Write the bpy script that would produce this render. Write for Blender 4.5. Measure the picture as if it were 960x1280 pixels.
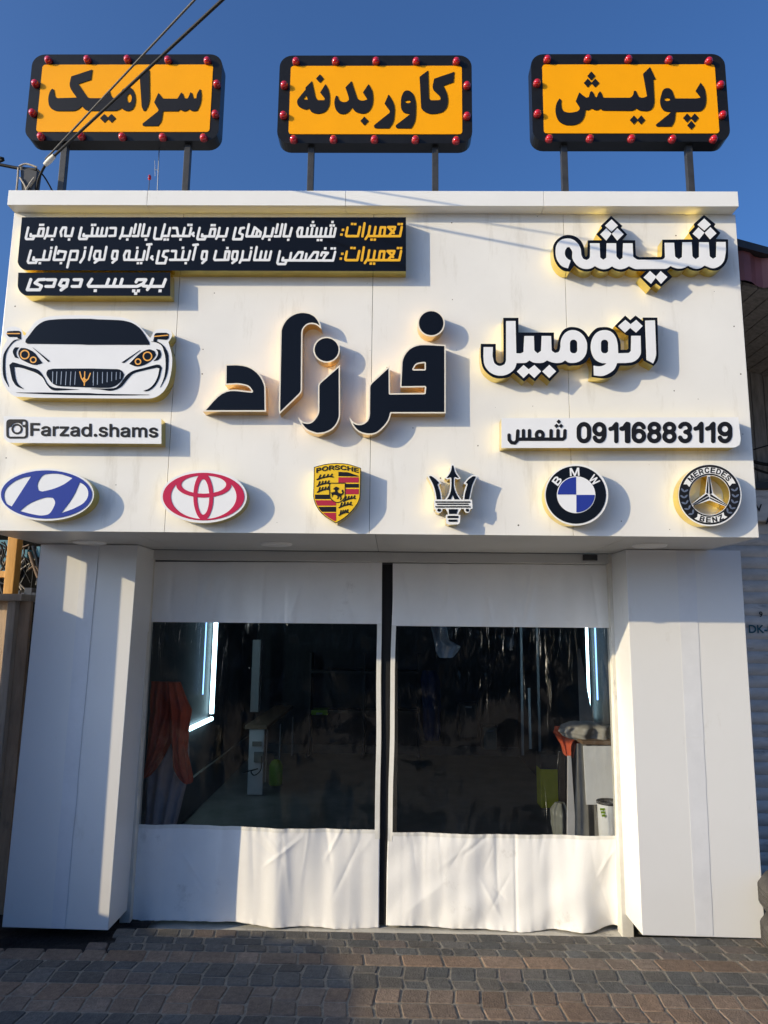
import bpy, bmesh, math, random
import numpy as np
from mathutils import Vector, Matrix, noise
from mathutils.geometry import delaunay_2d_cdt

random.seed(7)
for o in list(bpy.data.objects): bpy.data.objects.remove(o)
scn = bpy.context.scene
COL = scn.collection
R = math.radians

# ---------------------------------------------------------------- camera
CAM = np.array((0.0, -3.614, 1.65)); PITCH, YAW, ROLL, FPX = 0.16, -0.0153, 0.011, 889.9
cy, sy, cp, sp, cr, sr = math.cos(YAW), math.sin(YAW), math.cos(PITCH), math.sin(PITCH), math.cos(ROLL), math.sin(ROLL)
FWD = np.array((sy*cp, cy*cp, sp)); RGT0 = np.array((cy, -sy, 0.0)); UP0 = np.cross(RGT0, FWD)
RGT = RGT0*cr + UP0*sr; UP = UP0*cr - RGT0*sr
cam = bpy.data.objects.new('camera', bpy.data.cameras.new('camera')); COL.objects.link(cam)
cam.matrix_world = Matrix(((RGT[0], UP[0], -FWD[0], CAM[0]), (RGT[1], UP[1], -FWD[1], CAM[1]), (RGT[2], UP[2], -FWD[2], CAM[2]), (0, 0, 0, 1)))
cam.data.sensor_fit = 'VERTICAL'; cam.data.sensor_height = 36.0; cam.data.lens = FPX/1280*36.0
cam.data.clip_start = 0.05; cam.data.clip_end = 2000
scn.camera = cam
def ray(x, y): return FWD + (x-480)/FPX*RGT - (y-640)/FPX*UP
def at(x, y, Y):
    d = ray(x, y); p = CAM + d*((Y-CAM[1])/d[1]); return Vector(p)
def atZ(x, y, Z):
    d = ray(x, y); p = CAM + d*((Z-CAM[2])/d[2]); return Vector(p)
def atX(x, y, X):
    d = ray(x, y); p = CAM + d*((X-CAM[0])/d[0]); return Vector(p)

# ---------------------------------------------------------------- light
SUN = Vector((1.9, 1.0, -0.72)).normalized()          # the way the sunlight travels
wld = bpy.data.worlds.new('World'); scn.world = wld; wld.use_nodes = True
nt = wld.node_tree; nt.nodes.clear()
sky = nt.nodes.new('ShaderNodeTexSky'); sky.sky_type = 'NISHITA'; sky.sun_disc = False
sky.sun_elevation = math.asin(-SUN.z); sky.sun_rotation = math.atan2(-SUN.x, -SUN.y)
sky.altitude = 0; sky.air_density = 1.0; sky.dust_density = 5.0; sky.ozone_density = 9.0
bg = nt.nodes.new('ShaderNodeBackground'); bg.inputs[1].default_value = 0.15
wo = nt.nodes.new('ShaderNodeOutputWorld'); nt.links.new(sky.outputs[0], bg.inputs[0]); nt.links.new(bg.outputs[0], wo.inputs[0])
sl = bpy.data.lights.new('sun', 'SUN'); sl.energy = 3.2; sl.angle = R(0.5); sl.color = (1.0, 0.83, 0.54)
so = bpy.data.objects.new('sun', sl); COL.objects.link(so); so.rotation_euler = SUN.to_track_quat('-Z', 'Y').to_euler(); so.location = (-9, -6, 9)
scn.view_settings.view_transform = 'Standard'; scn.view_settings.look = 'None'
scn.view_settings.exposure = 0.47; scn.view_settings.gamma = 1.0; scn.view_settings.use_curve_mapping = False
cyc = scn.cycles; cyc.use_denoising = True; cyc.max_bounces = 8; cyc.diffuse_bounces = 4; cyc.glossy_bounces = 4
cyc.transparent_max_bounces = 16; cyc.sample_clamp_indirect = 6.0; cyc.caustics_reflective = True; cyc.blur_glossy = 0.3

# ---------------------------------------------------------------- materials
def mat(name, col, rough=0.5, metal=0.0, spec=0.5, var=0.0, vscale=6.0, stretch=(1, 1, 1), bump=0.0, bscale=60.0, emit=None, estr=0.0, coat=0.0, dirt=None, speck=False, rvar=0.0):
    m = bpy.data.materials.new(name); m.use_nodes = True; t = m.node_tree; b = t.nodes['Principled BSDF']
    b.inputs['Roughness'].default_value = rough; b.inputs['Metallic'].default_value = metal
    b.inputs['Specular IOR Level'].default_value = spec; b.inputs['Coat Weight'].default_value = coat
    b.inputs['Coat Roughness'].default_value = 0.04
    col = tuple(col[:3]) + (1,)
    b.inputs['Base Color'].default_value = col
    tc = t.nodes.new('ShaderNodeTexCoord'); mp = t.nodes.new('ShaderNodeMapping'); mp.inputs['Scale'].default_value = stretch
    t.links.new(tc.outputs['Object'], mp.inputs[0])
    cur = None
    if var:
        n = t.nodes.new('ShaderNodeTexNoise'); n.inputs['Scale'].default_value = vscale; n.inputs['Detail'].default_value = 6; n.inputs['Roughness'].default_value = 0.62
        t.links.new(mp.outputs[0], n.inputs[0])
        mx = t.nodes.new('ShaderNodeMix'); mx.data_type = 'RGBA'
        rp = t.nodes.new('ShaderNodeMapRange'); rp.inputs[1].default_value = 0.3; rp.inputs[2].default_value = 0.7
        t.links.new(n.outputs[0], rp.inputs[0]); t.links.new(rp.outputs[0], mx.inputs[0])
        mx.inputs[6].default_value = tuple(c*(1-var) for c in col[:3]) + (1,)
        mx.inputs[7].default_value = tuple(min(1, c*(1+var)) for c in col[:3]) + (1,)
        cur = mx.outputs[2]
        if rvar:
            rr = t.nodes.new('ShaderNodeMapRange'); rr.inputs[1].default_value = 0.3; rr.inputs[2].default_value = 0.7
            rr.inputs[3].default_value = rough-rvar; rr.inputs[4].default_value = rough+rvar
            t.links.new(n.outputs[0], rr.inputs[0]); t.links.new(rr.outputs[0], b.inputs['Roughness'])
    if dirt:
        dcol, dscale, thr, dst = dirt
        mp2 = t.nodes.new('ShaderNodeMapping'); mp2.inputs['Scale'].default_value = dst; t.links.new(tc.outputs['Object'], mp2.inputs[0])
        n = t.nodes.new('ShaderNodeTexNoise'); n.inputs['Scale'].default_value = dscale; n.inputs['Detail'].default_value = 8; n.inputs['Roughness'].default_value = 0.7
        t.links.new(mp2.outputs[0], n.inputs[0])
        rp = t.nodes.new('ShaderNodeMapRange'); rp.inputs[1].default_value = thr; rp.inputs[2].default_value = thr+0.18; t.links.new(n.outputs[0], rp.inputs[0])
        mx = t.nodes.new('ShaderNodeMix'); mx.data_type = 'RGBA'; t.links.new(rp.outputs[0], mx.inputs[0])
        if cur: t.links.new(cur, mx.inputs[6])
        else: mx.inputs[6].default_value = col
        mx.inputs[7].default_value = tuple(dcol) + (1,); cur = mx.outputs[2]
    if speck:
        v = t.nodes.new('ShaderNodeTexVoronoi'); v.voronoi_dimensions = '2D'; v.inputs['Scale'].default_value = 4.2; v.inputs['Randomness'].default_value = 1.0
        sx_ = t.nodes.new('ShaderNodeSeparateXYZ'); cx_ = t.nodes.new('ShaderNodeCombineXYZ'); t.links.new(tc.outputs['Object'], sx_.inputs[0]); t.links.new(sx_.outputs[0], cx_.inputs[0]); t.links.new(sx_.outputs[2], cx_.inputs[1]); t.links.new(cx_.outputs[0], v.inputs[0])
        n2 = t.nodes.new('ShaderNodeTexWhiteNoise'); t.links.new(v.outputs['Position'], n2.inputs[0])
        ml = t.nodes.new('ShaderNodeMath'); ml.operation = 'MULTIPLY'; ml.inputs[1].default_value = 0.030; t.links.new(n2.outputs[0], ml.inputs[0])
        sb = t.nodes.new('ShaderNodeMath'); sb.operation = 'SUBTRACT'; sb.inputs[1].default_value = 0.010; t.links.new(ml.outputs[0], sb.inputs[0])
        lt = t.nodes.new('ShaderNodeMath'); lt.operation = 'LESS_THAN'; t.links.new(v.outputs['Distance'], lt.inputs[0]); t.links.new(sb.outputs[0], lt.inputs[1])
        mx = t.nodes.new('ShaderNodeMix'); mx.data_type = 'RGBA'; t.links.new(lt.outputs[0], mx.inputs[0])
        if cur: t.links.new(cur, mx.inputs[6])
        else: mx.inputs[6].default_value = col
        mx.inputs[7].default_value = (0.13, 0.11, 0.09, 1); cur = mx.outputs[2]
    if cur: t.links.new(cur, b.inputs['Base Color'])
    if bump:
        n = t.nodes.new('ShaderNodeTexNoise'); n.inputs['Scale'].default_value = bscale; n.inputs['Detail'].default_value = 5
        t.links.new(mp.outputs[0], n.inputs[0])
        bp = t.nodes.new('ShaderNodeBump'); bp.inputs['Strength'].default_value = bump; bp.inputs['Distance'].default_value = 0.01
        t.links.new(n.outputs[0], bp.inputs['Height']); t.links.new(bp.outputs[0], b.inputs['Normal'])
    if emit:
        b.inputs['Emission Color'].default_value = tuple(emit) + (1,); b.inputs['Emission Strength'].default_value = estr
    return m
M = {}
M['panel'] = mat('white_composite_panel', (0.79, 0.77, 0.725), 0.25, var=0.045, vscale=1.6, bump=0.06, bscale=3.0, dirt=((0.64, 0.61, 0.55), 3.2, 0.55, (2.6, 1.0, 0.45)), speck=True)
M['ledge'] = mat('white_ledge_panel', (0.82, 0.81, 0.78), 0.35, var=0.03, vscale=2.0, dirt=((0.5, 0.47, 0.42), 5.0, 0.66, (1, 1, 0.5)))
M['pillar'] = mat('satin_pillar_panel', (0.70, 0.695, 0.68), 0.33, var=0.025, vscale=1.5, bump=0.04, bscale=2.0, dirt=((0.56, 0.54, 0.50), 4.0, 0.63, (1.5, 1.0, 0.5)))
M['pillar_strip'] = mat('pillar_joint_strip', (0.655, 0.66, 0.675), 0.42, var=0.05, vscale=8.0, bump=0.10, bscale=14.0)
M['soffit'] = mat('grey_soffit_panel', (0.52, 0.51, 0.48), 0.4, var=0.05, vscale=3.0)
M['frame'] = mat('painted_door_frame', (0.62, 0.59, 0.52), 0.5, var=0.08, vscale=10, dirt=((0.10, 0.085, 0.07), 7.0, 0.60, (3.0, 3.0, 0.6)))
M['gold'] = mat('brass_mirror_edge', (0.88, 0.68, 0.18), 0.13, metal=1.0, var=0.12, vscale=14, bump=0.25, bscale=22)
M['gold_deep'] = mat('copper_gold_edge', (0.93, 0.60, 0.22), 0.12, metal=1.0, var=0.12, vscale=14, bump=0.3, bscale=22)
M['rim'] = mat('cream_letter_rim', (0.82, 0.75, 0.62), 0.25, spec=0.6)
M['silver'] = mat('white_letter_rim', (0.82, 0.81, 0.78), 0.25)
M['black'] = mat('gloss_black_acrylic', (0.006, 0.007, 0.010), 0.06, spec=0.20, bump=0.02, bscale=2.5)
M['ink'] = mat('matt_black_vinyl', (0.012, 0.012, 0.014), 0.45, spec=0.2)
M['white'] = mat('white_acrylic', (0.80, 0.80, 0.80), 0.22, var=0.02, vscale=10)
M['yellowtxt'] = mat('yellow_acrylic', (0.85, 0.45, 0.015), 0.3)
M['signyellow'] = mat('orange_yellow_sign_sheet', (0.95, 0.39, 0.0), 0.4, spec=0.2, var=0.03, vscale=4, bump=0.02, bscale=4)
M['signblack'] = mat('black_sign_frame', (0.011, 0.011, 0.011), 0.35, spec=0.25, var=0.2, vscale=9)
M['bulb'] = mat('red_bulb_lens', (0.55, 0.006, 0.010), 0.08, coat=1.0)
M['bulbbase'] = mat('red_bulb_collar', (0.22, 0.004, 0.006), 0.35)
M['post'] = mat('dark_steel_post', (0.035, 0.035, 0.035), 0.5, var=0.3, vscale=20)
M['blue'] = mat('blue_acrylic', (0.022, 0.038, 0.27), 0.15)
M['red'] = mat('crimson_acrylic', (0.50, 0.012, 0.055), 0.18)
M['crestgold'] = mat('yellow_gold_enamel', (0.83, 0.52, 0.01), 0.22)
M['crestred'] = mat('crest_red_enamel', (0.42, 0.02, 0.04), 0.22)
M['leaf'] = mat('wreath_blue_grey', (0.17, 0.20, 0.27), 0.3, metal=0.3)
M['carorange'] = mat('amber_lamp_ring', (0.85, 0.40, 0.06), 0.3)
M['vinyl'] = mat('white_pvc_vinyl', (0.85, 0.835, 0.805), 0.28, var=0.03, vscale=5, bump=0.04, bscale=120, dirt=((0.50, 0.47, 0.43), 3.5, 0.62, (1, 1, 0.8)))
M['binding'] = mat('white_edge_binding', (0.74, 0.72, 0.66), 0.5, var=0.05, vscale=18)
M['stripblack'] = mat('matt_black_strip', (0.008, 0.008, 0.009), 0.85, bump=0.4, bscale=220)
M['paver_base'] = mat('sand_joint', (0.21, 0.185, 0.145), 0.95, var=0.3, vscale=40, bump=0.5, bscale=120)
M['soil'] = mat('dark_damp_soil', (0.012, 0.010, 0.009), 1.0, var=0.5, vscale=18, bump=1.0, bscale=35)
M['concrete'] = mat('pale_threshold_concrete', (0.47, 0.45, 0.40), 0.8, var=0.14, vscale=12, bump=0.25, bscale=70, dirt=((0.16, 0.145, 0.125), 6.0, 0.56, (1, 1, 1)))
M['bounce_slab'] = mat('pale_bounce_slab', (0.52, 0.45, 0.355), 0.8, var=0.10, vscale=6, bump=0.2, bscale=60, dirt=((0.22, 0.20, 0.17), 3.0, 0.60, (1, 1, 1)))
M['asphalt'] = mat('asphalt', (0.07, 0.068, 0.065), 0.9, var=0.2, vscale=30, bump=0.4, bscale=150)
M['cable'] = mat('black_cable_sheath', (0.014, 0.0135, 0.013), 0.6, spec=0.25)
M['cablegrey'] = mat('weathered_cable_sheath', (0.07, 0.066, 0.06), 0.6)
M['steel'] = mat('galvanised_shutter', (0.56, 0.53, 0.49), 0.55, metal=0.1, var=0.22, vscale=5, stretch=(1, 1, 2.5), rvar=0.1, dirt=((0.12, 0.115, 0.105), 3.2, 0.57, (0.8, 1, 3.2)))
M['planks'] = mat('weathered_grey_boards', (0.24, 0.215, 0.185), 0.85, var=0.35, vscale=9, stretch=(4, 4, 0.6), bump=0.3, bscale=50)
M['redroof'] = mat('maroon_corrugated_metal', (0.25, 0.085, 0.080), 0.55, var=0.15, vscale=8)
M['darkmetal'] = mat('dark_metal', (0.03, 0.03, 0.032), 0.5, var=0.2, vscale=10)
M['yellowwood'] = mat('yellow_painted_timber', (0.58, 0.30, 0.07), 0.6, var=0.16, vscale=8, stretch=(3, 3, 0.5), bump=0.2, bscale=40)
M['ply'] = mat('weathered_brown_board', (0.42, 0.30, 0.195), 0.85, var=0.28, vscale=6, stretch=(3, 3, 0.5), bump=0.25, bscale=40, dirt=((0.11, 0.085, 0.062), 4, 0.58, (1, 1, 0.6)))
M['greywood'] = mat('grey_weathered_post', (0.42, 0.37, 0.30), 0.85, var=0.25, vscale=9, stretch=(3, 3, 0.4), bump=0.25, bscale=40)
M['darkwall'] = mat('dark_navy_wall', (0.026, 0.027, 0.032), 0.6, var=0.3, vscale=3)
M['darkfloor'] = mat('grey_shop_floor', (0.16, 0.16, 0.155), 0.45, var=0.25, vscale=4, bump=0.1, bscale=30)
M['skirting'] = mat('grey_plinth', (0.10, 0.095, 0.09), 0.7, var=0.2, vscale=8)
M['cabinet'] = mat('grey_cabinet', (0.50, 0.50, 0.53), 0.5, var=0.08, vscale=8)
M['socket'] = mat('dull_grey_plastic', (0.14, 0.15, 0.14), 0.5)
M['lime'] = mat('lime_plastic', (0.22, 0.38, 0.02), 0.4, var=0.1, vscale=10)
M['orangecloth'] = mat('rust_orange_cloth', (0.50, 0.080, 0.028), 0.85, var=0.2, vscale=10, bump=0.2, bscale=90)
M['mauvecloth'] = mat('faded_mauve_cloth', (0.40, 0.33, 0.33), 0.9, var=0.12, vscale=9, bump=0.2, bscale=90)
M['bluecloth'] = mat('navy_work_cloth', (0.012, 0.025, 0.10), 0.9, var=0.2, vscale=8)
M['bluefilm'] = mat('pale_blue_plastic', (0.16, 0.24, 0.36), 0.25, var=0.2, vscale=12)
M['paper'] = mat('white_sheet', (0.66, 0.66, 0.66), 0.6, var=0.05, vscale=8)
M['card'] = mat('grey_board', (0.25, 0.24, 0.22), 0.7, var=0.15, vscale=8)
M['brownwood'] = mat('brown_timber', (0.14, 0.09, 0.055), 0.7, var=0.2, vscale=8)
M['yellowbox'] = mat('yellow_box', (0.52, 0.47, 0.02), 0.5, var=0.1, vscale=10)
M['alu'] = mat('aluminium_bar', (0.32, 0.34, 0.37), 0.35, metal=0.7)
M['led'] = mat('cool_white_tube', (0.8, 0.9, 0.95), 0.3, emit=(0.55, 0.88, 1.0), estr=6.0)
M['ledblue'] = mat('cool_blue_tube', (0.5, 0.7, 0.95), 0.3, emit=(0.25, 0.50, 1.0), estr=2.2)
M['lampwhite'] = mat('frosted_lamp_cover', (0.72, 0.71, 0.68), 0.45)
M['rubber'] = mat('tyre_rubber', (0.055, 0.05, 0.045), 0.8, var=0.3, vscale=20, bump=0.3, bscale=80)
M['carpaint'] = mat('dark_grey_car_paint', (0.06, 0.065, 0.07), 0.25, coat=1.0)
M['glass'] = mat('tinted_car_glass', (0.01, 0.012, 0.014), 0.03)
M['farwall'] = mat('dull_render_wall', (0.42, 0.38, 0.32), 0.85, var=0.15, vscale=1.2)
M['backboard'] = mat('near_black_board', (0.006, 0.006, 0.006), 0.95, spec=0.05, var=0.4, vscale=8)
M['cyan'] = mat('faded_cyan_paint', (0.06, 0.19, 0.26), 0.6, var=0.2, vscale=20)
M['stencil'] = mat('black_stencil_paint', (0.02, 0.02, 0.022), 0.7)
M['stencilteal'] = mat('teal_stencil_paint', (0.02, 0.10, 0.13), 0.7)
def film_material():
    m = bpy.data.materials.new('clear_pvc_film'); m.use_nodes = True; t = m.node_tree; t.nodes.clear()
    out = t.nodes.new('ShaderNodeOutputMaterial'); mix = t.nodes.new('ShaderNodeMixShader'); tr = t.nodes.new('ShaderNodeBsdfTransparent'); gl = t.nodes.new('ShaderNodeBsdfGlossy')
    tr.inputs[0].default_value = (0.84, 0.86, 0.87, 1); gl.inputs['Roughness'].default_value = 0.05; gl.inputs[0].default_value = (0.9, 0.9, 0.9, 1)
    fr = t.nodes.new('ShaderNodeFresnel'); fr.inputs[0].default_value = 1.42
    tc = t.nodes.new('ShaderNodeTexCoord'); mp = t.nodes.new('ShaderNodeMapping'); mp.inputs['Scale'].default_value = (9, 9, 1.3); t.links.new(tc.outputs['Object'], mp.inputs[0])
    n = t.nodes.new('ShaderNodeTexNoise'); n.inputs['Scale'].default_value = 2.4; n.inputs['Detail'].default_value = 3.5; n.inputs['Distortion'].default_value = 0.6; t.links.new(mp.outputs[0], n.inputs[0])
    bp = t.nodes.new('ShaderNodeBump'); bp.inputs['Strength'].default_value = 0.8; bp.inputs['Distance'].default_value = 0.035
    n2 = t.nodes.new('ShaderNodeTexNoise'); n2.inputs['Scale'].default_value = 2.3; n2.inputs['Detail'].default_value = 2; t.links.new(tc.outputs['Object'], n2.inputs[0])
    sz = t.nodes.new('ShaderNodeSeparateXYZ'); t.links.new(tc.outputs['Object'], sz.inputs[0])
    mz = t.nodes.new('ShaderNodeMapRange'); mz.inputs[1].default_value = 0.9; mz.inputs[2].default_value = 1.75; mz.inputs[3].default_value = -0.10; mz.inputs[4].default_value = 0.26; t.links.new(sz.outputs[2], mz.inputs[0])
    ad = t.nodes.new('ShaderNodeMath'); t.links.new(n2.outputs[0], ad.inputs[0]); t.links.new(mz.outputs[0], ad.inputs[1])
    mk = t.nodes.new('ShaderNodeMapRange'); mk.inputs[1].default_value = 0.46; mk.inputs[2].default_value = 0.78; mk.inputs[3].default_value = 0.20; mk.inputs[4].default_value = 1.0; t.links.new(ad.outputs[0], mk.inputs[0])
    mu = t.nodes.new('ShaderNodeMath'); mu.operation = 'MULTIPLY'; t.links.new(n.outputs[0], mu.inputs[0]); t.links.new(mk.outputs[0], mu.inputs[1]); t.links.new(mu.outputs[0], bp.inputs['Height'])
    t.links.new(bp.outputs[0], gl.inputs['Normal']); t.links.new(bp.outputs[0], fr.inputs['Normal'])
    t.links.new(fr.outputs[0], mix.inputs[0]); t.links.new(tr.outputs[0], mix.inputs[1]); t.links.new(gl.outputs[0], mix.inputs[2]); t.links.new(mix.outputs[0], out.inputs[0])
    return m
M['film'] = film_material()
def paver_material():
    m = mat('concrete_pavers', (0.1, 0.1, 0.1), 0.85, bump=0.6, bscale=110); t = m.node_tree; b = t.nodes['Principled BSDF']
    a = t.nodes.new('ShaderNodeAttribute'); a.attribute_name = 'tint'
    n = t.nodes.new('ShaderNodeTexNoise'); n.inputs['Scale'].default_value = 38; n.inputs['Detail'].default_value = 7; n.inputs['Roughness'].default_value = 0.7
    n3 = t.nodes.new('ShaderNodeTexNoise'); n3.inputs['Scale'].default_value = 4.5; n3.inputs['Detail'].default_value = 5
    tc = t.nodes.new('ShaderNodeTexCoord'); t.links.new(tc.outputs['Object'], n.inputs[0]); t.links.new(tc.outputs['Object'], n3.inputs[0])
    r = t.nodes.new('ShaderNodeMapRange'); r.inputs[1].default_value = 0.25; r.inputs[2].default_value = 0.75; r.inputs[3].default_value = 0.58; r.inputs[4].default_value = 1.42; t.links.new(n.outputs[0], r.inputs[0])
    r3 = t.nodes.new('ShaderNodeMapRange'); r3.inputs[1].default_value = 0.3; r3.inputs[2].default_value = 0.7; r3.inputs[3].default_value = 0.80; r3.inputs[4].default_value = 1.18; t.links.new(n3.outputs[0], r3.inputs[0])
    mm = t.nodes.new('ShaderNodeMath'); mm.operation = 'MULTIPLY'; t.links.new(r.outputs[0], mm.inputs[0]); t.links.new(r3.outputs[0], mm.inputs[1])
    v = t.nodes.new('ShaderNodeVectorMath'); v.operation = 'SCALE'; t.links.new(a.outputs['Color'], v.inputs[0]); t.links.new(mm.outputs[0], v.inputs['Scale'])
    t.links.new(v.outputs[0], b.inputs['Base Color']); return m
M['paver'] = paver_material()

# ---------------------------------------------------------------- mesh helpers
class MB:
    def __init__(s): s.v = []; s.f = []; s.mi = []; s.smooth = []
    def add(s, vs, fs, mi=0, sm=False):
        n = len(s.v); s.v += [tuple(v) for v in vs]; s.f += [tuple(i+n for i in f) for f in fs]; s.mi += [mi]*len(fs); s.smooth += [sm]*len(fs)
    def box(s, x0, x1, y0, y1, z0, z1, mi=0):
        s.hexa([(x0, y0, z0), (x1, y0, z0), (x1, y1, z0), (x0, y1, z0)], [(x0, y0, z1), (x1, y0, z1), (x1, y1, z1), (x0, y1, z1)], mi)
    def hexa(s, lo, hi, mi=0):
        s.add(list(lo)+list(hi), [(3, 2, 1, 0), (4, 5, 6, 7), (0, 1, 5, 4), (1, 2, 6, 5), (2, 3, 7, 6), (3, 0, 4, 7)], mi)
    def tube(s, pts, r, n=10, cap=True, mi=0):
        pts = [Vector(p) for p in pts]; rr = r if isinstance(r, (list, tuple)) else [r]*len(pts)
        V = []; up = None
        for i, p in enumerate(pts):
            d = (pts[min(i+1, len(pts)-1)]-pts[max(i-1, 0)]).normalized()
            if up is None:
                up = Vector((0, 0, 1)) if abs(d.z) < 0.9 else Vector((1, 0, 0))
            a = d.cross(up).normalized(); b = a.cross(d).normalized(); up = b
            V += [p+(a*math.cos(k*2*math.pi/n)+b*math.sin(k*2*math.pi/n))*rr[i] for k in range(n)]
        F = [(i*n+k, i*n+(k+1) % n, (i+1)*n+(k+1) % n, (i+1)*n+k) for i in range(len(pts)-1) for k in range(n)]
        s.add(V, F, mi, True)
        if cap: s.add(V[:n], [tuple(range(n))], mi); s.add(V[-n:], [tuple(reversed(range(n)))], mi)
    def lathe(s, prof, c, axis='Z', n=28, mi=0, sm=True):
        V = []
        for r_, h in prof:
            for k in range(n):
                t = k*2*math.pi/n; a, b = r_*math.cos(t), r_*math.sin(t)
                V.append((c[0]+a, c[1]+b, c[2]+h) if axis == 'Z' else (c[0]+a, c[1]-h, c[2]+b) if axis == 'Y' else (c[0]+h, c[1]+a, c[2]+b))
        F = [(i*n+k, i*n+(k+1) % n, (i+1)*n+(k+1) % n, (i+1)*n+k) for i in range(len(prof)-1) for k in range(n)]
        s.add(V, F, mi, sm)
    def build(s, name, mats, parent=None, bevel=0.0, seg=2):
        me = bpy.data.meshes.new(name); me.from_pydata(s.v, [], s.f)
        for m in (mats if isinstance(mats, (list, tuple)) else [mats]): me.materials.append(m)
        me.polygons.foreach_set('material_index', s.mi); me.polygons.foreach_set('use_smooth', s.smooth)
        bm = bmesh.new(); bm.from_mesh(me); bmesh.ops.recalc_face_normals(bm, faces=bm.faces)
        if bevel:
            es = [e for e in bm.edges if len(e.link_faces) == 2 and e.calc_face_angle(0) > 0.6]
            bmesh.ops.bevel(bm, geom=es, offset=bevel, segments=seg, affect='EDGES', profile=0.6)
        bm.to_mesh(me); bm.free(); me.update()
        o = bpy.data.objects.new(name, me); COL.objects.link(o)
        if parent: o.parent = parent; o.matrix_parent_inverse = parent.matrix_world.inverted()
        return o
def tag(o, label=None, cat=None, group=None, kind=None):
    if label: o['label'] = label
    if cat: o['category'] = cat
    if group: o['group'] = group
    if kind: o['kind'] = kind
    return o
def thing(name, loc, label, cat, group=None):
    o = bpy.data.objects.new(name, None); COL.objects.link(o); o.empty_display_size = 0.1
    o.matrix_world = Matrix.Translation(Vector(loc)); return tag(o, label, cat, group)
def boxpart(name, parent, m, x0, x1, y0, y1, z0, z1, bevel=0.0):
    b = MB(); b.box(x0, x1, y0, y1, z0, z1); return b.build(name, m, parent, bevel)

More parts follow.
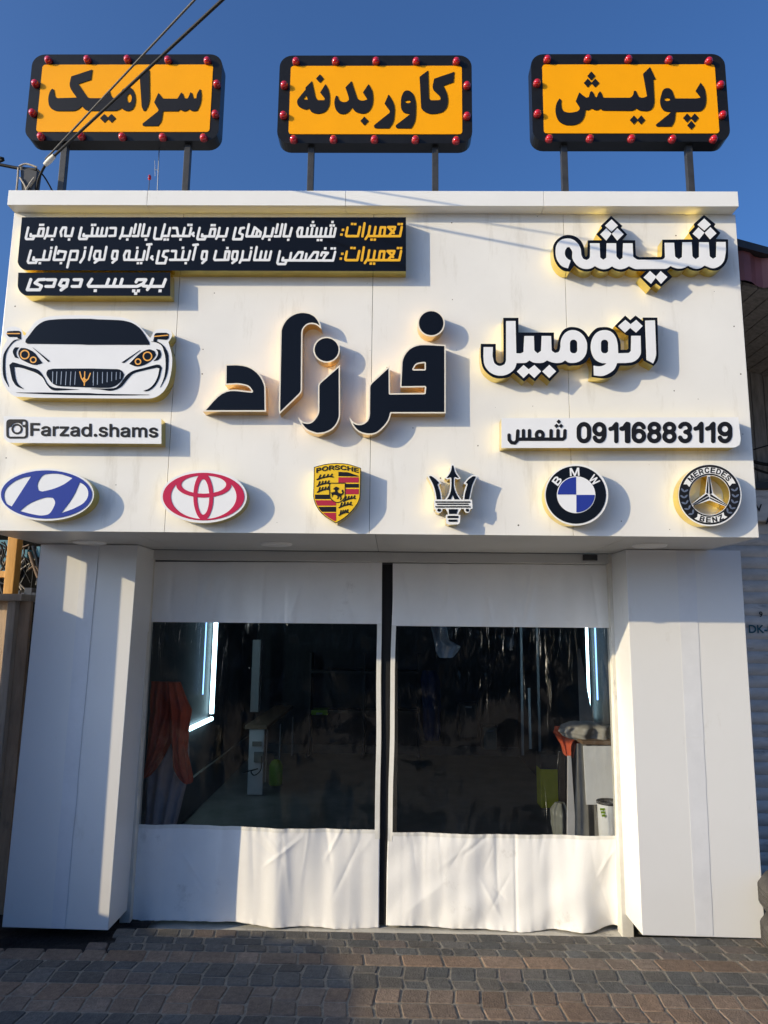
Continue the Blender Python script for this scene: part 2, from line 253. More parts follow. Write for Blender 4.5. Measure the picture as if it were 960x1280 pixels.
# outlines measured off the signs: closed loops in the sign's own plane, quarter-millimetre steps
DATA = {
 'saramik': '-5943,19601 -28,-28 -66,-58 -28,-29 -24,-32 -15,-38 -4,-19 -7,-65 3,-42 85,-670 9,-37 32,-74 9,-10 22,-11 20,11 8,7 34,77 14,37 18,83 8,79 1,42 -51,714 -8,24|-7279,19582 -476,-179 -18,-121 -5,-76 4,-42 16,-56 30,-60 33,-52 79,-107 30,-46 0,-3 -430,-15 -21,3 -25,15 -41,32 -39,168 -11,16 -31,19 -34,-49 -19,-46 -13,-75 -5,-51 0,-51 10,-79 20,-74 22,-47 15,-22 23,-25 32,-25 44,-25 47,-17 38,-4 342,0 45,5 45,15 52,30 20,18 57,64 51,-60 31,-28 35,-20 21,-10 34,-9 21,-2 604,2 45,10 44,22 40,29 15,23 4,-1 18,-25 18,-18 34,-24 40,-16 42,-5 37,6 32,14 32,23 17,20 13,23 10,28 12,46 8,51 1,79 -6,55 -10,56 -9,37 -19,51 -35,65 -21,28 -15,16 -18,12 -25,11 -47,6 -37,-6 -25,-10 -35,-26 -28,-31 -15,-23 -11,-28 -13,-60 -7,-63 -20,-7 -36,-25 -24,-11 -34,-3 -25,5 -26,14 -29,25 -18,23 -12,23 -32,103 -5,3 -26,0 -3,-3 -63,-168 -7,-9 -17,-9 -37,-5 -285,1 -38,9 -31,18 -16,19 -229,331 289,112 4,5 10,263 -1,2|-4681,19058 -39,-72 -17,-42 -7,-37 -5,-79 -3,-4 -66,-11 -40,140 -10,13 -26,11 -4,-1 -42,-134 -28,-28 -63,11 -54,129 -8,8 -21,8 -4,0 -63,-137 -12,-15 -12,-5 -329,0 -118,148 -4,0 -83,-244 117,-198 1,-5 -7,-18 -14,-23 -323,-303 -6,-10 -2,-9 1,-32 2,-4 23,-12 17,-4 311,0 4,2 54,82 9,19 13,36 8,46 9,161 8,39 332,-2 12,3 11,6 40,42 40,-30 21,-12 29,-7 34,0 16,3 24,10 52,42 52,-38 30,-13 33,-3 74,14 44,103 16,50 14,70 7,74 -1,102 -20,148 -6,5|-6345,18940 10,-1 13,-5 13,-12 10,-15 16,-37 8,-46 -2,-46 -11,-38 -8,-13 -11,-12 -21,-7 -12,3 -10,6 -22,26 -16,39 -7,42 1,42 11,40 15,23 12,8|-6898,18409 -88,-107 0,-4 104,-107 4,-1 73,88 4,1 90,-89 90,108 -1,4 -105,108 -77,-90 -4,2 -86,87',
 'kavar': '692,19552 -196,-165 36,-772 4,-28 8,-23 18,-32 17,-23 25,-27 36,-26 58,-27 37,-11 37,-5 41,-1 78,9 94,24 33,14 33,22 28,27 26,34 23,41 10,27 11,51 8,55 2,37 -2,69 -17,106 -23,74 -63,143 1,5 235,93 21,274 -474,-183 -33,-170 -1,-42 5,-38 16,-40 22,-33 119,-125 14,-27 15,-56 0,-4 -39,-23 -15,-6 -181,-1 -6,2 -29,37 -7,14 -2,14 -20,710|-1854,19455 -89,-113 94,-109 89,109|-1106,19273 -138,-164 75,-236 7,-32 5,-60 -35,-38 -28,-17 -41,-7 -38,4 -20,7 -42,23 -17,15 -13,17 -9,19 -22,65 -8,18 -33,0 -26,-88 -8,-73 1,-42 6,-46 13,-55 9,-28 12,-26 22,-36 40,-48 35,-24 38,-11 29,-2 33,3 36,13 37,22 31,27 15,18 59,94 57,-80 19,-21 33,-25 29,-14 54,-16 58,-8 37,4 45,15 31,19 30,26 20,24 14,23 35,78 11,37 8,37 7,83 0,78 -4,65 -14,92 -19,58 -15,31 -58,101 -4,-2 -123,-215 107,-180 -48,-23 -53,-12 -46,1 -37,12 -38,26 -16,19 -7,14|-2041,19272 -140,-162 -4,-9 3,-42 -4,-14 -169,-241 -13,-37 -4,-23 1,-41 7,-28 20,-42 28,-32 33,-25 63,-34 38,-12 33,-2 25,8 40,23 41,-68 14,-18 22,-20 30,-15 45,-14 50,-5 54,5 65,19 25,11 36,26 32,38 14,23 21,46 18,60 6,32 4,70 -3,110 -7,74 -7,37 -20,75 -23,55 -48,90 -4,3 -118,-218 106,-143 4,-19 -5,-37 -2,-2 -136,-5 -17,4 -19,17 -24,33 -18,41 -89,402|201,19025 -20,-3 -25,-10 -12,-8 -16,-16 -20,-32 -32,-88 -8,-37 -7,-69 -1,-124 4,-55 13,-48 18,-35 24,-32 28,-25 21,-11 25,-7 84,-7 7,-5 -330,-287 -5,-14 -6,-32 31,-31 12,-7 315,-1 60,108 26,73 10,50 7,54 6,101 4,156 -5,110 -6,51 -11,50 -16,60 -16,51 -12,23 -18,27 -29,31 -33,25 -21,10 -19,4|-232,18918 -89,-234 118,-177 5,-11 2,-14 -3,-28 -6,-13 -12,-14 -333,-297 -7,-14 -3,-36 25,-27 13,-10 12,-2 299,0 69,105 26,62 12,45 7,41 9,92 5,146 -6,74 -5,32 -13,46 -31,78 -35,67 -54,87|-2164,18906 4,2 39,-127 -113,14 -1,4|192,18767 40,4 33,-8 20,-15 6,-14 -1,-9 -13,-17 -28,-12 -33,-3 -33,8 -22,15 -4,9 -1,10 3,9 7,9|-789,18342 -88,-107 -1,-5 92,-108 4,2 88,106 -1,5 -90,105',
 'polish': '5897,19638 -164,-174 -1,-5 65,-582 -2,-6 -63,-29 -33,-7 -45,-2 -7,6 -29,11 -15,10 -13,17 -50,138 -37,1 -4,-2 -18,-81 -16,-36 -17,-24 -19,-19 -24,-16 -12,-5 -78,0 -44,5 -9,-5 -466,1 -28,12 -22,91 -15,33 -19,29 -4,2 -34,-40 -15,-24 -30,-87 -4,-3 -42,12 -18,65 -10,26 -17,29 -22,28 -29,-16 -10,-12 -36,-127 -58,-19 -77,63 -78,78 -4,0 -87,-225 92,-174 0,-4 -18,-42 -14,-22 -18,-17 -20,-11 -21,-8 -95,-20 -69,-6 -45,6 -36,11 -35,17 -18,14 -15,18 -14,28 -10,36 -6,37 -3,50 7,106 -1,9 -6,9 -32,26 -5,-5 -41,-62 -20,-42 -19,-59 -14,-87 -2,-87 8,-64 20,-82 21,-55 29,-45 34,-35 56,-37 48,-20 52,-10 74,-2 77,7 49,13 43,21 40,27 34,32 38,50 29,59 18,50 26,141 41,-7 25,1 28,11 51,34 56,-37 24,-8 24,-3 37,6 63,36 39,-41 12,-7 12,-2 636,-8 24,5 50,18 21,15 34,31 47,-44 32,-18 24,-6 93,-8 53,0 29,8 41,20 38,30 24,34 17,41 18,68 7,51 2,55 1,506 5,5 46,15 5,4|4522,19522 -92,-113 84,-110 4,1 92,109 -84,112|4433,19334 -92,-110 84,-111 4,0 86,102 4,1 79,-102 4,-2 93,112 -85,111 -4,-2 -86,-102 -4,1 -79,103|7052,19228 -124,-213 111,-175 -72,-21 -33,-5 -497,1 -50,191 -11,23 -24,27 -24,18 -20,9 -16,4 -28,1 -29,-8 -17,-9 -21,-14 -19,-19 -18,-27 -11,-28 -35,-115 -15,-60 -8,-59 0,-32 4,-46 8,-46 14,-41 17,-34 18,-30 24,-24 24,-14 24,-6 77,-4 20,-3 2,-3 -37,-45 -22,-22 -280,-241 -21,-24 18,-36 8,-6 8,-2 320,1 54,89 24,58 13,50 27,180 520,10 33,6 29,11 26,16 21,18 22,26 19,29 12,23 15,41 22,101 5,59 1,60 -3,68 -6,65 -15,74 -21,55|6232,18827 34,3 37,-10 19,-17 4,-9 -1,-13 -6,-9 -11,-11 -29,-12 -33,-2 -32,8 -12,7 -10,10 -4,9 0,14 5,9 12,11|6696,18427 -94,-111 1,-5 81,-109 95,108 79,-107 4,1 91,107 2,5 -80,109 -4,1 -92,-108|5466,18375 -94,-114 84,-112 86,103 4,1 77,-102 4,1 91,109 -81,112 -4,1 -86,-103 -4,2|6779,18237 -94,-112 81,-109 4,0 93,109 -80,112',
 'shishe_base': '6588,15415 -228,-211 -2,-4 12,-61 -2,-5 -127,-135 -1,-4 68,-142 2,-4 -3,-2 -639,-10 -28,-362 -7,-20 -8,-10 -8,-5 -354,-3 -82,-5 -19,3 -18,7 -25,13 -18,14 -8,12 -3,16 2,324 -264,6 -5,1 104,127 -129,155 37,42 -232,236 -228,-230 -3,-4 23,-49 -2,-5 -125,-139 0,-4 114,-135 -302,-4 -20,-340 -8,-17 -24,-23 -16,23 -5,16 -3,134 -15,73 -23,65 -20,36 -25,37 -29,32 -19,17 -40,28 -24,12 -43,16 -30,8 -44,6 -46,0 -45,-7 -26,-7 -42,-18 -42,-25 -41,-31 -36,-37 -28,-37 -15,-24 -26,-57 -10,-41 5,-162 3,-44 6,-48 20,-69 23,-56 28,-48 20,-28 34,-37 39,-31 41,-23 37,-10 78,-7 105,132 66,-56 51,-33 63,-26 25,-6 41,-5 63,2 42,11 30,16 57,41 50,-38 30,-15 48,-15 41,-6 52,2 53,12 30,15 57,35 51,-29 40,-17 48,-14 33,-4 45,2 53,13 30,15 54,36 65,-34 55,-14 30,-2 197,1 2,-1 -3,-4 -119,-124 -2,-4 211,-246 4,1 116,98 4,1 99,-77 253,225 -1,4 -102,128 72,58 102,-43 33,-9 22,-2 59,3 46,11 34,16 61,40 4,0 42,-29 37,-18 36,-13 37,-6 52,0 53,11 22,9 54,33 16,7 18,4 19,-2 14,-6 50,-29 22,-9 70,-12 48,1 26,5 27,9 23,11 42,27 39,33 21,20 19,24 29,43 14,26 21,48 14,44 8,44 26,384 -2,3 -250,6 -3,3 101,138 -1,4 -126,143 34,57 -2,4 -227,209',
 'shishe_face': '6582,15324 -147,-141 138,-135 143,136 -130,140|4603,15298 -141,-141 133,-141 139,138 -1,4 -126,139|6705,15123 -126,-127 -1,-4 102,-145 4,-2 140,135|6446,15116 -125,-137 0,-4 131,-131 115,148 -1,4 -116,121|4719,15094 -119,-128 107,-156 4,1 136,143 0,4 -125,134|4482,15088 -130,-135 123,-142 4,2 111,153|3605,14849 -49,-11 -34,-14 -23,-13 -37,-32 -25,-29 -13,-20 -19,-41 -11,-40 -9,-81 0,-69 9,-69 16,-56 21,-48 39,-61 31,-36 37,-28 33,-14 66,-18 4,2 57,172 -3,4 -49,28 -24,24 -18,24 -13,28 -6,20 -4,25 1,36 6,36 6,17 39,64 53,8 37,-56 15,-32 5,-28 -7,-106 4,-28 9,-32 14,-32 32,-56 28,-36 18,-19 33,-28 21,-14 37,-18 26,-9 22,-6 41,-5 45,3 22,4 38,11 30,15 57,38 53,-35 42,-21 37,-13 37,-6 41,2 57,14 34,16 61,39 43,-31 40,-20 37,-13 37,-5 37,1 60,15 35,15 65,40 105,-54 29,-10 15,-1 599,6 34,6 34,13 65,47 51,-28 55,-20 44,-8 55,-1 42,7 37,11 88,45 51,-29 61,-27 33,-9 37,-2 37,6 50,16 26,16 51,37 119,-52 37,-9 37,0 22,5 34,11 54,29 43,33 36,39 28,44 14,32 16,56 23,109 9,93 6,150 -192,0 -2,-5 -27,-331 -3,-6 -66,-43 -4,1 -51,39 -9,12 -4,16 -2,308 -198,1 -3,-2 -1,-4 -19,-327 -78,-57 -52,48 -9,16 -3,12 3,311 -2,2 -194,-1 -24,-329 -2,-5 -74,-55 -61,46 -10,16 -4,14 -2,300 -198,1 -3,-3 0,-4 -6,-303 -5,-16 -11,-20 -16,-19 -12,-9 -30,-12 -34,-4 -231,-4 -111,2 -105,-1 -26,3 -26,10 -25,16 -45,40 1,310 -198,0 -3,-3 -24,-328 -3,-4 -61,-43 -4,0 -52,55 -9,16 -3,16 7,287 -2,3 -195,0 -5,-4 -19,-327 -3,-4 -66,-44 -50,41 -8,10 -4,16 1,308 -3,3 -195,0 -4,-4 -10,-283 -3,-20 -11,-29 -14,-19 -50,-31 -55,19 -17,15 -15,24 -16,40 -6,25 -5,109 -6,28 -15,46 -13,27 -24,40 -18,25 -46,45 -36,24 -23,11 -37,11 -26,4 -42,1|5370,14112 -4,-1 -136,-140 1,-4 147,-142 4,1 103,138 104,-139 138,152 -1,4 -130,131 -3,1 -103,-118 -3,0',
 'oto_base': '4806,13114 -233,-235 231,-197 16,-7 30,-5 -11,-275 -6,-14 -23,-23 -127,-2 3,108 -4,54 -15,62 -40,105 -21,45 -29,40 -38,34 -36,22 -21,10 -26,10 -40,8 -62,3 -88,-7 -37,-8 -23,-8 -41,-26 -52,-48 -40,-47 -50,-73 -3,1 -42,69 -25,32 -32,31 -35,27 -37,21 -58,21 -44,9 -62,4 -40,-3 -26,-5 -34,-11 -30,-13 -30,-19 -26,-22 -33,-41 -37,-66 -12,-27 -16,-47 -23,-105 -17,-120 -8,-12 -28,-16 -24,31 -5,20 9,326 -2,4 -740,-2 6,323 -3,2 -314,-1 -4,-3 -9,-917 -3,-27 -6,-20 -12,-15 -15,-11 -18,-8 -22,-2 -50,17 -24,42 -6,23 1,340 -3,3 -309,-2 -8,-181 1,-116 15,-119 11,-58 8,-26 13,-31 27,-47 36,-44 39,-39 44,-34 47,-29 29,-13 47,-15 51,-6 55,1 69,7 48,10 41,17 21,14 30,27 44,46 4,0 212,-181 114,97 111,-95 4,1 134,159 4,0 164,-157 3,-1 205,222 -57,119 3,2 173,33 11,0 10,-5 29,-22 11,-5 32,-5 146,9 44,6 26,6 67,26 37,22 22,18 30,33 47,76 24,-75 14,-50 5,-27 4,-46 -1,-54 -19,-179 5,-4 105,-17 104,-12 44,-1 55,7 29,6 55,18 26,13 38,27 22,19 33,35 30,42 50,107 4,4 178,1 47,7 45,12 66,28 38,21 19,14 30,31 46,57 5,-7 10,-39 7,-11 8,-7 191,-107 52,54 23,31 23,50 12,54 5,53 20,823 -303,0 -3,-1 0,-4 -4,-71 -145,119 -4,-1 -111,-97 -4,0',
 'oto_face': '4801,13013 -153,-136 -1,-4 138,-143 111,105 4,0 112,-102 4,0 139,143 0,4 -126,133 -4,0 -118,-98|5315,13002 -100,-5 -11,-860 3,-3 128,-74 32,63 15,38 19,70 7,54 11,717 -1,3 -4,0|2306,12974 -15,-853 -6,-35 -27,-65 -64,-32 -29,-6 -18,1 -22,5 -33,16 -29,23 -14,19 -9,19 -9,30 -17,85 -2,46 7,128 0,43 -192,-2 -5,-197 6,-119 7,-46 8,-27 9,-23 20,-39 25,-37 18,-22 22,-22 41,-33 53,-30 54,-19 48,-8 29,-2 51,2 26,5 55,16 47,23 30,19 40,31 35,35 17,23 19,35 28,89 150,2 29,3 33,13 56,42 3,-1 44,-28 25,-13 36,-10 40,-4 73,-1 48,6 25,9 15,8 56,37 69,-32 32,-11 51,-11 37,-4 69,2 37,8 27,13 51,36 53,-38 26,-11 21,-5 22,-2 44,1 44,6 26,6 47,18 26,13 44,32 19,19 31,39 25,42 12,27 8,27 11,50 7,55 2,65 -4,43 -9,42 -9,27 -19,43 -26,43 -28,35 -24,23 -35,27 -24,13 -39,15 -41,9 -25,2 -33,-1 -30,-6 -30,-9 -29,-15 -42,-31 -17,-18 -28,-35 -27,-47 -11,-27 -14,-46 -9,-47 -3,-89 -16,-66 -15,-31 -11,-12 -19,-11 -55,-15 -47,33 -10,8 -8,12 -5,19 -2,298 -2,3 -195,-1 -20,-324 -73,-57 -54,46 -10,14 -4,15 -1,303 -3,2 -195,-1 -3,-6 -23,-338 -5,-7 -10,-9 -26,-14 -18,-7 -33,-3 -59,4 -2,709 -3,3|4344,12782 -41,-5 -52,-16 -47,-26 -24,-20 -33,-35 -31,-47 -25,-50 -18,-58 -6,-31 -7,-59 -1,-50 3,-54 10,-50 15,-50 21,-46 14,-23 18,-23 34,-30 23,-16 39,-20 44,-13 87,-5 4,-3 -57,-41 -18,-9 -30,-8 -36,-5 -37,-1 -29,3 -58,11 -3,-1 -2,-207 5,-3 105,-14 32,-2 26,3 29,6 26,8 44,19 48,26 44,28 38,31 20,19 15,19 15,23 45,105 171,2 99,11 40,8 19,7 26,12 37,23 40,34 17,20 25,38 20,47 5,23 3,23 9,349 -3,2 -183,-1 -4,0 -3,-3 -22,-325 -39,-41 -11,-7 -11,-2 -205,-8 -2,6 1,166 -6,62 -15,81 -8,24 -20,43 -27,42 -17,19 -33,28 -21,13 -26,10 -40,11 -25,3|3695,12569 18,1 21,-3 22,-13 14,-16 8,-19 3,-23 -4,-151 -5,-23 -12,-23 -15,-16 -20,-10 -22,-4 -33,3 -21,12 -14,16 -8,17 -4,27 4,151 5,23 10,20 15,16 22,12|4341,12572 17,1 21,-3 22,-12 14,-16 9,-19 2,-24 -6,-150 -4,-24 -10,-20 -18,-18 -20,-11 -22,-4 -33,4 -21,12 -12,13 -9,20 -4,27 5,150 5,24 10,19 15,16 22,13|3184,12014 -146,-142 139,-143 4,1 141,144 -134,138|2651,12006 -140,-137 135,-143 3,1 108,105 4,0 107,-104 3,-1 141,145 -134,136 -4,-1 -119,-92 -100,90',
 'fz_dal_base': '-3457,11997 -115,-5 -1,-4 15,-445 55,0 172,11 56,-2 59,-9 78,-16 27,-8 25,-12 23,-15 26,-27 40,-57 -4,-2 -85,6 -181,22 -92,6 -88,-4 -87,-20 -93,-47 -85,-69 -73,-80 -142,-176 -72,-78 7,-4 1308,9 2,3 -27,505 -3,30 -14,58 -25,61 -29,59 -42,63 -48,57 -53,51 -50,38 -30,19 -65,34 -33,12 -64,17 -100,16 -52,5 -48,1',
 'fz_dal_face': '-3482,11966 -59,-3 -2,-2 13,-388 198,10 59,-2 115,-20 56,-15 34,-16 22,-15 19,-18 56,-77 4,-11 -2,-16 -5,-8 -7,-6 -15,-3 -92,7 -181,22 -88,6 -85,-4 -80,-18 -89,-45 -81,-66 -74,-80 -138,-172 -29,-34 1220,9 -24,474 -3,31 -14,53 -33,80 -35,61 -42,58 -50,53 -54,45 -49,34 -30,16 -60,26 -34,10 -59,13 -116,14 -51,1',
 'fz_alef_base': '-2032,13166 -71,-13 -70,-26 -62,-35 -30,-22 -29,-26 -50,-57 -40,-63 -17,-36 -22,-55 -17,-63 -5,-59 26,-1718 5,-27 14,-38 4,-5 396,412 26,36 19,42 4,19 2,26 -27,1217 3,51 5,23 8,24 12,23 26,36 36,33 22,13 22,8 48,7 49,-4 22,-5 27,-10 29,-18 88,-71 3,1 -27,114 -23,55 -33,55 -20,27 -25,28 -24,22 -27,19 -30,17 -53,22 -34,10 -56,11 -30,2',
 'fz_alef_face': '-2039,13135 -59,-13 -63,-23 -59,-33 -54,-45 -47,-53 -38,-60 -15,-31 -21,-52 -16,-58 -4,-28 -1,-31 25,-1711 4,-22 365,380 24,31 16,38 4,34 -27,1217 4,58 6,28 8,23 28,49 36,41 22,17 22,13 33,12 22,5 30,2 26,0 48,-8 38,-14 26,-16 31,-24 2,4 -17,51 -26,51 -17,27 -40,49 -23,20 -23,17 -53,27 -26,10 -57,14 -56,7 -48,0',
 'fz_zdot_base': '-1500,12609 -29,-5 -30,-9 -29,-13 -25,-15 -29,-22 -21,-19 -20,-24 -18,-27 -13,-26 -13,-33 -7,-31 -4,-31 -1,-31 2,-31 6,-31 10,-31 13,-31 15,-27 20,-27 19,-21 27,-23 26,-19 26,-14 30,-12 29,-9 34,-5 29,-2 33,2 30,6 29,8 29,13 26,14 29,22 21,19 20,24 20,30 12,24 12,31 8,31 5,31 1,31 -3,31 -5,31 -10,31 -13,31 -15,27 -19,28 -21,23 -27,23 -22,16 -30,17 -30,12 -26,8 -38,6 -29,2',
 'fz_zdot_face': '-1503,12578 -47,-13 -48,-24 -22,-16 -22,-20 -32,-42 -16,-31 -9,-23 -7,-31 -5,-55 8,-54 9,-31 10,-23 17,-30 35,-41 22,-20 23,-16 48,-23 30,-9 56,-6 29,2 26,4 51,19 29,16 22,16 21,20 32,43 23,51 8,31 5,54 -7,54 -9,31 -25,51 -17,23 -21,23 -42,33 -30,17 -52,17 -26,5 -30,1',
 'fz_ze_base': '-1171,11997 -407,-379 -14,-17 -16,-30 -9,-35 -1,-23 13,-512 -1,-26 -6,-30 -17,-43 -14,-26 -29,-45 -38,-44 -18,-16 -24,-15 -26,-10 -21,-4 -26,0 -47,9 -45,18 -18,12 -19,16 -60,69 -2,-3 37,-98 27,-48 23,-34 45,-56 27,-25 29,-24 30,-17 62,-25 117,-36 26,-1 65,6 36,5 40,9 46,16 29,13 50,28 29,21 25,22 37,43 32,49 15,30 21,51 15,50 7,49 1,27',
 'fz_ze_face': '-1200,11931 -356,-333 -14,-15 -12,-24 -6,-26 -1,-19 13,-516 -2,-27 -6,-30 -10,-30 -12,-27 -25,-43 -35,-49 -25,-27 -21,-18 -25,-16 -33,-13 -29,-5 -25,0 -26,3 -51,14 -33,15 -1,-2 7,-11 21,-32 44,-54 49,-42 30,-18 59,-23 109,-35 22,0 62,6 72,13 43,15 29,13 46,26 27,19 37,36 20,24 30,46 15,30 18,45 13,45 6,26 3,45 -24,1009',
 'fz_fdot_base': '698,13219 -30,-5 -30,-10 -29,-13 -26,-15 -30,-22 -22,-21 -22,-26 -19,-27 -14,-28 -13,-31 -9,-32 -5,-35 -2,-32 2,-35 5,-31 9,-31 15,-36 13,-24 18,-27 23,-26 22,-21 26,-19 26,-15 35,-15 28,-8 33,-6 33,-2 30,2 33,6 29,9 33,15 26,15 26,20 22,21 23,25 18,28 14,25 14,35 9,32 5,31 2,35 -1,32 -6,35 -8,27 -13,36 -15,27 -19,28 -22,26 -22,21 -27,19 -29,17 -29,12 -30,9 -33,6 -30,2',
 'fz_fdot_face': '694,13188 -48,-13 -26,-12 -26,-15 -22,-17 -21,-19 -35,-46 -15,-27 -10,-26 -10,-35 -5,-55 2,-32 4,-27 9,-31 11,-28 28,-47 24,-27 18,-17 25,-18 23,-13 30,-12 52,-12 33,-2 55,6 30,10 26,11 45,29 25,24 18,21 18,26 23,51 9,31 5,28 2,31 -2,28 -5,31 -18,55 -16,30 -34,44 -22,20 -22,16 -30,17 -51,19 -56,6',
 'fz_fere_base': '504,12462 -55,-11 -59,-18 -58,-27 -31,-19 -55,-46 -29,-32 -42,-58 -32,-62 -22,-62 -14,-66 -19,-517 10,-38 500,9 3,-2 -8,-118 -2,-2 -709,-10 -2,3 -10,605 -373,-367 -28,-35 -21,-42 -5,-23 -2,-22 1,-576 -6,-49 -6,-26 -10,-26 -13,-23 -16,-19 -20,-19 -36,-23 -22,-9 -21,-6 -26,-4 -47,4 -51,17 -22,11 -22,16 -31,34 -43,57 -3,-1 32,-105 21,-49 18,-30 23,-32 40,-46 26,-23 26,-19 33,-19 54,-23 62,-15 58,-7 58,1 32,4 54,14 36,16 33,20 55,47 73,79 43,56 34,57 16,34 13,42 20,86 2,2 1122,9 4,1486 -310,17 -155,3|548,12037 45,2 2,-2 0,-123 -2,-5 -227,0 34,65 12,16 12,11 26,15 18,6 44,10',
 'fz_fere_face': '500,12431 -71,-16 -54,-20 -33,-17 -49,-34 -29,-27 -43,-51 -23,-35 -30,-58 -21,-58 -12,-58 -19,-509 3,-12 482,9 10,-2 14,-11 5,-15 -9,-126 -5,-15 -11,-9 -11,-3 -714,-11 -15,4 -9,10 -4,15 -8,535 -2,5 -323,-317 -17,-19 -20,-31 -11,-34 -2,-19 2,-549 -3,-57 -12,-56 -13,-33 -15,-24 -17,-21 -40,-33 -25,-14 -25,-11 -25,-7 -29,-3 -29,0 -26,4 -29,8 -26,10 -40,22 9,-20 36,-55 40,-46 25,-22 26,-19 49,-25 54,-17 58,-10 54,-3 55,4 50,12 33,15 31,20 51,43 72,76 40,54 34,56 14,30 12,38 22,94 9,11 11,5 1099,8 3,2 3,1425 -2,3 -4,1 -280,14 -154,3|572,12068 25,1 11,-3 10,-10 5,-11 0,-139 -3,-11 -8,-10 -15,-5 -231,-2 -14,4 -9,7 -6,16 2,15 37,69 14,20 16,15 33,19 37,12 47,9',
 'panA': '-8172,15324 -3,-8 4,-1017 2,-24 8,-24 20,-41 18,-26 19,-23 39,-33 29,-18 27,-13 32,-9 31,-3 8140,9 2,5 -8,1243 -2,2',
 'panB': '-7473,14034 -659,-4 -2,-3 14,-279 4,-28 16,-48 29,-53 18,-23 22,-24 23,-20 29,-19 31,-17 32,-11 34,-4 3057,9 3,0 3,3 -31,526 0,4 -3,3',
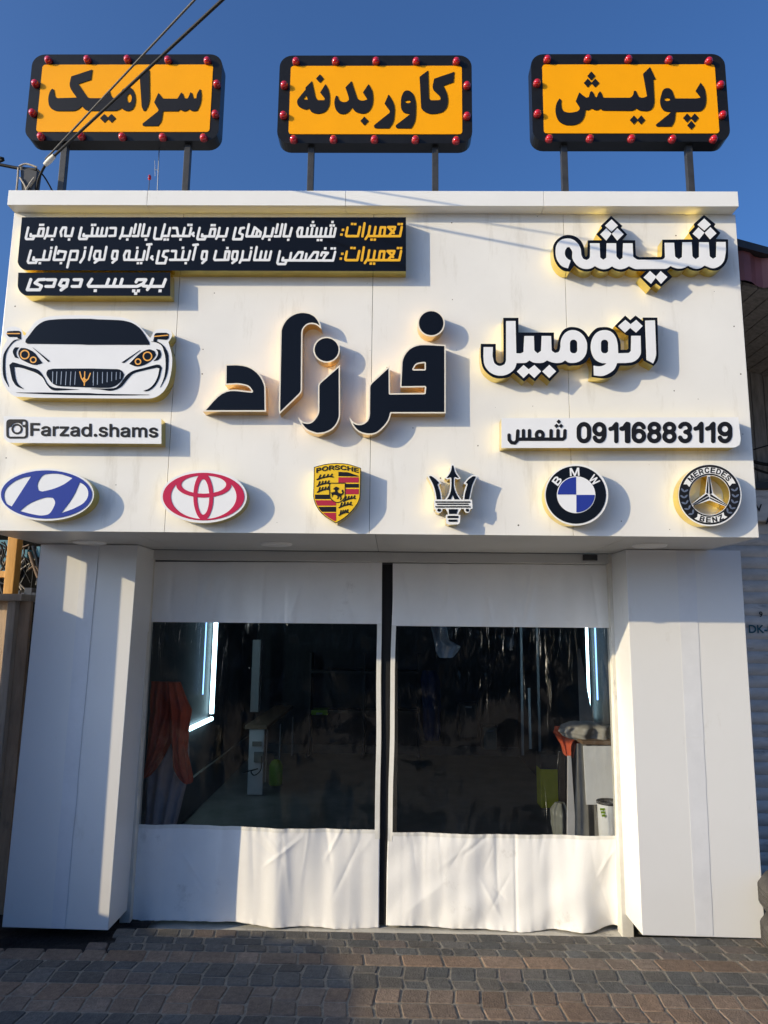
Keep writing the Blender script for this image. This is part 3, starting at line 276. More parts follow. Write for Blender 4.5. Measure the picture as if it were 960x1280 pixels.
 'txt_white': '-1845,15249 -4,-53 54,0 3,52|-1423,15250 -2,-4 -3,-49 54,0 3,53|-5679,15182 -11,-15 -31,-203 1,-11 5,-11 7,-7 11,-4 17,4 9,14 32,207 -4,15 -11,11 -11,4|-5581,15182 -8,-7 -4,-12 -29,-251 -98,-1 -10,-3 -10,-11 -2,-12 4,-15 11,-11 11,-3 121,1 11,3 8,11 35,285 -4,15 -11,11 -12,4|-5494,15183 -8,-8 -4,-11 -36,-274 2,-15 8,-11 14,-7 142,2 10,7 5,13 32,191 -2,15 -8,12 -14,7 -14,-2 -12,-13 -30,-176 -76,-1 31,244 -4,15 -11,11 -11,4|-5044,15185 -8,-5 -6,-11 -60,-326 -100,0 -4,3 19,236 -7,17 -14,10 -15,-1 -12,-11 -4,-12 -19,-247 5,-15 26,-31 14,-5 143,2 10,6 5,10 12,53 121,0 11,4 9,10 29,199 -7,19 -14,10 -18,-2 -6,-6 -6,-10 -24,-168 -86,0 43,243 -4,15 -9,10 -11,5|-3218,15190 -10,-8 -4,-12 -43,-281 1,-11 5,-11 10,-8 10,-3 294,1 15,7 8,15 13,93 -2,19 -8,9 -133,115 -14,7 -17,-4 -9,-12 -52,-194 -62,-1 -3,4 38,247 -4,15 -8,10 -11,5|-2593,15192 -7,-6 -7,-11 -33,-202 1,-11 5,-12 15,-10 18,3 11,15 33,206 -3,15 -8,10 -11,4|-2496,15191 -8,-8 -4,-11 -38,-255 -2,-4 -90,0 -11,-2 -10,-9 -4,-15 4,-15 11,-11 12,-3 114,1 10,3 10,11 45,291 -3,15 -11,11 -11,4|-2419,15192 -10,-8 -5,-12 -38,-281 1,-15 8,-11 13,-6 142,2 10,7 6,13 41,194 -1,15 -8,12 -14,6 -14,-3 -11,-12 -39,-177 -3,-2 -76,0 34,250 -4,15 -8,10 -10,5|-7776,15166 -2,-5 0,-49 55,0 1,53|-7717,15166 -3,-12 0,-42 56,1 0,53|-6642,15169 -1,-54 54,-1 0,54|-6579,15169 -3,-5 0,-49 54,1 1,53|-4545,15174 -1,-54 54,1 0,53|-4483,15174 -3,-53 55,0 1,53|-4037,15168 -2,-53 55,0 0,53|-3978,15169 -3,-24 0,-30 54,0 2,53|-1878,15167 -3,-54 53,0 2,54|-1819,15166 -2,-53 53,1 3,52|-1459,15168 -3,-54 53,1 4,52|-1397,15168 -2,-53 53,0 3,52|-8019,15101 -11,-8 -5,-11 -31,-248 4,-15 14,-26 9,-9 14,-5 150,1 11,4 6,7 23,59 160,0 12,4 8,8 3,10 11,173 -3,19 -11,11 -12,4 -94,0 -14,-5 -8,-14 -23,-154 -108,-1 1,19 -7,15 -15,10 -14,-1 -10,-7 -5,-10 -5,-48 2,-15 8,-12 12,-6 52,0 -3,-12 -2,-3 -109,-1 -3,4 28,236 -3,11 -10,12 -12,5|-7581,15102 -14,-8 -5,-11 -14,-154 -40,-102 1,-11 5,-11 16,-10 14,1 10,8 20,47 171,0 14,7 7,15 23,188 -1,11 -6,11 -12,9 -10,2 -11,-3 -9,-12 -24,-173 -118,0 16,169 -4,12 -8,10 -11,5|-7263,15103 -13,-12 -43,-109 25,-109 6,-11 11,-8 10,-3 14,5 7,10 2,15 -21,94 29,71 2,2 21,1 5,-3 -6,-165 2,-11 8,-11 18,-7 139,0 15,7 6,15 27,188 -1,11 -6,12 -11,8 -11,2 -14,-5 -7,-10 -26,-172 -84,-1 -2,4 6,162 -3,15 -10,11 -11,5|-6854,15104 -13,-8 -5,-11 -33,-248 3,-15 14,-26 14,-12 167,0 14,13 19,56 376,1 14,5 9,14 18,195 -4,15 -9,9 -10,5 -11,-1 -10,-6 -7,-11 -17,-169 -54,0 19,157 -2,12 -8,11 -8,5 -11,2 -13,-6 -8,-13 -21,-165 -3,-4 -42,0 18,158 -2,11 -8,12 -8,5 -10,2 -14,-6 -8,-13 -23,-169 -49,0 -3,4 7,157 -4,12 -6,7 -9,6 -10,1 -15,-7 -7,-15 -9,-165 -122,-1 1,19 -7,15 -15,10 -14,-1 -10,-8 -4,-8 -10,-49 4,-19 10,-10 11,-4 59,0 -2,-13 -115,-2 -2,3 31,233 -1,11 -7,11 -11,7|-5946,15106 -10,-6 -6,-13 -13,-146 -41,-109 0,-11 6,-11 16,-10 14,1 9,7 21,51 14,-4 157,1 16,7 7,15 30,184 -1,18 -13,15 -10,3 -11,-1 -13,-12 -30,-174 -125,0 6,19 12,150 -3,11 -9,11 -13,5|-3495,15109 -14,-8 -6,-11 -45,-269 4,-19 9,-10 14,-4 180,0 13,4 12,15 22,104 0,11 -4,12 -7,7 -58,32 -1,5 17,68 60,12 7,7 5,11 -3,18 -11,13 -14,3 -76,-14 -8,-6 -7,-11 -26,-112 0,-11 5,-12 8,-7 58,-33 -12,-59 -128,-2 -2,4 39,232 -2,11 -7,11 -12,8|-2843,15111 -14,-6 -7,-13 -16,-150 -44,-104 0,-11 5,-12 15,-10 14,0 10,7 22,47 152,-1 14,6 8,15 35,191 -1,11 -5,11 -11,8 -10,2 -11,-3 -10,-10 -35,-176 -100,0 18,172 -3,11 -5,7 -11,7|-2119,15113 -11,-4 -9,-11 -39,-94 -2,-11 16,-116 15,-18 14,-4 783,3 11,7 7,15 31,197 -5,17 -14,11 -14,0 -14,-11 -4,-9 -26,-171 -35,-2 21,169 -4,12 -11,10 -14,3 -10,-4 -7,-7 -5,-10 -24,-172 -53,-1 -2,4 22,165 -4,11 -10,10 -11,3 -13,-3 -8,-6 -5,-12 -23,-172 -50,-1 -1,5 21,164 -4,12 -10,10 -10,3 -11,-2 -10,-7 -5,-12 -24,-172 -39,-1 -4,1 22,168 -4,11 -8,9 -11,5 -10,-1 -10,-7 -7,-13 -24,-172 -47,-1 -4,1 21,168 -4,11 -8,9 -11,4 -10,-1 -10,-6 -7,-14 -24,-171 -44,-1 -2,0 0,4 21,165 -4,11 -6,7 -10,6 -11,0 -14,-8 -6,-13 -22,-172 -60,-1 -1,5 17,168 -3,15 -8,10 -10,5|-4281,15104 -10,-7 -6,-13 -39,-247 3,-15 13,-26 7,-7 14,-6 153,2 9,4 6,8 23,57 163,0 10,4 9,10 20,184 -3,15 -9,10 -10,5 -98,0 -13,-6 -9,-14 -28,-153 -104,0 -3,3 1,19 -7,13 -14,8 -14,-1 -10,-7 -5,-9 -7,-49 2,-15 7,-10 11,-7 52,0 -3,-13 -3,-2 -108,-1 -2,3 37,236 -3,11 -8,11 -13,6|-3850,15104 -9,-7 -5,-12 -21,-153 -43,-101 3,-19 7,-7 10,-6 14,1 10,7 22,46 4,2 166,0 14,7 8,15 30,187 0,11 -5,11 -10,8 -14,3 -10,-4 -9,-11 -31,-172 -114,0 -2,3 21,165 -2,11 -9,12 -11,5|-6225,15095 -10,-9 -4,-15 4,-15 12,-11 13,-3 88,0 -3,-120 -3,-5 -107,-10 -7,-4 -6,-12 -1,-11 4,-11 10,-10 14,-4 125,9 10,4 9,9 3,11 5,180 -5,15 -11,11 -11,4|-4862,15099 -9,-10 -4,-14 4,-15 9,-10 14,-4 60,-1 25,-123 -1,-5 -101,-3 -9,-4 -10,-11 -2,-15 6,-15 12,-8 10,-2 101,3 14,-3 263,1 11,4 7,10 10,53 8,-16 40,-43 11,-3 10,1 10,7 5,9 2,11 -4,11 -19,23 0,3 12,19 3,11 -4,15 -8,9 -14,6 -13,-4 -35,-44 -1,-6 -1,2 22,135 -4,15 -12,11 -11,3 -10,-2 -7,-5 -7,-11 -28,-169 -87,0 22,157 -2,11 -5,9 -11,8 -11,2 -13,-6 -8,-13 -27,-168 -59,-1 -34,165 -6,11 -9,8 -11,3 -83,0|-2100,15057 24,0 -14,-142 -2,-5 -24,0 -12,76|-3065,15043 2,3 34,-29 -11,-7 -6,-8 -18,-88 -4,-2 -31,0|-7736,15022 41,0 -6,-112 -3,-5 -46,0 -2,5|-4001,15025 2,2 39,-2 -12,-115 -49,-1 -1,4|-2995,14987 23,-19 -7,-52 -2,-4 -28,0 -2,4|-7491,14823 -2,-51 3,-3 52,3 -1,51|-7121,14824 -1,-51 2,-2 52,0 1,51 -2,3|-5854,14828 -2,-51 3,-3 52,2 0,52|-5450,14829 -2,-51 2,-2 52,0 2,51 -2,3|-5040,14831 -3,-3 -1,-49 3,-2 49,0 2,2 2,49 -4,3|-4978,14829 0,-51 52,-1 3,51 -3,3|-4700,14830 -1,-51 52,-1 4,51 -3,3|-2777,14835 -3,-53 54,0 2,53|-3767,14828 -3,-52 54,-2 3,50 -2,4|-2366,14832 -3,-4 -2,-49 54,1 3,48 -4,4|-1727,14828 -4,-50 2,-2 52,0 4,51 -2,2|-1658,14829 -4,-51 2,-2 52,0 4,51 -2,2|-5322,14719 -79,-9 -10,-8 -5,-13 4,-18 11,-11 10,-3 33,2 -7,-15 -37,-304 5,-19 15,-11 10,-1 10,4 10,16 38,304 -3,15 -10,15 40,5 10,8 5,13 -4,17 -11,12 -10,3|-4295,14715 -100,-10 -13,-8 -6,-13 3,-18 12,-13 11,-3 31,3 3,-2 -6,-15 -45,-293 5,-18 7,-7 9,-5 17,2 7,6 5,11 46,297 -3,15 -10,11 44,7 8,8 5,11 -1,15 -7,11 -11,7|-7361,14649 -15,-8 -6,-14 -34,-298 5,-18 10,-10 14,-4 215,1 14,4 6,6 4,11 33,186 -4,18 -6,8 -11,6 -158,19 -17,-5 -7,-10 -19,-67 5,-18 13,-12 14,-2 13,7 6,10 11,39 103,-12 -22,-130 -7,-3 -156,-1 -3,3 29,264 -2,11 -7,12 -10,6|-6585,14652 -14,-7 -6,-12 -43,-301 1,-11 5,-9 7,-8 11,-4 17,5 9,14 43,299 -2,15 -7,11 -11,7|-6272,14653 -14,-7 -7,-12 -28,-271 -3,-4 -48,0 4,170 -1,11 -8,12 -17,7 -104,0 -10,-3 -9,-9 -30,-126 23,-89 7,-7 9,-5 28,-4 1,-2 -36,-31 -6,-10 1,-18 11,-15 15,-4 13,4 72,61 117,5 10,5 6,7 3,12 31,293 -2,11 -7,11 -11,7|-3020,14663 -15,-8 -7,-15 -44,-299 2,-15 6,-10 10,-7 11,-1 320,1 16,7 8,15 36,199 -4,19 -7,8 -10,5 -17,-3 -11,-14 -34,-182 -46,1 25,170 -2,11 -5,8 -7,6 -10,3 -14,-4 -11,-13 -30,-182 -50,0 26,170 -2,11 -5,8 -7,6 -11,3 -13,-3 -11,-14 -30,-181 -67,0 39,270 -2,11 -7,11 -9,7|-6754,14633 0,-52 53,0 2,51 -3,3|-7488,14630 -1,-52 54,-1 1,49 -2,4|-5622,14636 -2,-52 54,-1 0,53|-4637,14638 -1,-52 54,1 2,48 -3,4|-3157,14641 -3,-53 54,0 1,53|-3672,14637 -3,-2 -1,-50 52,-1 2,3 2,48 -3,2|-1564,14637 -2,-3 -3,-48 3,-3 48,1 3,2 3,50|-1426,14634 -3,-52 54,1 3,51|-1361,14635 -3,-52 54,0 2,52|-7914,14563 -10,-7 -6,-13 -42,-249 2,-15 17,-37 13,-13 11,-3 167,1 9,5 6,7 17,54 3,3 240,1 13,5 8,9 27,215 -3,18 -9,12 -14,5 -14,-4 -10,-13 -24,-192 -73,-1 -5,4 18,178 -4,11 -5,8 -12,7 -10,1 -13,-6 -7,-14 -21,-189 -156,0 -3,3 5,26 -5,15 -13,11 -17,1 -10,-6 -6,-10 -12,-60 1,-14 9,-14 10,-6 56,-2 -3,-11 -2,-3 -122,0 -4,2 -3,7 42,246 -3,11 -9,11 -10,5|-6735,14562 -11,-8 -5,-11 -19,-149 -61,-115 -1,-11 3,-11 6,-7 9,-7 14,-1 14,8 67,126 19,160 -3,11 -10,11 -11,5|-4938,14567 -76,-8 -13,-7 -6,-11 -28,-112 1,-18 11,-13 71,-31 -19,-85 -132,0 33,255 -5,15 -13,10 -14,1 -13,-9 -6,-13 -38,-282 2,-14 7,-11 17,-7 186,0 10,3 10,8 30,137 0,15 -5,11 -9,7 -68,29 19,70 72,8 14,12 3,18 -8,15 -12,8|-7033,14557 -14,-5 -7,-14 -52,-378 0,-11 5,-11 7,-7 9,-5 17,2 12,14 23,157 142,0 14,7 7,14 18,208 -6,18 -8,8 -11,4|-6116,14560 -14,-7 -6,-12 -20,-130 11,-63 5,-11 13,-10 28,-5 4,-3 -36,-36 -6,-12 1,-11 5,-11 10,-9 11,-3 16,7 70,68 15,7 6,9 11,203 -6,18 -8,8 -10,3|-5842,14561 -10,-5 -8,-10 -38,-108 14,-111 4,-11 10,-10 15,-3 397,1 14,4 8,10 29,214 -4,15 -11,12 -11,4 -10,-2 -9,-6 -6,-12 -24,-184 -97,-1 -5,3 21,175 -4,11 -5,7 -10,6 -10,2 -14,-6 -8,-13 -24,-185 -100,0 -4,3 10,170 -4,15 -9,11 -10,4|-4848,14564 -13,-5 -8,-14 0,-14 10,-15 15,-6 64,-1 -4,-146 -93,-2 -10,-3 -10,-9 -4,-15 4,-15 9,-9 14,-4 394,2 10,2 10,11 35,215 -4,15 -10,11 -11,4 -10,-2 -10,-6 -4,-8 -30,-186 -4,-2 -79,0 -4,2 23,171 -2,11 -7,11 -7,6 -11,2 -14,-4 -9,-15 -25,-181 -3,-4 -83,0 -4,3 5,171 -3,15 -9,10 -11,4|-3893,14567 -14,-6 -7,-13 -34,-188 4,-19 23,-29 17,-7 285,6 11,2 7,7 6,15 21,192 -2,15 -8,11 -15,6 -83,0 -10,-2 -10,-8 -4,-11 -16,-170 -2,-5 -169,-3 -2,4 31,174 -1,11 -7,11 -11,6|-4180,14559 -13,-8 -6,-11 -20,-133 8,-56 5,-13 11,-9 35,-7 3,-4 -35,-37 -5,-11 -1,-11 4,-11 10,-10 11,-3 17,6 62,66 16,8 7,10 13,208 -7,18 -14,8|-3316,14563 -10,-7 -5,-13 -16,-150 -46,-113 0,-11 5,-11 7,-7 10,-4 13,2 10,8 22,50 162,1 14,7 7,14 34,204 0,11 -5,11 -9,7 -14,3 -10,-3 -10,-11 -33,-189 -110,-1 4,19 15,159 -3,12 -11,11 -11,3|-2523,14566 -10,-8 -5,-12 -47,-270 2,-15 22,-33 9,-8 10,-2 151,0 11,3 11,12 24,66 3,4 979,0 12,7 7,11 44,210 -7,17 -14,9 -17,-3 -10,-11 -40,-186 -4,0 -155,0 30,64 58,69 4,11 0,11 -8,15 -12,6 -124,10 -14,-4 -11,-13 -25,-74 1,-12 7,-12 7,-5 10,-2 11,3 6,4 6,10 18,48 48,-4 -24,-29 -46,-96 -89,0 -3,3 32,159 -7,18 -10,8 -10,2 -90,0 -15,-6 -120,-184 -17,2 20,118 -2,15 -8,11 -11,6 -11,-1 -10,-5 -7,-10 -23,-134 -41,-2 -4,2 34,155 -1,15 -9,11 -12,6 -100,-1 -13,-10 -112,-175 -3,-3 -18,0 19,145 -3,11 -7,8 -10,5 -11,0 -13,-9 -6,-11 -22,-148 -101,-1 5,30 -3,14 -14,13 -18,-1 -10,-7 -4,-8 -16,-59 0,-15 6,-12 14,-8 59,-1 -9,-30 -117,-1 -4,1 -3,7 45,258 -3,15 -7,9 -11,5|-3526,14558 -10,-7 -6,-12 -21,-126 7,-63 5,-14 14,-10 33,-5 -41,-37 -7,-11 0,-12 5,-12 11,-10 10,-2 14,5 79,68 14,7 6,9 16,206 -7,18 -15,9|-7006,14501 100,1 -14,-148 -104,-1 -3,4|-6475,14503 55,0 -5,-134 -55,3 -4,4 -11,42|-6089,14504 44,0 -6,-132 -45,5 -4,5 -4,26|-5818,14505 33,0 -9,-144 -3,-4 -38,1 -11,69|-4152,14503 3,2 39,-2 -8,-130 -3,-4 -43,8 -3,26|-3658,14501 3,3 24,0 2,-3 -14,-133 -2,-3 -24,-1|-3497,14502 4,3 38,0 5,-3 -9,-132 -49,6 -4,33|-2100,14488 3,3 38,0 4,-3 -29,-129 -98,-1|-1769,14489 6,3 38,0 2,-3 -26,-129 -4,-3 -96,0 -3,3|-5273,14438 -9,-9 -25,-37 -2,-19 7,-13 40,-40 11,-5 10,0 13,7 6,15 -4,18 -24,26 14,22 0,15 -5,11 -11,9 -10,2|-7708,14274 -2,-5 0,-48 53,0 2,52|-7253,14276 0,-53 53,0 -1,53|-5588,14281 0,-53 53,1 1,51|-5519,14281 0,-52 53,0 1,52|-4555,14285 -2,-53 53,0 1,53',
 'txt_yellow': '-711,15221 -12,-8 -6,-11 -43,-306 0,-11 4,-10 7,-7 11,-4 17,4 7,7 4,10 43,306 -1,11 -7,12 -10,7|-998,15205 -2,-52 52,0 5,52|-932,15202 -4,-53 54,0 3,53|8,15205 -5,-53 54,-1 4,53|74,15205 -3,-5 -3,-48 53,0 4,53|-596,15151 -10,-8 -6,-12 -27,-183 -63,-112 1,-18 7,-10 8,-5 13,-2 13,8 41,65 13,-5 668,2 15,5 9,14 39,217 -5,19 -11,10 -11,2 -10,-3 -7,-6 -6,-11 -34,-190 -3,-2 -162,-1 -5,2 29,32 16,-13 11,-4 14,4 10,11 2,19 -15,26 25,30 19,78 -2,12 -5,7 -8,6 -10,2 -152,0 -10,-3 -10,-9 -4,-15 4,-15 14,-12 68,-81 -40,-45 -16,-30 -4,-2 -55,0 -5,2 20,175 -7,19 -10,7 -11,2 -93,0 -10,-3 -7,-5 -8,-16 -24,-180 -62,-2 -2,2 27,183 -3,13 -9,10 -12,4 -11,-1 -9,-7 -6,-11 -29,-191 -5,-2 -65,0 -2,2 30,198 -2,11 -9,12 -10,5|-806,15135 -14,-7 -7,-12 -35,-187 -3,-6 -207,0 27,173 -6,15 -10,8 -15,1 -10,-5 -9,-15 -31,-179 0,-11 4,-12 24,-25 13,-6 245,1 13,5 10,15 40,217 -1,11 -6,11 -12,7|-131,15080 5,2 49,-2 -6,-22 -15,-16|-332,15072 3,3 38,0 3,-3 -16,-145 -3,-2 -41,-1 -3,3|-1192,15068 -5,-50 3,-4 51,2 3,52|-1221,14956 -3,-2 -3,-50 52,-1 2,3 3,48 -3,2|-574,14842 -4,-53 53,-1 4,53|-502,14842 -3,-5 -3,-48 53,0 5,52|-716,14663 -14,-8 -5,-12 -43,-302 0,-11 6,-11 7,-7 10,-3 17,5 9,16 43,302 -1,12 -6,11 -9,7|-1001,14648 -5,-50 2,-3 52,0 2,53|-936,14644 -2,-5 -3,-48 53,0 4,53|-1,14647 -3,-5 -4,-48 53,0 5,52|60,14646 -3,-52 53,0 4,52|-602,14593 -10,-6 -7,-13 -27,-181 -62,-111 -1,-11 3,-9 7,-9 6,-4 14,-1 14,8 36,62 18,-4 664,2 13,6 9,14 38,214 -4,18 -14,11 -10,1 -10,-4 -11,-15 -33,-184 -3,-6 -161,-1 -6,2 30,33 14,-14 10,-4 14,3 11,12 2,19 -14,25 25,30 19,77 -3,11 -4,8 -10,7 -11,1 -151,-1 -10,-4 -7,-6 -5,-16 4,-15 15,-14 67,-78 -40,-44 -18,-32 -58,0 -3,2 20,173 -3,11 -4,8 -9,6 -10,2 -96,0 -14,-6 -5,-6 -4,-12 -24,-177 -2,-2 -59,0 -3,2 27,181 -3,11 -9,11 -11,4 -10,-1 -11,-7 -6,-11 -29,-188 -68,-3 -3,3 29,195 -2,11 -7,11 -10,6|-814,14577 -13,-8 -6,-11 -35,-188 -5,-3 -202,0 -2,2 28,170 -5,13 -11,9 -14,1 -10,-4 -10,-16 -31,-177 0,-11 4,-11 24,-26 14,-5 240,1 14,4 11,16 40,214 -1,11 -6,11 -11,7|-140,14523 2,2 51,-1 -6,-23 -13,-14 -4,0|-340,14515 4,3 37,0 2,-3 -16,-143 -5,-3 -37,0 -5,3|-1195,14511 -3,-2 -2,-50 51,-1 3,3 3,48 -3,2|-1227,14400 -4,-50 2,-3 52,1 4,50 -2,2|-580,14288 -3,-5 -4,-48 53,0 5,52|-512,14287 -3,-52 52,0 4,52',
 'txt_panB': '-6536,13914 -10,-4 -10,-10 -75,-136 -1,-11 3,-11 22,-40 9,-11 14,-8 1038,4 11,2 86,40 12,-17 14,-10 87,-11 3,-3 -16,-25 -2,-18 3,-11 9,-11 11,-6 10,-2 11,2 10,6 50,72 10,-6 11,-1 240,1 14,4 8,8 5,11 45,157 2,15 -7,18 -15,12 -18,2 -16,-10 -6,-11 -40,-138 -199,-1 -3,2 32,117 1,11 -5,17 -11,12 -14,5 -14,-2 -10,-6 -7,-11 -38,-136 -10,-16 -17,6 -79,10 54,99 1,11 -2,11 -5,11 -10,9 -18,4 -185,-1 -14,-5 -7,-8 -28,-62 -1,-19 10,-18 10,-7 10,-3 10,1 10,4 8,9 20,41 102,0 -20,-35 -114,-53 -306,-1 -5,3 27,128 -4,14 -8,11 -11,6 -14,2 -13,-4 -12,-15 -32,-145 -76,-1 -6,3 30,128 -5,15 -8,11 -12,7 -14,1 -13,-6 -10,-13 -35,-143 -3,-3 -75,0 -4,2 31,118 1,11 -4,14 -8,11 -11,6 -14,2 -13,-4 -12,-15 -39,-145 -323,-2 -3,3 61,110 4,11 -2,18 -10,14 -15,8|-7859,13903 -9,-7 -7,-13 -57,-242 1,-14 8,-15 12,-9 11,-3 265,1 10,1 10,6 7,9 40,88 3,18 -6,15 -11,12 -108,50 30,33 4,1 118,5 19,11 12,-11 14,-5 141,1 2,-5 -18,-82 -148,-3 -10,-5 -8,-9 -4,-11 1,-11 4,-11 8,-10 18,-9 169,0 10,3 10,6 7,14 35,165 -3,15 -8,11 -11,7 -11,3 -190,-1 -10,-3 -10,-8 -15,12 -14,4 -138,-7 -13,-8 -72,-80 -6,-12 -1,-12 5,-14 14,-14 117,-55 -16,-36 -200,-2 46,202 -4,16 -11,14 -15,6|-6925,13902 -13,-11 -5,-19 6,-18 16,-15 11,-2 124,0 2,-4 -16,-82 -3,-2 -151,-2 -13,-10 -6,-15 1,-15 8,-14 11,-9 14,-3 169,1 10,2 9,6 9,15 31,157 -1,15 -7,14 -10,9 -14,5 -169,-1|-7181,13898 -10,-6 -7,-10 -48,-117 -2,-15 3,-11 7,-11 39,-29 11,-4 28,-4 2,-3 -37,-32 -8,-15 1,-15 7,-14 11,-10 15,-4 16,5 94,78 13,5 11,10 5,13 22,156 -2,11 -7,11 -8,7 -11,5|-7144,13831 65,0 -10,-77 -86,7 28,69|-6468,13653 -1,-64 68,0 1,62 -3,3|-5643,13652 -1,-63 2,-2 46,-2 -1,-56 65,-1 2,3 2,55 51,2 1,2 2,61 -4,3 -62,-1 -2,-5 -2,-51 -2,-3 -28,0 -2,2 1,55 -3,2|-5076,13654 -2,-63 2,-2 65,2 2,62 -2,2',
 'phone_panel': '6376,10913 -4198,-46 -3,-5 -9,-625 2,-4 4710,43 32,7 30,15 62,37 28,100 3,37 -15,447',
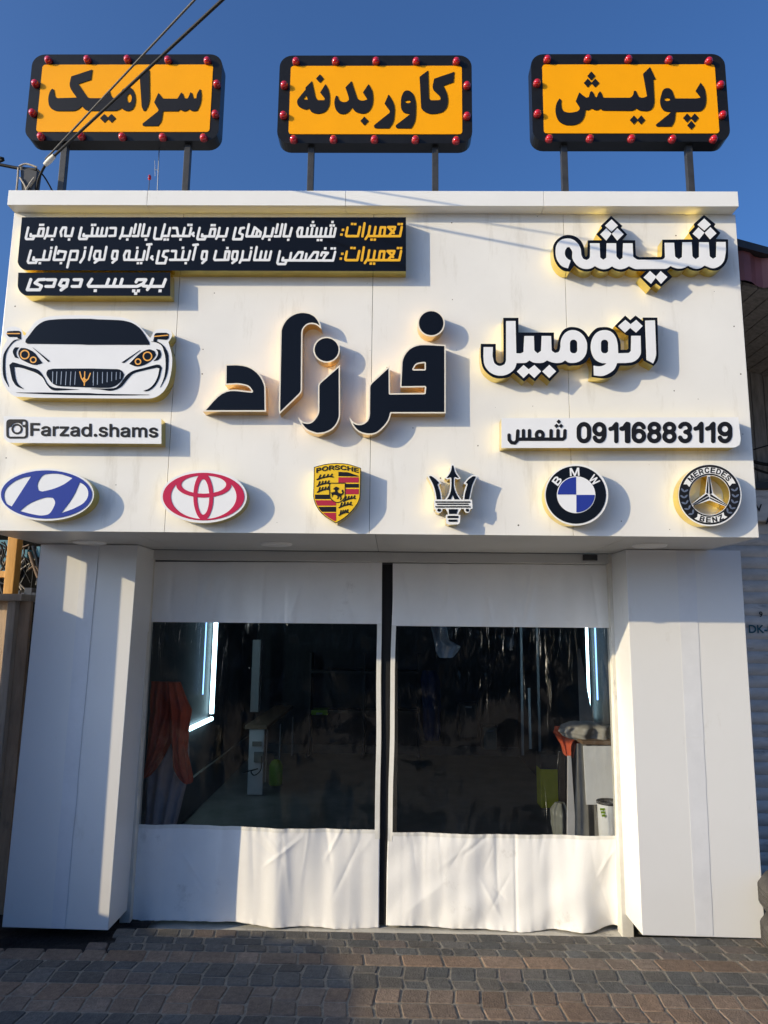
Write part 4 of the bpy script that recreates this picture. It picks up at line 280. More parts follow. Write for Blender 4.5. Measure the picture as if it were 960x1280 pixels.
 'phone_text': '3347,10841 -45,-46 45,-46 47,46 -44,48|3298,10751 -44,-45 0,-3 42,-45 3,0 46,45 0,4 -43,44|3393,10753 -46,-46 0,-4 44,-45 45,46 0,3|2612,10635 -16,-11 -8,-17 -4,-149 -2,-2 -52,-1 -2,3 11,135 -1,13 -8,14 -16,9 -10,0 -10,-2 -14,-11 -7,-17 -17,-193 -29,-31 -39,5 -28,39 -2,91 -3,10 -6,11 -13,8 -14,2 -13,-4 -11,-10 -5,-10 -2,-11 3,-110 6,-11 45,-61 10,-8 9,-4 72,-8 16,3 10,7 50,51 10,20 3,1 894,6 13,4 10,7 40,34 8,17 11,159 -3,10 -7,10 -16,8 -13,0 -10,-4 -9,-7 -6,-11 -3,-10 -9,-132 -17,-15 -3,-1 -46,0 -3,2 3,149 -3,10 -7,10 -11,7 -10,2 -13,-2 -10,-7 -8,-10 -4,-10 -6,-151 -68,-1 -5,2 4,149 -3,10 -8,11 -10,6 -13,2 -10,-2 -11,-7 -8,-10 -3,-10 -5,-149 -3,-3 -105,1 10,28 3,27 -2,27 -10,27 -14,21 -22,20 -23,10 -26,4 -29,-4 -24,-11 -23,-20 -15,-21 -11,-27 -4,-27 3,-27 8,-29 -85,-1 1,151 -3,10 -7,11 -10,6 -13,2 -10,-2 -11,-7 -8,-10 -4,-10 -4,-150 -3,-2 -49,0 -3,2 2,152 -5,12 -10,9 -13,5|2940,10552 13,2 13,-4 10,-8 8,-17 0,-20 -5,-14 -11,-12 -10,-5 -16,0 -8,3 -8,8 -8,16 -1,13 5,21 8,10|4738,10805 -17,-4 -13,-10 -21,-22 -41,-59 -39,-11 -14,-10 -11,-16 -3,-19 3,-16 8,-13 13,-9 19,-7 16,-1 50,12 -8,-234 7,-17 15,-13 13,-3 32,-3 14,3 14,10 9,13 5,14 16,368 -5,20 -14,15 -13,5|4979,10806 -26,-3 -16,-6 -33,-18 -28,-27 -18,-24 -9,-18 -13,-33 -8,-38 -6,-135 1,-27 9,-37 27,-43 29,-25 35,-15 10,-3 38,-2 46,11 34,19 10,9 25,28 20,37 10,50 -4,44 -14,37 -8,12 -28,31 -31,19 -42,10 -43,-3 -29,-9 9,27 13,20 16,15 20,7 20,-2 19,-10 13,-16 12,-30 8,-8 13,-7 16,-1 16,5 14,11 8,14 3,20 -7,27 -13,26 -17,21 -25,20 -24,12 -26,7|5302,10808 -36,-2 -40,-15 -30,-21 -27,-34 -14,-37 -2,-37 10,-39 17,-28 -28,-38 -12,-34 -3,-13 -1,-37 9,-34 5,-12 22,-31 28,-22 9,-5 32,-12 39,-3 46,10 33,18 11,9 26,27 17,30 5,13 7,38 -7,47 -15,33 -15,17 12,14 19,37 7,37 -6,41 -16,31 -28,28 -32,16|5612,10811 -36,-3 -40,-15 -30,-21 -27,-33 -15,-38 -2,-37 10,-39 17,-28 -28,-38 -12,-33 -3,-14 -1,-37 8,-33 6,-13 21,-30 28,-23 9,-5 32,-12 39,-3 46,10 33,18 11,9 26,27 17,30 5,14 7,37 -6,47 -15,33 -15,17 12,14 19,37 7,37 -6,41 -16,31 -28,28 -31,17|6253,10815 -9,-1 -13,-6 -26,-24 -48,-63 -43,-12 -14,-8 -11,-16 -5,-17 1,-13 6,-14 12,-12 12,-5 17,0 69,20 1,-2 -14,-242 4,-14 10,-13 12,-7 16,-2 16,4 13,9 10,13 4,14 23,367 -3,17 -8,14 -15,11|6494,10817 -21,-7 -27,-24 -49,-62 -43,-12 -14,-8 -11,-14 -7,-20 1,-13 6,-14 11,-11 12,-6 20,0 69,20 2,-2 -15,-242 4,-14 10,-13 11,-7 16,-3 17,4 13,9 10,14 4,14 24,367 -3,17 -8,14 -16,11|5892,10810 -37,-12 -21,-13 -21,-17 -17,-20 -14,-24 -4,-14 1,-13 4,-14 10,-12 13,-7 13,-2 13,3 13,7 9,8 16,24 10,8 17,8 13,3 22,-2 20,-8 8,-8 10,-21 0,-13 -5,-10 -10,-10 -11,-5 -32,-6 -17,-9 -15,-18 -4,-20 5,-20 12,-14 14,-6 29,-6 15,-11 6,-10 4,-14 -2,-16 -3,-10 -8,-14 -14,-14 -20,-9 -23,-1 -17,7 -11,8 -11,15 -8,24 -8,10 -12,7 -16,3 -17,-3 -15,-11 -10,-17 -3,-17 10,-37 13,-22 18,-21 18,-15 26,-12 25,-7 29,-1 26,3 20,7 31,16 26,24 14,16 14,24 10,30 4,24 0,20 -8,37 -19,34 17,23 11,21 7,23 2,21 -2,27 -6,20 -8,17 -18,25 -18,16 -23,13 -25,9 -26,4|6702,10815 -40,-14 -12,-7 -32,-26 -24,-32 -6,-10 -14,-41 -2,-50 10,-41 20,-32 36,-32 41,-17 39,-3 43,9 13,5 1,-2 -4,-14 -10,-20 -14,-17 -16,-12 -17,-5 -22,1 -22,12 -12,14 -8,23 -6,10 -9,8 -13,5 -19,0 -19,-10 -12,-17 -5,-20 5,-24 12,-26 17,-23 19,-16 22,-13 25,-10 25,-3 26,0 33,9 34,19 14,11 20,22 22,34 15,35 7,34 10,142 -4,40 -14,37 -31,38 -35,21 -9,3 -35,8|3843,10792 -33,-9 -24,-12 -22,-17 -24,-28 -18,-30 -10,-31 -4,-30 2,-17 -3,-14 -3,-104 2,-31 8,-30 14,-30 20,-24 25,-21 25,-12 33,-8 29,0 33,8 33,17 22,18 18,20 18,31 11,33 4,31 5,135 -2,30 -8,31 -15,30 -20,25 -24,19 -27,13 -33,8|4169,10794 -26,-3 -36,-15 -41,-33 -25,-42 -12,-37 -2,-40 9,-41 5,-13 21,-34 32,-27 38,-16 36,-3 13,1 36,9 2,-3 -6,-17 -14,-24 -17,-15 -16,-6 -20,2 -16,9 -12,16 -13,30 -8,9 -13,6 -16,1 -17,-5 -13,-11 -8,-14 -2,-20 4,-20 15,-30 16,-22 25,-20 23,-11 23,-7 25,-2 33,4 33,16 22,16 13,14 23,33 17,41 8,37 6,135 -6,51 -16,37 -26,31 -41,25 -36,9|4512,10797 -16,-8 -24,-24 -45,-60 -40,-12 -16,-9 -12,-18 -3,-16 1,-14 7,-13 10,-10 13,-6 17,0 65,19 2,-3 -9,-239 5,-13 10,-14 14,-7 13,-2 16,4 14,9 9,13 5,14 15,365 -4,20 -11,15 -16,8|5278,10717 17,1 16,-3 12,-6 10,-10 5,-12 -1,-17 -6,-10 -11,-9 -13,-7 -13,-3 -20,1 -15,6 -15,15 -5,13 4,17 8,10 11,8|5587,10719 17,2 16,-4 13,-6 9,-9 5,-13 -1,-17 -6,-10 -10,-9 -14,-7 -13,-3 -19,1 -16,6 -15,15 -4,13 4,17 8,10 10,8|6714,10727 18,1 16,-4 19,-10 12,-16 6,-15 2,-16 -4,-21 -12,-20 -10,-11 -17,-10 -20,-5 -19,1 -20,8 -15,13 -8,13 -4,21 2,20 5,13 11,16 17,14|3842,10700 20,3 13,-3 22,-13 15,-24 5,-30 -4,-125 -2,-20 -7,-17 -14,-21 -14,-10 -19,-7 -13,0 -13,3 -21,14 -15,23 -5,31 4,101 -2,14 5,30 5,14 14,21 13,11|4158,10702 18,3 19,-6 13,-8 9,-11 8,-18 2,-20 -4,-20 -8,-17 -11,-11 -16,-11 -17,-4 -16,2 -13,5 -16,14 -9,17 -3,14 0,20 6,17 13,19 10,8|4975,10569 19,-4 16,-10 10,-12 8,-17 2,-20 -4,-20 -9,-17 -11,-13 -17,-10 -20,-5 -19,3 -13,5 -13,11 -11,18 -4,20 1,17 5,17 12,17 15,12 17,7|5268,10548 18,2 19,-4 14,-8 9,-10 8,-17 2,-13 -3,-14 -7,-15 -14,-14 -13,-7 -20,-4 -16,1 -16,5 -13,10 -10,17 -4,13 1,14 5,13 12,16 13,10|5576,10550 19,2 19,-4 13,-8 10,-10 8,-16 1,-14 -2,-13 -8,-16 -14,-13 -13,-8 -20,-4 -16,1 -15,5 -13,10 -11,17 -3,14 1,13 5,14 12,15 13,10',
 'insta_panel': '-8138,10835 -2,-3 0,-4 38,-433 7,-22 19,-26 44,-38 24,-16 23,-13 30,-10 26,-3 3115,2 -33,532 -4,3',
 'insta_text': '-7565,10694 -5,-8 24,-260 4,-7 5,-3 40,0 7,3 2,7 -9,101 3,1 117,-1 7,3 3,6 -3,31 -4,7 -4,2 -123,3 -7,66 138,0 6,8 -3,33 -4,6 -7,2|-6339,10685 -3,-8 5,-68 -3,-2 -21,12 -20,5 -27,0 -26,-6 -21,-10 -14,-13 -12,-17 -9,-22 -3,-20 0,-21 4,-24 9,-23 10,-17 15,-17 20,-15 17,-7 27,-6 27,0 22,6 19,13 3,-11 9,-5 36,0 8,6 -19,262 -4,7 -6,3 -37,0|-5913,10684 -4,-4 -1,-7 18,-256 3,-6 8,-5 36,0 8,5 -7,133 5,11 9,10 13,5 17,2 13,-1 14,-6 7,-7 6,-10 3,-14 9,-122 10,-7 36,0 7,3 2,7 -9,130 -6,24 -12,20 -23,19 -14,7 -20,5 -23,1 -17,-3 -16,-5 -16,-9 -5,69 -3,7 -8,4|-7239,10630 -33,-5 -29,-13 -12,-10 -9,-12 -7,-16 2,-6 7,-5 38,-10 6,3 9,13 13,9 13,3 20,1 13,-3 11,-6 6,-8 2,-11 -6,-3 -79,-11 -23,-8 -13,-8 -12,-15 -5,-17 1,-20 8,-21 10,-13 14,-11 17,-9 20,-6 24,-2 23,2 16,5 16,9 4,-9 7,-3 40,1 4,4 1,7 -10,126 -4,20 -6,14 -15,18 -21,14 -27,9|-7002,10628 -19,-4 -20,-11 -4,10 -7,3 -36,0 -7,-6 16,-198 5,-7 40,-2 7,2 3,4 -10,127 4,16 8,8 11,5 17,3 27,-1 6,6 -3,35 -3,7 -8,3|-6938,10625 -6,-4 -2,-6 3,-31 6,-7 104,-3 -101,-122 -1,-8 2,-20 2,-8 11,-4 173,-1 6,4 2,7 -2,30 -7,8 -107,2 97,121 2,9 -2,24 -3,5 -7,3|-6651,10624 -27,-7 -25,-16 -9,-10 -9,-16 -1,-7 4,-6 43,-12 6,3 9,12 10,7 16,5 20,1 13,-3 11,-6 6,-10 1,-10 -85,-12 -19,-7 -16,-9 -12,-14 -5,-17 1,-24 8,-20 11,-14 15,-12 18,-7 17,-5 23,-2 23,3 16,5 16,9 2,-7 6,-5 43,0 5,9 -10,126 -3,20 -7,17 -10,13 -10,10 -25,12 -37,8|-6061,10621 -17,-4 -19,-8 -13,-9 -9,-10 -7,-14 -2,-14 1,-13 5,-14 12,-16 17,-13 28,-10 61,-14 11,-7 1,-11 -7,-7 -13,-5 -17,-2 -16,2 -20,8 -11,17 -8,5 -39,-8 -5,-7 3,-10 7,-14 11,-14 18,-12 17,-7 20,-5 24,-2 19,1 23,4 29,15 12,11 6,10 4,14 0,14 -7,23 -11,14 -18,12 -24,9 -64,15 -10,7 -3,7 4,7 10,6 17,3 16,-1 14,-5 7,-6 10,-13 8,-3 36,8 4,5 0,7 -17,26 -24,18 -17,7 -18,3|-5605,10617 -29,-8 -23,-14 -10,-12 -7,-14 -2,-7 3,-7 43,-12 6,2 10,14 10,7 15,5 20,0 14,-3 10,-6 6,-9 2,-10 -85,-13 -20,-6 -16,-10 -12,-13 -5,-17 1,-24 7,-21 11,-13 15,-12 17,-8 17,-4 24,-2 23,2 16,5 16,10 2,-7 5,-5 44,0 5,9 -9,126 -3,20 -7,17 -9,13 -11,9 -24,13 -37,7|-5435,10616 -7,-4 -1,-7 13,-191 2,-7 4,-3 40,-1 8,4 1,7 -7,130 3,10 7,8 13,6 13,2 14,-2 9,-3 8,-6 4,-8 11,-140 5,-7 43,-1 7,5 -8,137 4,10 7,7 13,6 13,1 23,-6 7,-5 6,-10 11,-140 3,-5 7,-1 37,0 6,4 1,7 -10,143 -11,27 -21,20 -29,12 -33,2 -30,-7 -13,-8 -12,-11 -3,1 -21,17 -24,8 -20,1 -17,-2 -13,-5 -16,-10 -1,7 -6,7|-5013,10615 -36,-10 -13,-8 -11,-10 -7,-12 -4,-12 -1,-14 4,-17 11,-18 18,-13 27,-11 64,-15 9,-7 1,-10 -6,-7 -12,-5 -13,-2 -20,1 -21,8 -11,18 -10,4 -36,-7 -5,-4 -1,-7 8,-17 9,-13 15,-13 18,-9 20,-6 23,-2 23,0 23,4 29,14 19,20 4,10 2,14 -1,13 -5,15 -11,14 -17,13 -27,10 -61,14 -10,6 -4,9 4,7 12,6 13,3 16,-1 17,-6 15,-19 7,-2 36,6 6,7 -1,7 -14,24 -11,10 -14,9 -30,10|-6405,10574 24,2 21,-6 16,-13 9,-16 6,-28 -2,-27 -11,-20 -16,-10 -23,-3 -21,5 -17,14 -11,16 -6,28 2,27 11,20|-7198,10504 13,0 1,-17 -7,-14 -13,-10 -17,-5 -23,1 -17,5 -8,8 0,14 9,7 19,5|-6584,10501 5,0 1,-3 -2,-21 -9,-12 -12,-7 -20,-4 -20,1 -14,5 -8,10 0,12 12,8 17,5|-5538,10495 3,0 2,-4 -2,-20 -9,-12 -13,-8 -20,-3 -20,1 -13,5 -9,10 1,11 12,9|-6206,10470 -13,-7 -7,-11 -2,-13 5,-15 11,-11 14,-6 16,-1 13,5 9,8 5,10 1,10 -5,14 -8,10 -13,7 -13,2',
 'insta_icon': '-8020,10765 -23,-11 -15,-17 -10,-24 -1,-24 24,-253 7,-27 14,-22 17,-15 20,-11 26,-4 293,2 23,4 22,12 14,16 9,21 2,27 -23,253 -6,24 -15,24 -16,15 -21,11 -27,4 -294,-2|-7735,10722 50,1 8,-4 4,-7 4,-48 -3,-9 -7,-2 -46,-1 -10,5 -3,7 -4,48 2,7|-7859,10694 40,-2 17,-5 24,-11 18,-11 20,-18 11,-14 17,-27 28,-2 10,-5 11,-10 7,-20 12,-130 -1,-14 -11,-16 -10,-5 -9,-2 -287,-2 -19,6 -11,10 -7,20 -13,130 4,21 7,9 10,6 24,2 19,39 10,13 20,17 26,13|-7858,10674 -23,-6 -16,-7 -18,-12 -15,-17 -12,-21 -4,-14 -4,-24 2,-24 5,-17 11,-22 15,-20 18,-17 21,-12 18,-7 23,-5 24,0 23,5 16,7 19,13 15,17 11,20 5,16 3,24 -2,24 -8,24 -7,14 -15,20 -19,17 -21,12 -17,7 -24,5|-7853,10636 29,-1 17,-6 15,-9 21,-21 11,-28 1,-27 -3,-14 -7,-14 -13,-13 -9,-7 -13,-6 -16,-3 -17,0 -17,3 -24,13 -22,23 -11,27 -2,17 2,14 11,24 19,17 14,7',
 'car_base': '-7036,13063 -149,-7 -136,-13 -84,-11 -42,-9 -42,-12 -58,-21 -54,-24 -52,-35 -20,-19 -23,-27 -34,-51 -52,-87 -73,-137 -4,-3 -35,14 -4,3 -25,80 -9,18 -12,18 -18,16 -28,17 -53,22 -31,8 -30,4 -56,0 -29,-5 -44,-14 -62,-37 -3,-4 -12,-72 0,-18 2,-22 8,-22 12,-23 47,-62 12,-18 0,-4 -51,-103 -22,-58 -19,-84 -10,-89 -3,-57 5,-111 13,-110 23,-140 16,-75 13,-44 29,-69 39,-70 43,-61 29,-35 48,-49 50,-42 31,-21 32,-16 34,-11 39,-6 156,-2 160,-10 106,-5 1586,-5 732,4 58,5 37,7 58,18 29,14 44,27 39,33 36,37 23,30 32,52 28,61 25,70 10,39 16,83 10,79 12,145 0,92 -3,48 -6,58 -13,75 -15,61 -12,40 -54,153 -2,11 4,12 21,28 22,42 15,35 6,21 1,22 -5,31 -28,68 -86,28 -77,12 -60,-1 -25,-4 -29,-9 -46,-22 -21,-15 -13,-14 -15,-22 -24,-58 -31,-60 -4,-3 -206,229 -48,47 -47,38 -53,40 -58,34 -62,27 -69,22 -65,17 -52,10 -52,6 -343,18 -403,15 -171,-1',
 'car_black': '-6717,12984 -358,-7 -104,-5 -177,-17 -42,-7 -42,-11 -40,-15 -26,-14 -44,-28 -28,-21 -40,-37 -20,-22 -33,-45 -152,-238 -7,-22 -2,-45 45,-27 13,-1 1102,-8 171,-8 1301,7 3,2 -2,40 -9,22 -96,151 -55,76 -40,48 -46,45 -77,57 -55,32 -55,23 -61,18 -60,14 -44,8 -81,8 -184,8 -265,7 -146,12|-8167,12703 -72,-9 -7,-45 3,-23 13,-21 33,-32 4,-2 175,1 5,-2 10,-32 59,-17 4,-3 8,-1 1,4 -17,143 -8,18 -13,13 -14,9 -13,2 -99,1|-4962,12679 -93,-3 -17,-5 -12,-9 -15,-20 -7,-17 -1,-45 -14,-80 5,-3 38,-6 -89,-5 22,0 5,-4 59,-10 35,-11 56,-25 36,-25 23,-26 17,-26 14,-31 45,-137 17,-88 9,-88 4,-96 -2,-97 -9,-87 -10,-53 -23,-83 -43,-113 -2,-5 4,-2 79,151 20,48 16,52 16,84 7,87 -1,180 -8,89 -10,44 -14,40 -14,30 -30,53 -40,52 -23,22 -31,26 -53,33 -26,11 -26,6 -2,4 8,41 4,6 183,-12 12,1 10,5 36,36 -5,85 -28,18 -22,9|-8038,12512 -25,-8 -20,-12 -24,-21 -37,-49 -68,-107 -31,-58 -14,-36 -9,-31 -6,-31 -3,-40 1,-75 13,-176 16,-101 13,-53 17,-48 18,-39 23,-39 78,-117 2,4 -1,4 -62,153 -24,83 -12,52 -9,53 -13,101 -9,132 -1,84 4,40 6,36 20,66 25,58 36,58 41,49 37,32 37,19 74,17 -12,3 -34,1|-8043,12338 -4,-3 -20,-37 -11,-27 -2,-13 0,-22 8,-27 49,-93 79,-19 3,2 -40,44 -11,17 -11,27 -5,31 0,31 7,27 39,62|-7664,12339 -2,-4 352,-312 5,0 30,18 1,4|-7914,12327 -4,-2 -35,-58 -8,-26 -1,-27 4,-22 6,-22 22,-44 11,-18 19,-21 23,-19 45,-26 120,-56 39,-15 35,-11 34,-5 38,-1 25,3 46,15 58,24 5,4 -152,185 -45,43 -45,32 -76,39 -52,18 -44,8|-5050,12320 -1,-2 6,-9 31,-44 9,-17 4,-18 0,-26 -8,-31 -20,-44 -12,-20 -43,-51 4,-4 62,17 17,7 16,12 23,26 11,17 8,21 8,32 -1,22 -3,18 -27,71 -7,3|-5197,12309 -46,-9 -42,-16 -53,-28 -32,-23 -57,-54 -75,-80 -91,-110 4,-5 64,-28 48,-18 30,-5 25,-1 29,2 58,14 50,18 33,15 36,20 59,43 30,28 33,39 48,75 1,4 -36,84 -65,28 -30,7|-5387,12291 -370,-272 4,-3 35,-5 12,2 8,4 318,273 -3,3|-8058,12009 -65,-57 -2,-4 36,-145 35,-118 21,-57 14,-26 39,-61 28,-33 19,-17 27,-19 26,-14 105,-36 4,-1 2,3 -105,83 -22,21 -21,26 -19,31 -15,35 -11,30 -28,101 -17,79 -13,70 1,7 102,-9 35,-6 74,-19 205,-70 66,-29 31,-17 63,-42 32,-26 22,-22 17,-22 14,-22 47,-82 20,-26 50,-57 20,-18 22,-16 18,-10 26,-10 30,-6 59,-1 451,26 -485,30 -26,3 -52,17 -52,29 -23,17 -23,22 -23,30 -54,92 -74,104 -42,48 -21,18 -29,18 -39,17 -35,11 -113,29 -261,80|-5020,11975 -261,-75 -182,-48 -45,-18 -37,-21 -56,-43 -47,-49 -30,-44 -46,-83 -61,-78 -35,-33 -20,-12 -21,-9 -29,-8 -29,-3 -121,-7 -210,0 -86,-2 -27,-5 152,-5 51,-6 157,-26 54,-2 54,8 54,17 32,14 49,27 24,18 23,22 24,28 52,80 78,106 35,37 36,25 41,19 41,14 211,55 179,40 17,-3 43,-12 3,-2 0,-4 -11,-105 -9,-53 -20,-64 -23,-58 -16,-31 -26,-39 -25,-32 -30,-29 -30,-24 -24,-14 -92,-41 44,-3 34,2 16,3 25,9 24,14 40,31 35,36 32,43 28,53 22,53 15,43 11,44 28,171 -1,18 -15,22 -36,36|-6954,11876 -224,-4 -21,-2 -37,-7 -62,-17 -4,-3 -19,-40 -5,-22 1,-26 7,-22 11,-22 62,-87 33,-40 23,-23 40,-31 36,-18 34,-11 73,-11 801,-28 189,1 62,6 50,16 44,22 40,27 52,46 28,36 25,42 12,32 16,66 -31,52 -22,25 -18,13 -21,10 -22,7 -43,7 -574,11|-7928,11345 591,-28 266,-8 282,-5 952,-5 352,4 364,12 -22,4 -1065,13 -169,12 -1005,7 -504,-3',
 'car_gold': '-8243,12654 -7,-5 -2,-5 3,-9 8,-4 273,1 8,3 4,6 -3,9 -11,5|-4824,12635 -274,-28 -7,-5 -1,-9 5,-7 9,-2 278,29 6,4 2,9 -9,9|-7846,12282 -17,-5 -20,-12 -15,-15 -11,-17 -8,-19 -3,-22 1,-18 4,-21 10,-23 12,-17 13,-14 18,-13 18,-8 16,-5 18,-2 21,2 21,7 16,10 15,15 11,17 7,21 3,19 0,18 -5,22 -9,22 -12,18 -12,12 -18,14 -18,9 -18,5 -21,1|-7843,12255 29,1 13,-3 18,-8 23,-21 9,-13 7,-18 2,-31 -7,-26 -10,-15 -12,-11 -24,-10 -30,-1 -26,10 -24,21 -9,14 -7,17 -3,31 7,27 18,22|-5224,12260 -21,-2 -16,-6 -17,-9 -16,-14 -13,-18 -7,-18 -4,-18 -1,-22 4,-22 8,-22 8,-13 15,-17 18,-14 17,-9 17,-6 22,-2 21,3 17,6 15,9 15,13 13,18 6,13 6,22 1,22 -4,23 -8,22 -8,13 -15,17 -30,21 -22,8|-5224,12233 27,-4 14,-6 14,-11 12,-14 7,-13 5,-13 3,-18 0,-17 -4,-14 -6,-13 -10,-13 -13,-11 -12,-6 -25,-5 -17,2 -13,4 -13,7 -13,10 -10,11 -9,17 -7,27 3,28 7,17 8,11 12,11 13,7|-7633,12136 -25,-4 -12,-7 -12,-10 -14,-23 -3,-27 6,-26 8,-14 11,-13 24,-15 13,-5 17,-1 29,7 20,15 9,13 5,13 2,27 -8,26 -17,23 -23,15 -13,4|-7632,12110 19,-4 16,-9 10,-14 6,-17 -1,-18 -8,-15 -14,-12 -18,-4 -18,3 -17,10 -10,13 -6,18 1,17 9,18 12,9|-5417,12109 -25,-6 -22,-17 -9,-13 -5,-13 -2,-27 8,-26 17,-24 13,-9 13,-7 26,-3 25,6 21,16 9,13 5,13 2,27 -7,26 -17,23 -13,10 -13,7|-5415,12082 17,-2 16,-11 10,-13 6,-17 -2,-18 -8,-16 -12,-10 -17,-5 -17,2 -17,11 -10,13 -5,18 1,17 9,18 12,9|-6624,11817 -8,-5 -1,-9 42,-131 65,-100 8,-9 4,-57 8,-7 8,1 4,3 2,8 -2,61 74,74 34,123 -1,9 -3,4 -8,4 -9,-4 -33,-118 -3,-6 -24,-22 -30,27 -2,5 -5,136 -3,8 -5,5 -7,1 -8,-6 4,-122 -15,-9 -10,-26 -4,-2 -18,27 -41,129 -5,6|-6523,11650 0,2 1,-2 2,-35 -4,-5 -9,14|-6497,11628 1,3 14,-11 -12,-12 -2,3',
 'car_bars': '-7194,11809 -4,-4 0,-6 17,-245 1,-6 5,-4 4,1 4,5 -18,250 0,4 -4,4|-7105,11809 -4,-3 0,-6 9,-258 1,-4 5,-4 4,0 3,8 -9,258 -1,4 -4,5|-7008,11810 -4,-4 0,-5 6,-272 5,-7 4,1 4,6 -6,272 0,4 -5,4|-6907,11810 -4,-1 -2,-8 6,-280 3,-8 5,-2 4,2 2,4 -7,284 -2,7|-6809,11811 -4,-4 -1,-5 7,-289 1,-4 5,-4 4,1 3,7 -7,289 0,4 -4,5|-6712,11812 -5,-2 -2,-8 5,-275 4,-8 4,-2 4,3 2,7 -6,275 -2,7|-6333,11814 -4,-1 -3,-9 10,-227 0,-4 6,-9 4,-57 7,-4 4,3 1,6 -17,284 -2,13|-6248,11803 -4,-7 15,-262 1,-4 5,-4 4,1 4,7 -16,262 -4,7|-6142,11804 -5,-7 13,-236 6,-7 4,1 4,6 -14,236 -4,6|-6045,11803 -3,-6 11,-209 4,-7 4,-1 5,3 1,5 -11,209 -3,5 -4,3|-5949,11805 -4,-7 9,-184 1,-4 5,-4 4,0 3,8 -9,184 -4,7|-5856,11804 -2,-5 7,-162 3,-5 5,-2 4,3 1,4 -7,162 -2,5 -5,2|-5772,11805 -2,-6 5,-140 4,-5 4,-1 4,2 2,4 -6,140 -2,5 -4,2',
 'oval_base': '-7252,9728 -111,-11 -105,-18 -97,-23 -96,-32 -86,-36 -75,-40 -69,-46 -61,-53 -48,-54 -36,-57 -23,-57 -12,-57 -1,-63 12,-60 23,-59 38,-61 46,-54 56,-51 70,-50 77,-45 86,-39 88,-33 97,-28 104,-23 106,-16 108,-9 109,-2 110,4 104,11 100,17 99,24 92,30 85,35 79,41 71,48 56,48 48,51 38,57 26,61 13,60 2,59 -12,63 -21,56 -34,57 -46,56 -60,56 -66,49 -76,44 -86,41 -91,34 -99,29 -100,22 -111,17 -106,9 -110,3',
 'oval_blue': '-7232,9688 -118,-10 -101,-17 -97,-23 -90,-28 -80,-33 -73,-37 -68,-43 -58,-48 -46,-51 -34,-50 -24,-54 -13,-56 0,-57 11,-56 24,-56 35,-55 44,-50 53,-46 65,-46 76,-42 82,-37 88,-31 94,-26 97,-20 99,-14 105,-9 105,-2 104,4 104,10 97,16 92,22 90,28 82,33 75,38 69,44 55,45 45,47 37,53 24,53 14,57 1,56 -10,56 -21,53 -35,56 -43,51 -54,48 -65,47 -73,41 -82,37 -88,32 -95,27 -97,21 -104,15 -106,8 -103,3|-7014,9626 88,-3 80,-11 41,-8 84,-26 127,-45 -95,-81 -54,-40 -32,-19 -69,-36 -108,-45 -74,-23 -145,-36 -16,-2 -33,6 -55,19 -27,74 -3,37 2,23 6,27 16,43 18,37 20,34 24,27 15,12 35,16 78,14|-7450,9566 3,0 -1,-3 -340,-628 -63,28 -38,22 -16,15 -14,17 -21,36 -21,59 -8,47 0,43 7,46 12,34 16,30 20,27 28,30 55,50 60,44 39,22 73,33 64,21|-6443,9441 3,2 41,-17 40,-21 22,-17 25,-23 20,-23 18,-27 14,-26 10,-27 7,-39 -1,-57 -9,-36 -9,-23 -22,-37 -28,-37 -23,-23 -25,-20 -29,-19 -138,-73 -95,-38 -150,-55 112,160 51,82 44,80 25,50 32,73|-7081,9130 46,-1 73,-9 27,-32 15,-23 6,-13 5,-24 1,-26 -5,-30 -17,-49 -20,-47 -21,-39 -14,-20 -18,-19 -19,-14 -31,-14 -39,-8 -71,-7 -39,1 -73,11 -121,23 -86,21 -124,33 -6,4 125,113 29,21 62,37 94,45 99,37 64,20',
 'tri_base': '-4008,9715 -101,-11 -95,-18 -90,-24 -87,-31 -77,-35 -72,-42 -64,-47 -55,-51 -44,-53 -35,-57 -24,-60 -13,-63 -2,-56 9,-59 21,-63 32,-59 41,-56 50,-52 60,-48 70,-46 75,-39 77,-32 89,-29 95,-23 95,-16 98,-9 98,-3 97,5 100,11 90,17 89,24 83,29 80,36 72,41 63,46 57,51 46,56 32,51 25,58 15,61 3,63 -8,59 -19,59 -30,58 -41,58 -49,53 -60,50 -75,48 -70,37 -80,34 -90,30 -93,23 -96,16 -99,10 -98,2',
